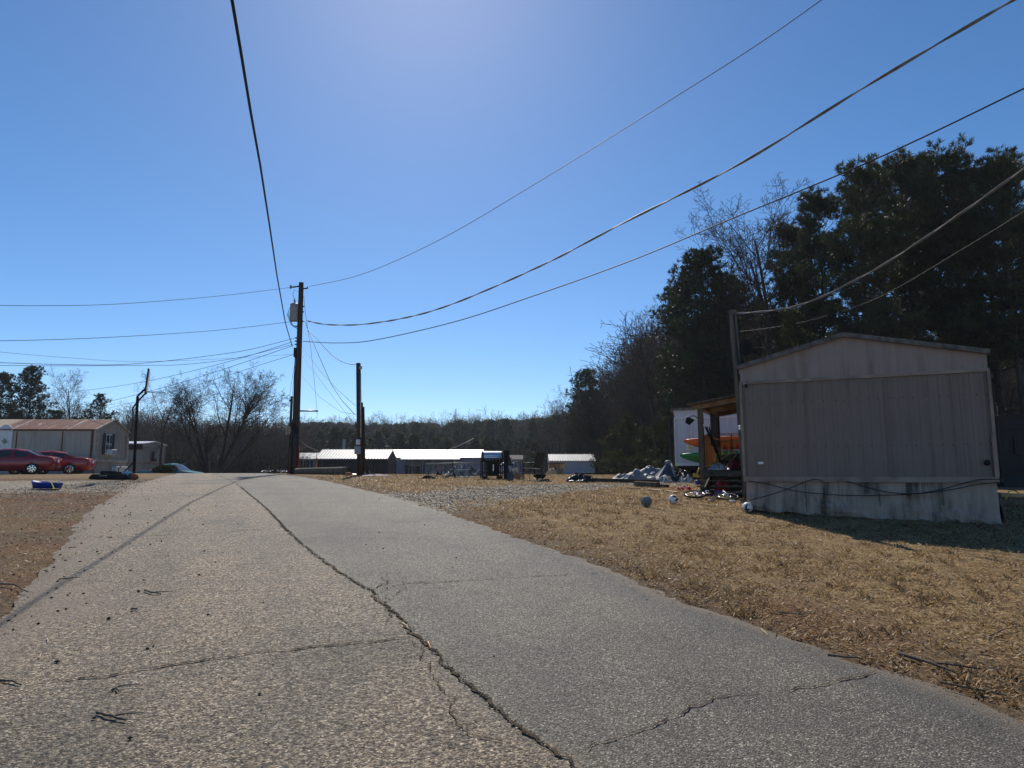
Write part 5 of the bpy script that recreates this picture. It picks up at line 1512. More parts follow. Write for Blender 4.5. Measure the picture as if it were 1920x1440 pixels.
wire([(1990, 262), (1920, 316), (1780, 415), (1640, 506), (1520, 565), (1450, 582), (1378, 588)], [8.6, 9, 10, 11.3, 12.5, 13.2, YS + .15], .012, 'grey twisted service cable running from the leaning post to the right edge', 'cable_grey', .011)
wire([(1990, 350), (1920, 396), (1800, 470), (1640, 561), (1500, 605), (1385, 622)], [8.6, 9, 10, 11.3, 12.5, YS + .1], .004, 'thin dull wire under the grey twisted service cable', 'cable_black')
# wires leaving to the left
wire([(545, 539), (400, 556), (200, 571), (0, 573), (-120, 571)], [YP - .3, 32, 28, 25, 23.5], .011, 'thin wire from the pole crossarm to the left edge', 'cable_black')
wire([(548, 603), (420, 618), (300, 627), (150, 635), (0, 639), (-120, 639)], [YP, 33, 30.5, 28, 26, 24.5], .012, 'wire from the transformer level to the left edge', 'cable_black')
wire([(552, 634), (470, 655), (400, 666), (300, 678), (210, 684), (100, 683), (0, 680), (-120, 675)], [YP, 34, 33, 31.5, 30, 28.5, 27, 25.5], .013, 'low sagging wire dipping above the left-hand pines', 'cable_black')
wire([(551, 645), (450, 670), (350, 683), (260, 685), (130, 686), (0, 685), (-120, 683)], [YP, 34.5, 33, 31.5, 30, 28, 26.5], .011, 'lowest nearly level wire over the left-hand pines', 'cable_black')
wire([(550, 664), (430, 672), (260, 678), (130, 671), (0, 660), (-120, 648)], [YP, 34, 31, 29, 27, 25.5], .007, 'faint thin wire above the sagging low wires at the left', 'cable_grey')
wire([(548, 641), (450, 672), (330, 703), (240, 721), (150, 733), (90, 738)], [YP, 38, 44, 50, 57, 63], .013, 'service wire dropping behind the hoop backboard toward the far pines', 'cable_black')
wire([(549, 648), (450, 682), (340, 717), (240, 744), (190, 756)], [YP, 38, 43, 46.5, 47], .013, 'service wire dropping toward the gable of the rusty roofed home', 'cable_black')
wire([(549, 665), (470, 690), (360, 725), (260, 752), (205, 765)], [YP, 38, 44, 50, 55], .011, 'thinnest service wire dropping toward the rusty roofed home', 'cable_black')

# pair of short service posts right of the pole
YQ = 30.5
q0 = P(674, 889, YQ); q0.z = h(q0.x, q0.y) - .1
sv2 = thing('service_post', 'dark double service post with grey meter boxes right of the utility pole', 'post', q0)
def ql(px, py, dy=0.0): return P(px, py, YQ + dy) - q0
mb = MB(); mb.tube([ql(675, 892), ql(672, 681)], [.13, .105], 10); mb.build('shaft', M['wood_pole'], sv2)
mb = MB(); mb.tube([ql(679, 892, .3), ql(677.5, 755, .3)], [.085, .08], 8); mb.build('shaft', M['wood_pole'], sv2)
mb = MB(); mb.tube([ql(682.5, 891, .2), ql(681, 763, .2)], [.07, .06], 8); mb.build('shaft', M['dark_wood'], sv2)
mb = MB(); mb.tube([ql(676, 700, -.15), ql(676.5, 820, -.15)], .03, 6); mb.lathe([(0, 0), (.07, .0), (.08, .1), (0, .16)], 8, c=ql(676, 692, -.12)); mb.build('conduit', M['galv'], sv2)
mb = MB(); mb.box(ql(671.5, 829, -.2), (.17, .14, .24), bev=.02); mb.lathe([(0, 0), (.075, 0), (.075, .1), (0, .12)], 12, Euler((math.pi / 2, 0, 0)).to_matrix(), c=ql(671.5, 828, -.27)); mb.build('meter', M['white_plastic'], sv2)
mb = MB(); mb.box(ql(670.5, 844, -.2), (.26, .14, .36), bev=.02); mb.build('breaker_box', M['transformer_grey'], sv2)
# guys and drops between the pole and the service post
hub = P(577, 618, YP - .2)
wire3([P(569.5, 555, YP), P(573, 590, YP - .1), hub], .010, 'thin lead from the pole top to the drop wire knot')
wire3([P(570, 601, YP), P(574, 608, YP - .1), hub], .010, 'short lead joining the twisted cable to the drop wires')
wire3([hub, P(598, 640, 35), P(622, 666, 34), P(640, 678, 32.8), P(655, 683, 31.8), P(671, 684, YQ)], .013, 'drop wire curving to the top of the short service post')
wire3([hub, P(600, 672, 35), P(622, 722, 34), P(642, 752, 32.5), P(666, 778, YQ)], .013, 'drop wire falling steeply to the middle of the short service post')
wire3([hub, P(583, 655, YP - .3), P(590, 720, YP - .2), pb + arm_end], .008, 'guy wire from the knot to the end of the pole strut')
wire3([pb + arm_end, P(594.3, 830, YP - .1), P(593, 880, YP)], .008, 'guy wire hanging straight down from the pole strut')
wire3([P(567, 650, YP), P(600, 695, 34), P(635, 733, 32), P(667, 761, YQ)], .008, 'thin straight wire from the pole to the service post side')
wire3([P(567, 668, YP), P(610, 725, 33.5), P(645, 770, 31.5), P(662, 793, YQ)], .007, 'faint wire ending low beside the service post')
wire3([P(566, 704, YP), P(600, 745, 34), P(640, 773, 32), P(667, 777, YQ)], .007, 'faint sagging wire from mid pole to the service post')
wire3([P(559, 824, YP), P(575, 836, 46), P(596, 846, 80)], .02, 'pale wire from the pole base to the ribbed silver roof', 'cable_grey')
wire3([P(820, 850, 97), P(860, 836, 104), P(888, 822, 112)], .03, 'pale wire rising from the white roof into the woods', 'cable_grey')
for k, (pa, pb_, lab) in enumerate([((555, 668), (541, 760), 'slack drop wire between the utility pole and the net pole'), ((554, 668), (546, 800), 'second slack drop wire close to the utility pole')]):
    wire3([P(*pa, YP), P((pa[0] + pb_[0]) / 2 - 1.5, (pa[1] + pb_[1]) / 2 + 4, YP + .5), P(*pb_, YP + 1.5)], .009, lab)
gg = thing('guy_guard', 'orange-yellow guy wire guard standing before the dark house', 'guy guard', GX(592.5, YP))
mb = MB(); gz = zpix(858, YP) - gg.location.z; mb.tube([(0, 0, -.05), (0, 0, gz)], .035, 6); mb.build('sleeve', mat('guard_yellow', (.50, .20, .04), .6), gg)
# slim pole with a basketball net, left of the utility pole
b = GX(541, 38.0); np_ = thing('net_pole', 'slim dark pole carrying a worn basketball net beside the utility pole', 'pole', b)
mb = MB(); zt = zpix(743, 38) - b.z; mb.tube([(0, 0, -.1), (0, 0, zt)], .075, 8); mb.box((-.04, -.05, zt - .25), (.1, .1, .12)); mb.build('shaft', M['wood_pole'], np_)
zr = zpix(799, 38) - b.z
mb = MB(); mb.tube([(.19 * math.cos(i * .3927) - .04, .19 * math.sin(i * .3927) - .27, zr) for i in range(16)], .012, 5, closed=True); mb.tube([(0, -.06, zr), (0, -.10, zr)], .02, 5); mb.build('rim', M['black_metal'], np_)
M['net'] = mat('net', (.50, .42, .33), .9, var=.3)
mb = MB()
for s in (1, -1):
    for i in range(12):
        pts = []
        for k in range(6):
            t = k / 5; r_n = .19 - .09 * t; an_ = i * 2 * math.pi / 12 + s * t * .9
            pts.append((r_n * math.cos(an_) - .04, r_n * math.sin(an_) - .27, zr - .48 * t))
        mb.tube(pts, .009, 4)
mb.build('net', M['net'], np_)
# satellite dish on its own mast beside the pole
b = GX(545.5, 35.0); sd = thing('satellite_dish', 'black satellite dish on a dark mast hugging the utility pole', 'satellite dish', b)
zt = zpix(800, 35) - b.z; mb = MB(); mb.tube([(0, 0, -.1), (0, 0, zt)], .05, 8); mb.box((.02, -.06, zt * .62), (.12, .1, .2)); mb.build('mast', M['black_metal'], sd)
mb = MB(); mb.lathe([(0, 0), (.12, .01), (.24, .05), (.32, .10), (.33, .11), (.31, .11), (.23, .065), (.12, .025), (0, .015)], 20, Euler((R(75), 0, R(72))).to_matrix(), c=(.0, -.02, zt - .12)); mb.build('reflector', M['black_plastic'], sd)
mb = MB(); mb.tube([(0, 0, zt - .45), (-.25, -.1, zt - .5), (-.38, -.14, zt - .35)], .015, 5); mb.build('feed_arm', M['black_metal'], sd)
# long log lying by the pole
la = P(556, 883, 34.0); la.z = h(la.x, la.y) + .17; lb = P(656, 886, 31.5); lb.z = h(lb.x, lb.y) + .2
lg = thing('log', 'long old utility pole section lying as a log beside the road crest', 'log', la)
dl = lb - la; mb = MB()
mb.tube([dl * (i / 8) for i in range(9)], [.15 + .05 * i / 8 for i in range(9)], 14); mb.build('trunk', M['grey_wood'], lg)
mb = MB(); mb.lathe([(0, .012), (.195, .0)], 14, dl.to_track_quat('Z', 'Y').to_matrix(), c=dl * 1.001); mb.build('cut_end', M['dark_wood'], lg)

# ------------------------------------------------------------------ basketball hoop on the left
YB = 25.0
bb = GX(251, YB)
bh = thing('basketball_hoop', 'black portable basketball hoop seen edge-on at the left of the road', 'basketball hoop', bb)
def bl(px, py, dy=0.0): return P(px, py, YB + dy) - bb
mb = MB(); mb.tube([bl(251, 888), bl(254, 820), bl(257.5, 754), bl(258.2, 744)], .052, 10); mb.build('pole', M['black_metal'], bh)
mb = MB(); mb.tube([bl(257, 744), bl(274, 727)], .035, 6); mb.tube([bl(258, 753), bl(274, 736)], .03, 6); mb.tube([bl(257, 754), bl(249, 765), bl(249, 772)], .03, 6); mb.tube([bl(249, 765), bl(249.3, 788), bl(246.5, 806), bl(241, 820)], .015, 5); mb.build('lift_arm', M['black_metal'], bh)
bc = bl(276, 715.5); hB = (bl(276, 694) - bl(276, 737)).z
mb = MB(); rot = Euler((0, R(4), R(26.5))).to_matrix()
mb.box(bc, (.05, 1.10, hB), rot, bev=.01); mb.build('backboard_frame', M['black_metal'], bh)
mb = MB(); mb.box(bc + rot @ Vector((.035, 0, 0)), (.02, 1.04, hB - .05), rot); mb.build('backboard', M['white_paint'], bh)
rc_ = bl(277, 735) + Vector((.33, .13, 0))
mb = MB(); mb.tube([rc_ + Vector((.225 * math.cos(i * .3142), .225 * math.sin(i * .3142), 0)) for i in range(20)], .011, 5, closed=True); mb.tube([bl(276, 735), rc_ - Vector((.2, .08, 0))], .02, 5); mb.build('rim', M['black_metal'], bh)
mb = MB()
for s in (1, -1):
    for i in range(10):
        mb.tube([rc_ + Vector(((.22 - .08 * k / 4) * math.cos(i * .628 + s * k * .2), (.22 - .08 * k / 4) * math.sin(i * .628 + s * k * .2), -.42 * k / 4)) for k in range(5)], .004, 3)
mb.build('net', M['net'], bh)
bs = MB(); c0 = bl(214, 893, -.1); c0.z = .09
bs.box((c0.x, c0.y, .095), (1.42, .8, .19), bev=.05, taper=(.94, .9)); bs.build('base', M['black_plastic'], bh)
mb = MB(); mb.tube([bl(232, 886, -.1), bl(249, 868)], .028, 6); mb.tube([bl(223, 889, -.1), bl(222, 878), bl(227, 875)], .02, 5); mb.build('brace', M['black_metal'], bh)
mb = MB(); mb.tube([(c0.x - .3, c0.y - .41, .13), (c0.x - .02, c0.y - .41, .13)], .012, 5); mb.build('seam_line', M['grey_metal'], bh)
bx = bl(209, 883, 1.0); mb = MB(); mb.box((0, 0, 0), (.62, .4, .22), bev=.02); ob = mb.build('crate', M['black_plastic']); ob.location = bb + Vector((bx.x, bx.y, .0)); ob.location.z = h(ob.location.x, ob.location.y) + .17
tag(ob, 'low black plastic crate behind the hoop base', 'crate')
mb = MB(); mb.box((0, 0, 0), (.32, .26, .09), bev=.03); ob = mb.build('tray', mat('pale_blue', (.25, .5, .65), .5)); ob.location = bb + Vector((bl(240, 885, -.1).x, -.12, .235)); tag(ob, 'small pale blue plastic tray resting on the hoop base', 'tray')
def ball(name, px, py_base, Y, dia, m, label, m2=None, seed=0, loc=None):
    b = GX(px, Y) if loc is None else loc
    t = thing(name, label, 'ball', (b.x, b.y, float(ground_z(b.x, b.y)) + dia / 2 - .004), (seed * 1.3, .5 + seed, seed * 2.1))
    mb = MB(); mb.sphere((0, 0, 0), dia / 2, 28, 18); mb.build('cover', m, t)
    if m2:
        # painted swirl panels standing a hair proud of the cover
        g_ = np.random.default_rng(seed + 40)
        for k in range(5):
            ax = Vector(g_.normal(0, 1, 3)).normalized(); u = ax.orthogonal().normalized(); v = ax.cross(u)
            a0 = g_.uniform(0, 6.28); vs = []; fs = []; n = 12
            for i in range(n + 1):
                t_ = i / n; a_ = a0 + 1.9 * t_; el = .35 + .35 * math.sin(math.pi * t_) * (1 if k % 2 else -1)
                wdt = .20 * math.sin(math.pi * t_) + .02
                for s in (-1, 0, 1):
                    e = el + s * wdt
                    p = (u * math.cos(a_) + v * math.sin(a_)) * math.cos(e) + ax * math.sin(e)
                    vs.append(p.normalized() * (dia / 2 + .0015))
            for i in range(n):
                for s in range(2): fs.append((i * 3 + s, i * 3 + s + 1, i * 3 + s + 4, i * 3 + s + 3))
            q = MB(); q.add(vs, fs, True); q.build('panel', m2, t)
    return t
M['ball_grey'] = mat('ball_grey', (.21, .205, .19), .6, var=.3, scale=9, bump=.3, bscale=60)
M['ball_white'] = mat('ball_white', (.72, .71, .68), .45, var=.15)
M['ball_navy'] = mat('ball_navy', (.025, .028, .05), .45, var=.3)
M['ball_orange'] = mat('ball_orange', (.26, .07, .025), .7, var=.3, bump=.3, bscale=90)
bk = ball('basketball', 252, 899, 24.4, .24, M['ball_orange'], 'orange-brown basketball resting against the hoop base')
mb = MB()
for M_ in (Matrix.Identity(3), Euler((math.pi / 2, 0, 0)).to_matrix(), Euler((0, math.pi / 2, 0)).to_matrix()):
    mb.tube([M_ @ Vector((.1205 * math.cos(i * .2618), .1205 * math.sin(i * .2618), 0)) for i in range(24)], .003, 4, closed=True)
mb.build('seam', M['black_plastic'], bk)
gpt = G(1212, 950); b1 = ball('ball', 1212, 950, gpt.y, .235, M['ball_grey'], 'scuffed grey ball alone on the dry lawn, nearest the gravel', loc=gpt, seed=1)
mb = MB()
for e_ in ((0, 0, 0), (1.57, 0, 0), (0, 1.57, 0)): 
    M_ = Euler(e_).to_matrix(); mb.tube([M_ @ Vector((.1178 * math.cos(i * .2618), .1178 * math.sin(i * .2618), 0)) for i in range(24)], .002, 4, closed=True)
mb.build('seam', M['black_plastic'], b1)
gpt = G(1263, 944.5); ball('soccer_ball', 1263, 944, gpt.y, .215, M['ball_white'], 'white soccer ball with dark swirls in the middle of the lawn beside the grey ball', M['ball_navy'], 2, gpt)
gpt = G(1402, 961); ball('soccer_ball', 1403, 958, gpt.y, .2, M['ball_white'], 'white and navy soccer ball against the corner of the taupe home', M['ball_navy'], 5, gpt)
# blue sled with yellow rope
gp = G(88, 917)
sl = thing('plastic_sled', 'blue plastic sled lying on leafy dirt with a yellow rope', 'sled', (gp.x, gp.y, gp.z + .02), (0, 0, R(-6)))
M['sled_blue'] = mat('sled_blue', (.010, .035, .25), .5, var=.15, spec=.2)
n = 24; vs = []; fs = []
ringdef = [(.50, .26, .16), (.47, .235, .165), (.40, .19, .02), (.05, .03, .015)]
for a_, b_, z_ in ringdef + [(.43, .215, .0), (.49, .25, .14)]:
    for i in range(n):
        t_ = i * 2 * math.pi / n; cx = math.copysign(abs(math.cos(t_)) ** .6, math.cos(t_)); cy = math.copysign(abs(math.sin(t_)) ** .6, math.sin(t_))
        vs.append((a_ * cx * .78, b_ * cy, z_ + .04 * max(0, -cx) * (z_ > .1)))
order = [3, 2, 1, 0, 5, 4]
for a_, b_ in zip(order[:-1], order[1:]):
    for i in range(n): fs.append((a_ * n + i, a_ * n + (i + 1) % n, b_ * n + (i + 1) % n, b_ * n + i))
fs.append(tuple(3 * n + i for i in range(n))); fs.append(tuple(4 * n + i for i in range(n)))
mb = MB(); mb.add(vs, fs, True); mb.build('tub', M['sled_blue'], sl)
mb = MB(); mb.tube([(-.38, .1, .2), (-.44, 0, .205), (-.38, -.1, .2)], .018, 6); mb.tube([(.36, .1, .15), (.42, 0, .16), (.36, -.1, .15)], .018, 6); mb.build('grip', mat('sled_pale', (.25, .34, .6), .4), sl)
mb = MB(); mb.tube([(.22, -.18, .16), (.30, -.22, .16), (.36, -.25, .10), (.42, -.27, .03), (.47, -.28, .005), (.42, -.31, .0), (.52, -.31, .005)], .014, 5); mb.build('rope', mat('rope_yellow', (.75, .68, .12), .7), sl)
# ------------------------------------------------------------------ cars
def car(name, label, cat, loc, rz, body, L=4.75, W=1.8, Hc=1.46, kind='sedan', plate=True, group=None):
    """nose toward +x; base at z=0"""
    t = thing(name, label, cat, loc, (0, 0, rz), group)
    # stations along x (rear -> nose): x, half width, sill z, belt z, roof z, roof half width
    s = L / 4.75; k = Hc / 1.46
    if kind == 'sedan':
        st = [(-2.36, .62, .42, .80, .80, .55), (-2.30, .76, .30, .95, .95, .66), (-2.05, .86, .24, 1.02, 1.03, .74), (-1.62, .90, .22, 1.02, 1.07, .72), (-1.05, .90, .20, 1.00, 1.36, .60), (-.45, .90, .20, .98, 1.46, .60), (.15, .90, .20, .97, 1.455, .60), (.62, .90, .20, .95, 1.33, .60),
              (1.22, .89, .20, .93, 1.00, .70), (1.6, .88, .22, .88, .92, .72), (2.05, .82, .24, .78, .82, .66), (2.30, .68, .30, .66, .68, .55), (2.37, .5, .40, .58, .58, .4)]
        cab = (3, 8)
    elif kind == 'pickup':
        st = [(-2.40, .80, .45, .98, .98, .72), (-2.36, .84, .40, 1.0, 1.0, .78), (-1.6, .86, .38, 1.0, 1.0, .78), (-.72, .86, .36, 1.0, 1.01, .78), (-.70, .86, .36, 1.0, 1.02, .70), (-.55, .86, .34, 1.0, 1.50, .60), (.05, .86, .34, .98, 1.54, .60), (.35, .86, .34, .96, 1.48, .60),
              (.98, .86, .34, .95, 1.02, .72), (1.5, .85, .36, .92, .95, .72), (2.1, .80, .38, .84, .86, .66), (2.34, .66, .44, .72, .73, .55), (2.38, .5, .5, .66, .66, .45)]
        cab = (4, 8)
    else:
        st = [(-2.30, .66, .45, .95, .95, .6), (-2.28, .84, .36, 1.02, 1.06, .72), (-2.22, .90, .32, 1.05, 1.30, .68), (-1.95, .92, .30, 1.05, 1.66, .64), (-1.2, .92, .28, 1.04, 1.72, .64), (-.4, .92, .28, 1.03, 1.73, .64), (.3, .92, .28, 1.02, 1.66, .64), (.6, .92, .28, 1.0, 1.52, .64),
              (1.22, .91, .28, 1.0, 1.07, .74), (1.65, .90, .30, .96, 1.0, .74), (2.05, .84, .34, .88, .90, .68), (2.28, .7, .4, .76, .77, .55), (2.34, .5, .5, .68, .68, .45)]
        cab = (1, 8); k = Hc / 1.73
    # refine stations
    S = np.array(st); xi = np.arange(len(S)); xf = np.linspace(0, len(S) - 1, (len(S) - 1) * 3 + 1)
    S2 = np.stack([np.interp(xf, xi, S[:, j]) for j in range(6)], 1)
    ring = []
    for x, w, zs, zb_, zr, wr in S2:
        x *= s; w *= W / 1.8; wr *= W / 1.8; zb_ *= k; zr *= k
        dz_ = zr - zb_
        ring.append([(x, 0, zs), (x, -w * .8, zs), (x, -w * .97, zs + .12), (x, -w, (zs + zb_) / 2), (x, -w * .985, zb_ - .12), (x, -w * .94, zb_), (x, -(w * .94 * .25 + wr * .75), zb_ + dz_ * .80), (x, -wr * .9, zb_ + dz_ * .96), (x, -wr * .5, zr), (x, 0, zr + .01)])
    nr = 10; body_f = []; win_f = {}; vs = []
    for r_ in ring: vs += r_ + [(a_, -b_, c_) for a_, b_, c_ in r_[::-1][1:-1]]
    nn_ = 2 * nr - 2
    for i in range(len(ring) - 1):
        for j in range(nn_):
            f = (i * nn_ + j, i * nn_ + (j + 1) % nn_, (i + 1) * nn_ + (j + 1) % nn_, (i + 1) * nn_ + j)
            side = j in (5, nn_ - 6); topq = j in (6, 7, 8, 9, 10, nn_ - 7, nn_ - 8)
            u = xf[i] + .15
            glass = False
            if cab[0] + .9 <= u < cab[1] - .2 and side and S2[i, 4] - S2[i, 3] > .12: glass = not (int(cab[0] + 2.6) <= u < int(cab[0] + 2.6) + .3)
            if topq and (cab[1] - 1 <= u < cab[1] - .05): glass = True
            if topq and kind == 'sedan' and cab[0] <= u < cab[0] + 1: glass = True
            if topq and kind == 'pickup' and cab[0] <= u < cab[0] + 1: glass = True
            if topq and kind == 'suv' and cab[0] + .6 <= u < cab[0] + 1.8: glass = True
            if not glass: body_f.append(f)
            elif side: win_f.setdefault(('side_window', j, u < int(cab[0] + 2.6)), []).append(f)
            else: win_f.setdefault(('windscreen' if u > (cab[0] + cab[1]) / 2 else 'rear_window', 0, 0), []).append(f)
    body_f.append(tuple(range(nn_ - 1, -1, -1))); body_f.append(tuple(range((len(ring) - 1) * nn_, len(ring) * nn_)))
    def sub(fs):
        ids = sorted({i for f in fs for i in f}); mp_ = {a: b for b, a in enumerate(ids)}
        return [vs[i] for i in ids], [tuple(mp_[i] for i in f) for f in fs]
    mb = MB(); mb.add(*sub(body_f), True); mb.build('body', M[body], t)
    for (nm, _, _), fs in win_f.items():
        mb = MB(); mb.add(*sub(fs), True); mb.build(nm, M['glass'], t)
    for sx_, sy in ((-1, -1), (-1, 1), (1, -1), (1, 1)):
        cx, cy = sx_ * 1.38 * s, sy * (W / 2 - .10)
        mb = MB(); mb.lathe([(.20, -.105), (.30, -.11), (.325, -.08), (.325, .08), (.30, .11), (.20, .105)], 24, Euler((math.pi / 2, 0, 0)).to_matrix(), c=(cx, cy, .325)); wh = mb.build('tyre', M['rubber'], t)
        mb = MB(); yo = sy * .085
        for a_ in range(7):
            an_ = a_ * 2 * math.pi / 7
            mb.box((cx + .11 * math.cos(an_), cy + yo, .325 + .11 * math.sin(an_)), (.20, .03, .055), (0, -an_, 0))
        mb.lathe([(0, -.02), (.05, -.02), (.05, .02), (0, .02)], 10, Euler((math.pi / 2, 0, 0)).to_matrix(), c=(cx, cy + yo, .325))
        mb.lathe([(.185, -.03), (.225, -.03), (.225, .03), (.185, .03)], 24, Euler((math.pi / 2, 0, 0)).to_matrix(), c=(cx, cy + yo, .325)); mb.build('rim', M['chrome'], wh)
        mb = MB(); mb.lathe([(.0, -.01), (.36, -.01), (.36, .01), (0, .01)], 24, Euler((math.pi / 2, 0, 0)).to_matrix(), c=(cx, sy * (W / 2 - .012), .335)); mb.build('wheel_arch', M['black_plastic'], t)
    ez = (.80 if kind == 'sedan' else .95) * k
    for sy in (-1, 1):
        mb = MB(); mb.box((-2.27 * s, sy * W * .36, ez + .04), (.16, .30, .15), (0, 0, sy * .35), bev=.03); tl = mb.build('taillight', M['tail_red'], t)
        mb = MB(); mb.box((-2.335 * s, sy * W * .32, ez + .03), (.05, .13, .07), (0, 0, sy * .3)); mb.build('lens', M['lamp_clear'], tl)
        mb = MB(); mb.box((2.22 * s, sy * W * .32, .66 * k), (.18, .34, .12), (0, 0, -sy * .45), bev=.03); mb.build('headlight', M['lamp_clear'], t)
        mb = MB(); mb.box((.62 * s, sy * (W / 2 + .05), 1.0 * k), (.10, .16, .11), bev=.03); mb.build('mirror', M[body], t)
        for hx in (-.35, .55) if kind != 'pickup' else (.0,):
            mb = MB(); mb.box((hx * s, sy * W * .502, .86 * k), (.20, .03, .035), bev=.01); mb.build('door_handle', M[body], t)
    mb = MB(); mb.box((-2.30 * s, 0, .50), (.14, W * .80, .20), bev=.05); mb.build('bumper', M[body], t)
    if plate:
        mb = MB(); mb.box((-2.395 * s, 0, ez - .02), (.02, .32, .16)); mb.build('licence_plate', M['white_plastic'], t)
    mb = MB(); mb.box((-2.37 * s, 0, ez + .10), (.03, .70, .035)); mb.build('trim_strip', M['chrome'], t)
    return t
c1 = GX(29, 38.5); car('parked_car', 'dark red sedan cut by the left edge, parked in front of the rusty roofed home', 'car', (c1.x - .55, c1.y + .2, h(c1.x - 1, c1.y)), R(180 + 18), 'red_car')
c2 = GX(85, 40.5); car('parked_car', 'brighter red sedan with a rear spoiler lip, parked beyond the dark red one', 'car', (c2.x - .45, c2.y + .8, h(c2.x, c2.y)), R(180 + 18), 'red_car_bright', Hc=1.42, W=1.78)
pk = GX(332, 50); zz = zpix(870, 50) - 1.50
car('parked_car', 'teal pickup half hidden below the road crest', 'pickup', (pk.x - .3, 50, zz), R(-6), 'teal_car', Hc=1.46, kind='pickup', plate=False)
sv_ = GX(955, 78); car('parked_car', 'silver hatchback seen from behind, beyond the barbecue and the smoker', 'car', (sv_.x, 80, h(sv_.x, 80) - .02), R(84), 'silver_car', Hc=1.5, kind='suv')
dc = GX(654, 73); car('parked_car', 'black sedan in the shade of the dark house', 'car', (dc.x, 73, h(dc.x, 73) - .1), R(180), 'dark_car', plate=False)

# ------------------------------------------------------------------ garden bits: evergreen shrub by the pickup
g = np.random.default_rng(3)
def shrub(name, loc, wx, wy, hz, n, m, label, tl=.16, tw=.03):
    t = thing(name, label, 'shrub', loc)
    C = g.normal(0, 1, (n, 3)); C /= np.linalg.norm(C, axis=1)[:, None]; C *= g.uniform(.3, 1, n)[:, None] ** .5
    C = C * np.array([wx, wy, hz]) * (1 + .3 * fbm(C[:, 0] * 2, C[:, 1] * 2, 4))[:, None]; C[:, 2] = np.abs(C[:, 2]) + .1
    D = C / np.linalg.norm(C, axis=1)[:, None] + np.array([0, 0, .5]); D /= np.linalg.norm(D, axis=1)[:, None]
    V_, F_ = tufts(g, C, D, 9, tl, tw, .6); mesh_np('foliage', V_, F_, M[m], t)
    tb = [(np.array([[0, 0, -.05], C[i] * .5, C[i]]), np.array([.03, .02, .006])) for i in range(0, n, max(1, n // 40))]
    V_, F_ = tubes_np(tb, 4); mesh_np('stem', V_, F_, M['bark'], t)
    return t
b = GX(306, 43); shrub('shrub', b, .62, .5, .36, 420, 'needles_olive', 'low olive evergreen shrub at the road crest before the teal pickup')
for i, (px, Y, w_, hz, lab) in enumerate([(1290, 29, .8, .7, 'dim bush under the raised floor of the white home'), (290, 60, .7, .4, 'dark bush at the corner of the grey home')]):
    b = GX(px, Y); shrub('shrub', b, w_, .6, hz, 160, 'needles_far', lab)

# ------------------------------------------------------------------ barbecue and yard things
YG = 25.6
gb = GX(922, YG)
gr = thing('gas_barbecue', 'black gas barbecue with rounded steel lid in the yard', 'barbecue', gb, (0, 0, R(10)))
s_ = (zpix(846, YG) - gb.z)
mb = MB(); mb.box((.02, 0, s_ * .36), (.44, .45, s_ * .52), bev=.01); cab_ = mb.build('cabinet', M['black_metal'], gr)
mb = MB(); mb.box((.02, -.235, s_ * .40), (.03, .03, .25)); mb.build('door_handle', M['steel'], cab_)
for x in (-.26, .28):
    mb = MB(); mb.box((x, .0, s_ * .05), (.16, .40, .10), bev=.02); mb.build('wheel', M['rubber'], gr)
mb = MB(); mb.prism([(-.36, s_ * .60), (.36, s_ * .60), (.42, s_ * .74), (-.42, s_ * .74)], -.26, .26); mb.build('firebox', M['black_metal'], gr)
mb = MB(); arc = [(-.25, 0)] + [(-.25 + .5 * (1 - math.cos(math.pi * i / 10)) / 2, .30 * math.sin(math.pi * i / 10) ** .7) for i in range(1, 10)] + [(.25, 0)]
mb.prism([(a_, s_ * .75 + b_ * (s_ * .25 / .30)) for a_, b_ in arc], -.33, .33, 'x'); mb.build('lid', M['steel'], gr)
mb = MB(); mb.prism([(a_ * 1.01, s_ * .75 + b_ * (s_ * .25 / .295)) for a_, b_ in arc], -.38, -.33, 'x'); mb.prism([(a_ * 1.01, s_ * .75 + b_ * (s_ * .25 / .295)) for a_, b_ in arc], .33, .38, 'x'); mb.build('lid_end', M['black_metal'], gr)
mb = MB(); mb.tube([(-.25, -.29, s_ * .82), (.25, -.29, s_ * .82)], .014, 6); mb.build('lid_handle', M['steel'], gr)
for i in range(5):
    mb = MB(); mb.lathe([(0, 0), (.026, 0), (.022, .04), (0, .045)], 10, Euler((math.pi / 2, 0, 0)).to_matrix(), c=(-.24 + i * .12, -.27, s_ * .68)); mb.build('knob', M['chrome'], gr)
for sx_ in (-1, 1):
    mb = MB(); mb.box((sx_ * .56, 0, s_ * .735), (.32, .42, .03), bev=.01); mb.build('side_shelf', M['grey_metal'] if sx_ < 0 else M['black_metal'], gr)
mb = MB()
for x in (-.38, .36):
    for y in (-.2, .2): mb.box((x, y, s_ * .36), (.035, .035, s_ * .70))
mb.box((-.19, 0, s_ * .23), (.40, .4, .025)); mb.box((-.19, -.2, s_ * .34), (.40, .02, .02)); mb.box((.34, .0, s_ * .12), (.1, .4, .02)); mb.build('leg_frame', M['black_metal'], gr)
b = GX(949, 24.8); mb = MB(); zt = zpix(846, 24.8) - b.z
bn = thing('smoker', 'tall black square metal smoker right beside the gas barbecue', 'smoker', b)
mb.box((0, 0, zt * .5), (.185, .2, zt), bev=.01); mb.build('body', M['black_metal'], bn)
mb = MB(); mb.box((0, 0, zt + .01), (.2, .21, .02)); mb.build('lid', M['black_metal'], bn)
mb = MB(); mb.box((.0, -.11, zt * .45), (.02, .03, .3)); mb.build('handle', M['black_plastic'], bn)
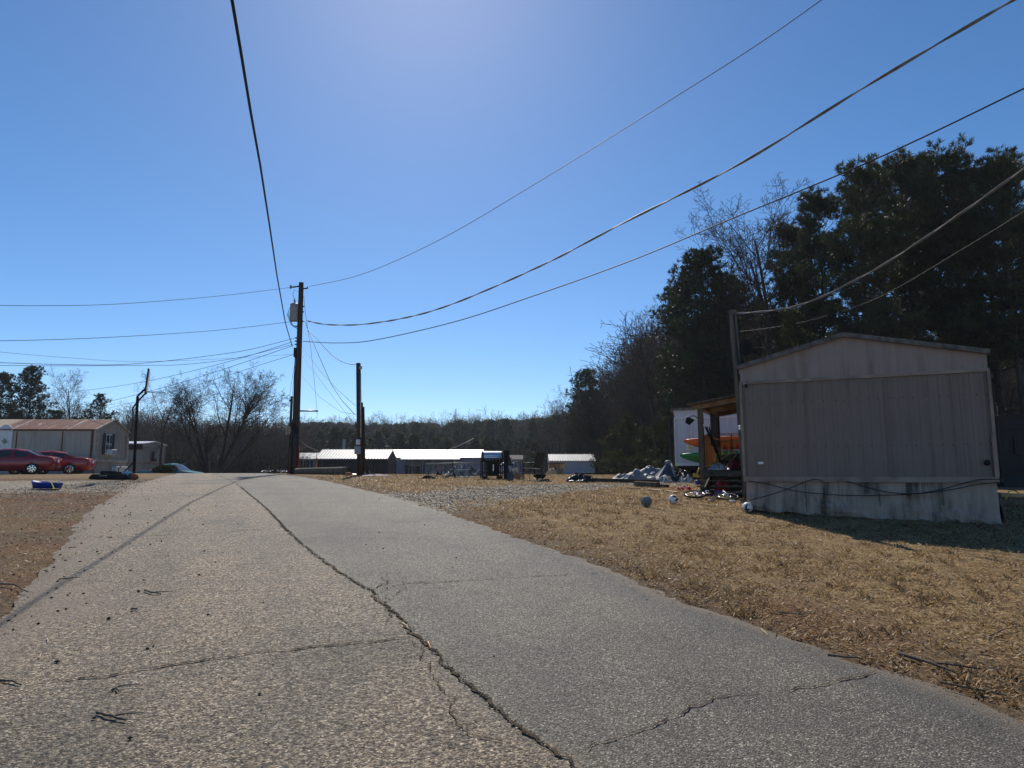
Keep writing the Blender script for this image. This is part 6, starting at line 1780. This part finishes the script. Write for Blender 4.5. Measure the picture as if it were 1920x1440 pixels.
# pipe table frame
a = GX(799, 26.5); fr_ = thing('pipe_frame', 'long galvanised pipe frame standing empty in the yard', 'frame', a)
xe = P(904, 868, 26.0).x - a.x; zt0 = zpix(869, 26.5) - a.z; zt1 = zpix(866.5, 26.0) - a.z
mb = MB(); mb.tube([(0, 0, zt0), (xe, -.3, zt1)], .022, 6); mb.tube([(0, .9, zt0), (xe, .7, zt1)], .022, 6)
for u in (0, 1): mb.tube([(xe * u, -.3 * u, zt0 + (zt1 - zt0) * u), (xe * u, .9 - .2 * u, zt0 + (zt1 - zt0) * u)], .022, 6)
mb.build('top_rail', M['galv'], fr_)
for u in (0, .20, .56, .70, .98):
    for y in (-.3 * u, .9 - .2 * u):
        mb = MB(); mb.tube([(xe * u, y, -.05), (xe * u, y, zt0 + (zt1 - zt0) * u)], .015, 6); mb.build('leg', M['grey_metal'], fr_)
mb = MB(); mb.box((xe * .64, .2, .32), (xe * .24, .05, .03), (0, R(-4), 0)); mb.box((xe * .7, .0, .03), (xe * .30, .3, .03)); mb.build('cross_plank', M['galv'], fr_)
# crumpled heaps
def heap(name, label, cat, loc, wx, wy, hz, m, seed, ridged=.5, n=56, rz=0.0, group=None, freq=2.2, smooth_=False):
    u = np.linspace(-1, 1, n); X, Y = np.meshgrid(u, u)
    r = np.sqrt(X ** 2 + Y ** 2)
    base = np.clip(1 - r ** 2.2, 0, 1)
    f = 1 - np.abs(vnoise(X * freq * .6, Y * freq * .6, seed)) * 2
    f2 = 1 - np.abs(vnoise(X * freq * 1.7 + .5, Y * freq * 1.7, seed + 9)) * 2
    Z = hz * (base ** .7) * (.45 + ridged * f + .16 * f2) 
    if smooth_:
        Z = hz * base ** .55 * np.clip(.62 + .55 * fbm(X * 1.7, Y * 1.7, seed, 2) + .22 * (1 - 2 * np.abs(vnoise(X * 3.1 + Y, Y * 3.1, seed + 2))) + .07 * vnoise(X * 11, Y * 11, seed + 7), .03, 2)
    edge_ = 1 + .25 * fbm(X * 1.5, Y * 1.5, seed + 3)
    XX = X * wx * edge_ + .06 * wx * vnoise(X * 6, Y * 6, seed + 5); YY = Y * wy * edge_
    Z = np.where(r > 1.0, -.04, np.maximum(Z, .015))
    c, s = math.cos(rz), math.sin(rz)
    V_ = np.stack([(XX * c - YY * s).ravel(), (XX * s + YY * c).ravel(), Z.ravel()], 1)
    i = np.arange((n - 1) * (n - 1)); a_ = i // (n - 1) * n + i % (n - 1)
    F_ = np.stack([a_, a_ + 1, a_ + n + 1, a_ + n], 1)
    o = mesh_np(name, V_, F_, m, smooth=True); o.location = loc
    return tag(o, label, cat, group)
M['tarp_silver'] = mat('tarp_silver', (.21, .215, .225), .55, .0, var=.3, scale=4)
M['tarp_navy'] = mat('tarp_navy', (.06, .07, .11), .45, .0, var=.3, scale=4)
M['tarp_grey'] = mat('tarp_grey', (.20, .21, .24), .5, .0, var=.35, scale=5)
M['bag_black'] = mat('bag_black', (.02, .02, .022), .25, var=.3)
M['bag_white'] = mat('bag_white', (.40, .39, .38), .5, var=.5)
b = GX(1189, 24.0); heap('tarp', 'silver grey tarpaulin crumpled in a low heap on the gravel', 'tarp', b, .85, .7, .40, M['tarp_silver'], 5, smooth_=True)
b = GX(1218, 24.6); heap('tarp', 'grey canvas tarpaulin humped behind the silver heap', 'tarp', b, .75, .6, .50, M['tarp_grey'], 15, smooth_=True)
# draped navy tarp over a pointed frame
b = GX(1254, 24.0); zt = zpix(867, 24.0) - b.z
n = 30; vs = []; fs = []
for j in range(9):
    v_ = j / 8
    for i in range(n):
        t_ = i * 2 * math.pi / n
        rad = (.06 + .62 * v_ ** 1.25) * (1 + .16 * math.sin(5 * t_ + 1) * v_ + .07 * math.sin(11 * t_) * v_)
        vs.append((rad * math.cos(t_) * .85 - .10 * v_, rad * math.sin(t_) * .7, zt * (1 - v_) + .02 * math.sin(7 * t_) * v_ + .01))
for j in range(8):
    for i in range(n): fs.append((j * n + i, (j + 1) * n + i, (j + 1) * n + (i + 1) % n, j * n + (i + 1) % n))
fs.append(tuple(range(n)))
tp_ = thing('covered_tripod', 'navy tarp draped over a pointed frame like a small tent', 'tarp', b)
mb = MB(); mb.add(vs, fs, True); mb.build('cover', M['tarp_navy'], tp_)
mb = MB(); mb.sphere((0, 0, zt), .10, 12, 8, (1.3, 1, .8)); mb.build('tied_top', M['tarp_silver'], tp_)
mb = MB(); mb.tube([(.05, -.1, zt - .05), (.10, -.3, zt * .6), (.12, -.5, zt * .15), (.15, -.55, .02)], [.05, .045, .05, .03], 8); mb.build('loose_fold', M['tarp_silver'], tp_)
for i, (px, Y, w_, hz, m_, lab) in enumerate([(1278, 23.6, .40, .36, 'bag_black', 'shiny black plastic bag heap right of the draped tarp'), (1285, 23.3, .28, .22, 'bag_white', 'pale plastic sheeting spilling beside the black bags'), (1246, 23.2, .30, .20, 'bag_white', 'pale crumpled sheeting at the foot of the draped tarp')]):
    b = GX(px, Y); heap('plastic_heap', lab, 'bags', b, w_, .35, hz, M[m_], 30 + i, .8, 40, freq=4)
b = GX(1232, 26.5); wbx = thing('work_table', 'low pale topped table behind the tarpaulin heaps', 'table', b)
zt = zpix(880, 26.5) - b.z
mb = MB(); mb.box((0, 0, zt), (.95, .6, .05)); mb.build('table_top', M['galv'], wbx)
for x in (-.42, .42):
    for y in (-.25, .25):
        mb = MB(); mb.box((x, y, zt / 2 - .03), (.05, .05, zt)); mb.build('leg', M['black_metal'], wbx)
mb = MB(); mb.box((0, .1, zt * .5), (.85, .35, zt * .8)); mb.build('lower_shelf', M['tarp_navy'], wbx)
# timbers
def beam(px0, px1, Y0, Y1, w_, hgt, m_, label, name=None, lift=0.0, cat='timber'):
    name = name or ('plank' if cat == 'plank' else 'timber')
    a = GX(px0, Y0); c = GX(px1, Y1); d = c - a
    mid = (a + c) / 2
    mb = MB(); mb.box((0, 0, 0), (d.length, w_, hgt), bev=min(.012, hgt * .2)); ob = mb.build(name, M[m_])
    ob.location = (mid.x, mid.y, mid.z + hgt / 2 + .01 + lift); ob.rotation_euler = (0, -math.atan2(d.z, math.hypot(d.x, d.y)), math.atan2(d.y, d.x))
    return tag(ob, label, cat)
beam(1107, 1236, 23.4, 22.4, .16, .12, 'dark_wood', 'longest dark timber laid along the far edge of the gravel drive')
beam(1192, 1234, 21.0, 20.4, .20, .14, 'grey_wood', 'short thick timber resting before the longest one')
beam(1232, 1252, 20.6, 20.2, .14, .09, 'dark_wood', 'stubby dark timber offcut at the end of the short thick one')
beam(1178, 1200, 19.8, 19.5, .10, .03, 'plywood', 'thin brown board lying on gravel left of the scattered planks', 'plank', cat='plank')
beam(1217, 1242, 19.2, 18.8, .12, .03, 'new_wood', 'pale plank lying at the gravel edge', 'plank', cat='plank')
beam(1250, 1272, 18.6, 18.2, .12, .03, 'new_wood', 'pale plank lying nearest the bicycle wheel', 'plank', cat='plank')
beam(1288, 1316, 17.2, 17.0, .12, .03, 'new_wood', 'pale plank under the fallen blue bicycle', 'plank', cat='plank')
beam(1330, 1344, 16.6, 16.5, .14, .03, 'new_wood', 'short pale board at the foot of the porch steps', 'plank', cat='plank')
ga = G(1305, 947); gc = G(1385, 955)
d = gc - ga; mb = MB(); mb.box((0, 0, 0), (d.length, .035, .02)); ob = mb.build('wooden_lath', M['new_wood']); ob.location = (ga + gc) / 2 + Vector((0, 0, .03)); ob.rotation_euler = (0, -math.atan2(d.z, math.hypot(d.x, d.y)), math.atan2(d.y, d.x)); tag(ob, 'long pale wooden lath lying on the lawn near the corner ball', 'lath')
for px, py, m_, lab in ((1333, 941, 'transformer_grey', 'crushed grey can on the lawn in front of the steps'), (1373, 943, 'white_plastic', 'flattened pale cup on the lawn near the home corner')):
    gp_ = G(px, py); t = thing('drink_can', lab, 'can', gp_ + Vector((0, 0, .035)), (R(88), 0, R(70)))
    mb = MB(); mb.lathe([(0, -.06), (.028, -.06), (.033, -.05), (.030, 0), (.033, .05), (.026, .06), (0, .06)], 12); mb.build('body', M[m_], t)
    mb = MB(); mb.lathe([(0, .061), (.02, .062), (.02, .064), (0, .065)], 10); mb.build('lid', M['steel'], t)
# bench platform and trampoline-like low table
b = GX(1101, 44); t = thing('low_platform', 'long low dark platform with pale items on top before the pale shed', 'platform', b)
zt = zpix(889, 44) - b.z; w_ = P(1125, 890, 44).x - P(1077, 890, 44).x
mb = MB(); mb.box((0, 0, zt), (w_, .7, .16)); mb.build('deck', M['dark_wood'], t)
mb = MB(); mb.box((-.1, 0, zt + .10), (w_ * .6, .4, .04)); mb.build('slab', M['galv'], t)
for x in (-w_ * .45, w_ * .35):
    mb = MB(); mb.box((x, 0, zt / 2), (.07, .5, zt)); mb.build('leg', M['dark_wood'], t)
# patio chairs and side table
def patio_chair(loc, rz, label):
    t = thing('patio_chair', label, 'chair', loc, (0, 0, rz), 'sling patio chairs in the yard')
    for s in (-1, 1):
        mb = MB(); mb.tube([(s * .27, -.28, 0), (s * .27, -.25, .42), (s * .27, .18, .40), (s * .26, .34, 1.0)], .014, 6); mb.tube([(s * .27, .30, 0), (s * .27, .18, .40)], .014, 6); mb.tube([(s * .28, -.24, .42), (s * .28, -.22, .62), (s * .28, .22, .60)], .014, 6); mb.build('side_frame', M['black_metal'], t)
    mb = MB(); mb.box((0, -.02, .405), (.52, .45, .015), (R(-3), 0, 0)); mb.build('seat', M['sling'], t)
    mb = MB(); mb.box((0, .26, .72), (.51, .015, .56), (R(-15), 0, 0)); mb.build('backrest', M['sling'], t)
    return t
M['sling'] = mat('sling', (.035, .038, .028), .8, var=.25)
patio_chair(GX(999, 24.6), R(240), 'dark high backed patio chair turned away, beside the fire bowl')
patio_chair(GX(967, 27.0), R(100), 'dark patio chair half hidden by the small table')
b = GX(972, 24.8); t = thing('side_table', 'small pale topped metal table right of the black smoker', 'table', b)
zt = zpix(886.5, 24.8) - b.z
mb = MB(); mb.box((0, 0, zt), (.42, .42, .02), bev=.005); mb.build('table_top', M['galv'], t)
for x in (-.19, .19):
    for y in (-.19, .19):
        mb = MB(); mb.tube([(x, y, 0), (x, y, zt)], .012, 6); mb.build('leg', M['black_metal'], t)
b = GX(970, 25.6); mb = MB(); mb.lathe([(0, 0), (.11, .0), (.14, .12), (.13, .22), (.10, .23), (0, .2)], 12); ob = mb.build('clay_pot', M['plywood']); ob.location = b; tag(ob, 'brown clay pot under the small pale table', 'pot')
b = GX(957, 24.7); mb = MB(); mb.box((0, 0, .13), (.24, .2, .26), bev=.02); ob = mb.build('bucket', M['tarp_navy']); ob.location = b; tag(ob, 'dark square bucket between the smoker and the small table', 'bucket')
b = GX(1012, 23.8); t = thing('fire_bowl', 'black fire bowl on stubby legs with ash and sticks', 'fire bowl', b)
zt = zpix(890, 23.8) - b.z
mb = MB(); mb.lathe([(0, zt * .35), (.10, zt * .38), (.20, zt * .62), (.235, zt * .95), (.25, zt), (.225, zt * .97), (.1, zt * .7), (0, zt * .6)], 18); mb.build('bowl', M['black_metal'], t)
for a_ in range(3):
    mb = MB(); mb.tube([(.10 * math.cos(a_ * 2.1), .10 * math.sin(a_ * 2.1), zt * .45), (.17 * math.cos(a_ * 2.1), .17 * math.sin(a_ * 2.1), 0)], .014, 5); mb.build('leg', M['black_metal'], t)
mb = MB()
for k in range(9): mb.tube([(random.uniform(-.15, .15), random.uniform(-.1, .1), zt * .85), (random.uniform(-.2, .2), random.uniform(-.15, .15), zt * 1.12)], .012, 4)
mb.build('kindling', M['dark_wood'], t)
b = GX(1020, 23.2); heap('wood_scraps', 'dark scrap wood spilled at the foot of the fire bowl', 'wood scraps', b, .28, .2, .12, M['dark_wood'], 61, .7, 24)
beam(997, 1010, 23.6, 23.6, .25, .03, 'galv', 'pale flat board on the ground left of the fire bowl', 'plank', cat='plank')
b = GX(1090, 23.5); heap('debris_pile', 'dark low pile of rubbish at the left end of the longest timber', 'rubbish pile', b, .5, .35, .22, M['bag_black'], 71, .8, 36, freq=4)
b = GX(874, 29); heap('debris_pile', 'pale mixed rubbish heap inside the pipe frame', 'rubbish pile', b, .9, .5, .42, mat('rubble_mix', (.24, .22, .20), .8, var=.6, scale=7, lo=.40, hi=.6), 81, .8, 50, freq=4)
b = GX(1035, 55); heap('debris_pile', 'pale scrap beside the plywood coop', 'rubbish pile', b, .5, .4, .45, M['new_wood'], 85, .8, 30, freq=4)
b = GX(705, 29.5); heap('cloth', 'pale pinkish cloth dropped on the grass right of the service post', 'cloth', b, .62, .35, .08, mat('pale_cloth', (.60, .50, .50), .8, var=.4, scale=6), 91, .6, 36)
b = GX(690, 29.8); heap('debris_pile', 'dark rubbish at the foot of the double service post', 'rubbish pile', b, .35, .3, .22, M['dark_wood'], 95, .8, 30, freq=4)
gp_ = GX(653, 30.6); mb = MB(); mb.sphere((0, 0, .07), .16, 14, 8, (1, .8, .5)); ob = mb.build('rock', mat('rust_rock', (.33, .15, .08), .9, var=.3)); ob.location = gp_; tag(ob, 'rusty brown rock at the end of the long log', 'rock')

# ------------------------------------------------------------------ bicycles
def bicycle(name, label, loc, rot, wr, frame_m, accent, sc=1.0):
    """x forward, wheels of radius wr; upright in local space"""
    t = thing(name, label, 'bicycle', loc, rot); t.scale = (sc, sc, sc)
    wb = wr * 3.05
    def wheel(x):
        mb = MB(); mb.tube([(x + wr * math.cos(i * .2244), 0, wr + wr * math.sin(i * .2244)) for i in range(28)], wr * .085, 8, closed=True); w_ = mb.build('tyre', M['rubber'], t)
        mb = MB(); mb.tube([(x + wr * .87 * math.cos(i * .2244), 0, wr + wr * .87 * math.sin(i * .2244)) for i in range(28)], wr * .035, 6, closed=True)
        for i in range(12): mb.tube([(x, (-1) ** i * .02, wr), (x + wr * .87 * math.cos(i * .5236), 0, wr + wr * .87 * math.sin(i * .5236))], wr * .009, 4)
        mb.tube([(x, -.05, wr), (x, .05, wr)], wr * .08, 6); mb.build('rim', M['steel'], w_)
    wheel(0); wheel(wb)
    bbk = Vector((wr * 1.25, 0, wr * .95)); seat = Vector((wr * .85, 0, wr * 2.25)); head = Vector((wr * 2.45, 0, wr * 2.45)); fork = Vector((wb, 0, wr)); hd2 = Vector((wr * 2.55, 0, wr * 2.05))
    mb = MB(); r = wr * .055
    mb.tube([bbk, seat], r, 8); mb.tube([seat - Vector((0, 0, wr * .1)), head], r, 8); mb.tube([bbk, hd2], r * 1.25, 8); mb.tube([head, hd2], r * 1.3, 8)
    for y in (-.06, .06): mb.tube([bbk, (0, y * wr * 3, wr)], r * .7, 6); mb.tube([seat - Vector((0, 0, wr * .12)), (0, y * wr * 3, wr)], r * .6, 6)
    mb.build('frame', M[frame_m], t)
    mb = MB()
    for y in (-.16, .16): mb.tube([hd2 + Vector((0, y * wr, 0)), fork + Vector((0, y * wr, 0))], r * .8, 6)
    mb.tube([hd2 + Vector((0, -.16 * wr, 0)), hd2 + Vector((0, .16 * wr, 0))], r, 6); mb.build('fork', M[accent], t)
    mb = MB(); hb = head + Vector((0, 0, wr * .45)); mb.tube([head, hb], r * .8, 6); mb.tube([hb + Vector((-.25 * wr, -.95 * wr, wr * .25)), hb + Vector((0, -.4 * wr, wr * .15)), hb, hb + Vector((0, .4 * wr, wr * .15)), hb + Vector((-.25 * wr, .95 * wr, wr * .25))], r * .75, 6); mb.build('handlebar', M['black_metal'], t)
    mb = MB(); mb.box(seat + Vector((0, 0, wr * .22)), (wr * .75, wr * .38, wr * .14), bev=.02); mb.tube([seat, seat + Vector((0, 0, wr * .2))], r * .7, 6); mb.build('saddle', M['black_plastic'], t)
    mb = MB(); mb.lathe([(0, -.01), (wr * .28, -.01), (wr * .28, .01), (0, .01)], 16, Euler((math.pi / 2, 0, 0)).to_matrix(), c=bbk + Vector((0, -.04, 0))); mb.tube([bbk + Vector((0, -.05, 0)), bbk + Vector((wr * .4, -.06, -wr * .3))], r * .5, 5); mb.box(bbk + Vector((wr * .42, -.12, -wr * .32)), (.09, .1, .025)); mb.build('crank', M['black_metal'], t)
    return t
M['bike_blue'] = mat('bike_blue', (.02, .05, .30), .35, var=.2)
M['bike_pink'] = mat('bike_pink', (.40, .12, .18), .4, var=.2)
b = GX(1306, 16.1); bicycle('bicycle', 'blue and white bicycle fallen at the foot of the porch steps', (b.x, b.y + .25, b.z + .06), (R(-74), R(3), R(-22)), .25, 'bike_blue', 'white_paint')
b = GX(819, 26.0); bicycle('bicycle', 'small child bicycle with pink spokes tipped over in the yard', (b.x - .16, b.y, b.z + .02), (R(-8), 0, R(12)), .165, 'bike_pink', 'black_metal', 1.0)
b = GX(512, 35.0); bicycle('bicycle', 'dark bicycle lying flat by the net pole at the road crest', (b.x - .4, b.y, b.z + .08), (R(-76), 0, R(10)), .26, 'black_metal', 'grey_metal')
b = GX(804, 25.6); heap('debris_pile', 'dark tyre-like clutter under the left end of the pipe frame', 'rubbish pile', b, .28, .2, .12, M['rubber'], 99, .8, 24)
b = GX(845, 26.3); t = thing('push_scooter', 'dark upright scooter standing inside the pipe frame', 'scooter', b, (0, 0, R(20)))
mb = MB(); mb.box((.0, 0, .07), (.34, .10, .03)); mb.build('deck', M['black_metal'], t)
mb = MB(); mb.tube([(.14, 0, .06), (.05, 0, .62)], .013, 6); mb.tube([(.05, -.14, .62), (.05, .14, .62)], .013, 6); mb.build('handlebar', M['black_metal'], t)
for x in (-.17, .17):
    mb = MB(); mb.lathe([(.02, -.02), (.05, -.02), (.05, .02), (.02, .02)], 12, Euler((math.pi / 2, 0, 0)).to_matrix(), c=(x, 0, .05)); mb.build('wheel', M['rubber'], t)

# ------------------------------------------------------------------ kayaks and things on the porch
M['kayak_orange'] = mat('kayak_orange', (.75, .13, .02), .35, var=.12)
M['kayak_green'] = mat('kayak_green', (.02, .22, .06), .35, var=.15)
def kayak(label, a, L_, rz, m_, tilt=0.0, nose=.5):
    t = thing('kayak', label, 'kayak', a, (tilt, 0, rz))
    n = 26; mseg = 18; vs = []; fs = []
    for i in range(n + 1):
        u = i / n; w_ = .36 * (math.sin(math.pi * min(max(u, .004), .996)) ** .55); hh_ = .17 * (math.sin(math.pi * min(max(u, .004), .996)) ** .35)
        lift = .10 * (2 * u - 1) ** 4
        for k in range(mseg):
            an_ = k * 2 * math.pi / mseg
            vs.append((L_ * u, w_ * math.cos(an_), lift + hh_ * math.sin(an_) * (.75 if math.sin(an_) > 0 else 1.0)))
    for i in range(n):
        for k in range(mseg): fs.append((i * mseg + k, i * mseg + (k + 1) % mseg, (i + 1) * mseg + (k + 1) % mseg, (i + 1) * mseg + k))
    fs.append(tuple(range(mseg))); fs.append(tuple(n * mseg + k for k in range(mseg)))
    mb = MB(); mb.add(vs, fs, True); mb.build('hull', M[m_], t)
    mb = MB(); mb.lathe([(.20, .12), (.235, .13), (.235, .15), (.20, .155)], 20, Matrix(((2.2, 0, 0), (0, 1, 0), (0, 0, 1))), c=(L_ * .55, 0, -.01)); mb.build('cockpit_rim', M['black_plastic'], t)
    mb = MB()
    for u in (.06, .94): mb.tube([(L_ * u - .06, 0, .17), (L_ * u, 0, .22), (L_ * u + .06, 0, .17)], .012, 5)
    mb.build('grab_loop', M['black_plastic'], t)
    return t
k1 = P(1282, 831, 24.0); kayak('orange kayak hung high on the white wall behind the porch', k1, 3.0, R(-14), 'kayak_orange', R(-30))
k2 = P(1275, 858, 23.9); kayak('green kayak hung low on the white wall under the orange one', k2, 2.9, R(-14), 'kayak_green', R(-30))
rk = thing('kayak_rack', 'timber rack holding both kayaks against the white home', 'rack', GX(1300, 24.4), (0, 0, R(-14)))
zk = rk.location.z
for x in (.55, 2.2):
    mb = MB(); mb.box((x, .25, (k1.z - zk) / 2 + .1), (.08, .08, k1.z - zk + .5)); mb.build('post', M['dark_wood'], rk)
    for kz in (k1.z, k2.z):
        mb = MB(); mb.box((x, -.2, kz - zk - .22), (.06, .9, .06)); mb.build('arm', M['dark_wood'], rk)
def on_porch(x, y, z=0.0): return porch_pt((x, y, dz + z))
# leaning black pole tool with pale tips
pa, pbb = P(1345, 850, 17.7), P(1325, 800, 17.6)
t = thing('folded_tripod', 'black folded tripod with pale feet leaning over the porch rail', 'tripod', pa)
d = pbb - pa; mb = MB(); 
for k in (-1, 0, 1): mb.tube([d * 0 + Vector((.03 * k, 0, 0)), d * .5 + Vector((.025 * k, .02 * k, 0)), d + Vector((.06 * k, .03 * k, .03 * abs(k)))], [.022, .022, .016], 6)
mb.tube([Vector((0, 0, 0)), -d * .25 + Vector((0, 0, -.05))], .03, 8); mb.build('tube', M['black_metal'], t)
for k in (-1, 1):
    mb = MB(); mb.sphere(d * 1.01 + Vector((.06 * k, .03 * k, .03)), .035, 10, 8, (1, 1, 1.3)); mb.build('foot', M['white_plastic'], t)
# folding chair
fc = on_porch(1.05, .8); t = thing('folding_chair', 'blue folding camp chair on the porch deck', 'chair', fc, (0, 0, RZ_H + R(20)))
mb = MB(); mb.box((0, 0, .42), (.52, .48, .03), bev=.01); mb.build('seat', M['bike_blue'], t)
mb = MB(); mb.box((.18, .24, .72), (.22, .03, .55), (R(-12), 0, 0)); mb.build('backrest', M['bike_blue'], t)
for s in (-1, 1):
    for q_ in (-1, 1):
        mb = MB(); mb.tube([(s * .25, q_ * .22, 0), (-s * .22, q_ * .22, .42)], .013, 5); mb.build('leg', M['black_metal'], t)
    mb = MB(); mb.tube([(s * .27, .24, .05), (s * .27, .26, .98)], .013, 5); mb.build('upright', M['black_metal'], t)
# gas cans
M['gas_red'] = mat('gas_red', (.50, .015, .02), .4, var=.15)
M['gas_maroon'] = mat('gas_maroon', (.13, .01, .02), .5, var=.2)
def gas_can(loc, s, m_, label):
    t = thing('gas_can', label, 'gas can', loc, (0, 0, .3))
    mb = MB(); mb.box((0, 0, s * .42), (s, s * .6, s * .84), bev=s * .12, taper=(.82, .85)); mb.build('body', M[m_], t)
    mb = MB(); mb.tube([(-s * .3, 0, s * .84), (-s * .15, 0, s * 1.02), (s * .15, 0, s * 1.02), (s * .3, 0, s * .84)], s * .06, 6); mb.build('handle', M[m_], t)
    mb = MB(); mb.tube([(s * .32, 0, s * .78), (s * .45, 0, s * 1.05)], s * .05, 6); mb.build('spout', M['black_plastic'], t)
gz = porch_pt((.62, -.55, 0)); gz.z = h(gz.x, gz.y); gas_can((gz.x, gz.y, gz.z + .04), .34, 'gas_red', 'bright red plastic fuel can behind the open porch steps')
gas_can(on_porch(.82, .35), .30, 'gas_maroon', 'dull maroon container standing on the porch deck')
heap('cord_coil', 'pale braided cord coiled on the front of the porch deck', 'cord', on_porch(.42, .22), .30, .14, .12, M['galv'], 121, .9, 30, RZ_H, freq=5)
heap('cloth', 'blue and white cloth bundle at the right of the porch deck', 'cloth', on_porch(1.18, .25), .16, .12, .22, mat('cloth_mix', (.45, .47, .55), .8, col2=(.03, .05, .16), scale=8, lo=.45, hi=.55), 125, .8, 26, freq=4)
for k, (x, y, a_, L_, lab, m_) in enumerate([(.45, .6, 30, .9, 'brown board slanting up against the porch rail', 'plywood'), (.2, .35, 12, .55, 'thin pale board slanting from the porch post', 'new_wood'), (.75, .9, 48, .7, 'short plank leaning behind the maroon container', 'cedar')]):
    p = on_porch(x, y, .06 + L_ * .5 * math.sin(R(a_))); mb = MB(); mb.box((0, 0, 0), (L_, .10, .025)); ob = mb.build('plank', M[m_]); ob.location = p; ob.rotation_euler = (0, -R(a_), RZ_H); tag(ob, lab, 'plank')
for k, (x, y, L_, zz_, lab, m_) in enumerate([(.95, 1.5, 1.3, .12, 'dark timber stacked lowest on the porch deck', 'dark_wood'), (.95, 1.55, 1.25, .26, 'dark timber stacked second on the porch deck', 'dark_wood'), (.9, 1.45, 1.2, .40, 'grey board on top of the timber stack on the porch deck', 'grey_wood')]):
    mb = MB(); mb.box((0, 0, 0), (L_, .30, .13), bev=.008); ob = mb.build('timber', M[m_]); ob.location = on_porch(x, y, zz_ - .05); ob.rotation_euler = (0, 0, RZ_H + .06 * k); tag(ob, lab, 'timber')
# hanging planter on the porch post and a bird feeder
hp = P(1292, 789, 17.9); t = thing('hanging_planter', 'black hanging pot on a hook at the porch post', 'planter', hp)
mb = MB(); mb.lathe([(0, -.09), (.07, -.09), (.11, .05), (.115, .08), (.0, .08)], 14, Euler((.3, .5, 0)).to_matrix()); mb.build('pot', M['black_plastic'], t)
pp = P(1309, 784, 18.2) - hp; mb = MB(); mb.tube([pp, pp + Vector((-.12, -.05, .06)), Vector((.04, 0, .12)), Vector((0, 0, .06))], .012, 5); mb.build('hook', M['black_metal'], t)
mb = MB(); mb.tube([Vector((0, 0, -.08)), Vector((0, 0, -.55))], .004, 4); mb.build('chain', M['galv'], t)
fp = P(1294, 841, 17.9); t = thing('bird_feeder', 'small pale yellow feeder hanging below the black pot', 'feeder', fp)
mb = MB(); mb.box((0, 0, 0), (.12, .1, .09), bev=.015, taper=(.8, .8)); mb.build('body', mat('pale_yellow', (.6, .5, .25), .5), t)
mb = MB(); mb.box((0, 0, .06), (.15, .13, .02)); mb.build('roof', M['white_paint'], t)
mb = MB(); mb.tube([(0, 0, .06), (0, 0, .32)], .004, 4); mb.build('cord', M['cable_black'], t)
yb = porch_pt((-.12, .15, dz - .12)); t = thing('toy_shovel', 'small yellow toy hanging at the corner of the porch deck', 'toy', yb)
mb = MB(); mb.tube([(.08, 0, .18), (0, 0, 0)], .02, 6); mb.build('handle', mat('toy_yellow', (.60, .38, .08), .5), t)
mb = MB(); mb.box((-.03, 0, -.03), (.14, .03, .10), (0, R(15), 0), bev=.01); mb.build('blade', bpy.data.materials['toy_yellow'], t)
bbp = porch_pt((-.1, .1, dz - .33)); mb = MB(); mb.sphere((0, 0, 0), .07, 14, 10); ob = mb.build('ball', M['bike_blue']); ob.location = bbp; tag(ob, 'small blue ball wedged under the corner of the porch deck', 'ball')
# red and white scraps before the bike
for k, (px, py, m_, lab) in enumerate([(1276, 919, 'gas_red', 'red crumpled scrap among the pale planks'), (1290, 918, 'gas_red', 'red crumpled scrap nearest the bicycle wheel'), (1283, 917, 'bag_white', 'white crumpled scrap between two red ones'), (1392, 926, 'white_plastic', 'small white scrap under the breaker box')]):
    b = G(px, py); heap('litter_scrap', lab, 'scrap', b, .11, .08, .10, M[m_], 140 + k, .8, 18, freq=3)
M['hose_yellow'] = mat('hose_yellow', (.55, .42, .06), .5, var=.2)
# board with yellow hose at the right end of the near home
beam(1878, 1960, 17.5, 17.0, .22, .10, 'new_wood', 'pale board on the ground at the right edge beyond the taupe home')
pts = [G(1886, 939), G(1893, 933), G(1905, 932), G(1920, 935), G(1945, 934)]
wire3([p + Vector((0, 0, .03 if i not in (1, 2) else .16)) for i, p in enumerate(pts)], .015, 'yellow hose lying over the pale board at the right edge', 'hose_yellow')

# ------------------------------------------------------------------ thin winter haze over the valley
hz = bpy.data.materials.new('haze'); hz.use_nodes = True
hn = hz.node_tree; hn.nodes.remove(hn.nodes['Principled BSDF'])
pv = hn.nodes.new('ShaderNodeVolumePrincipled')
pv.inputs['Color'].default_value = (.86, .92, 1.0, 1)
pv.inputs['Density'].default_value = .00026
pv.inputs['Anisotropy'].default_value = .2
hn.links.new(pv.outputs['Volume'], hn.nodes['Material Output'].inputs['Volume'])
mb = MB(); mb.box((0, 430, 18), (1840, 960, 50)); ob = mb.build('haze', hz); tag(ob, kind='stuff', label='thin bluish air over the whole valley', cat='haze')
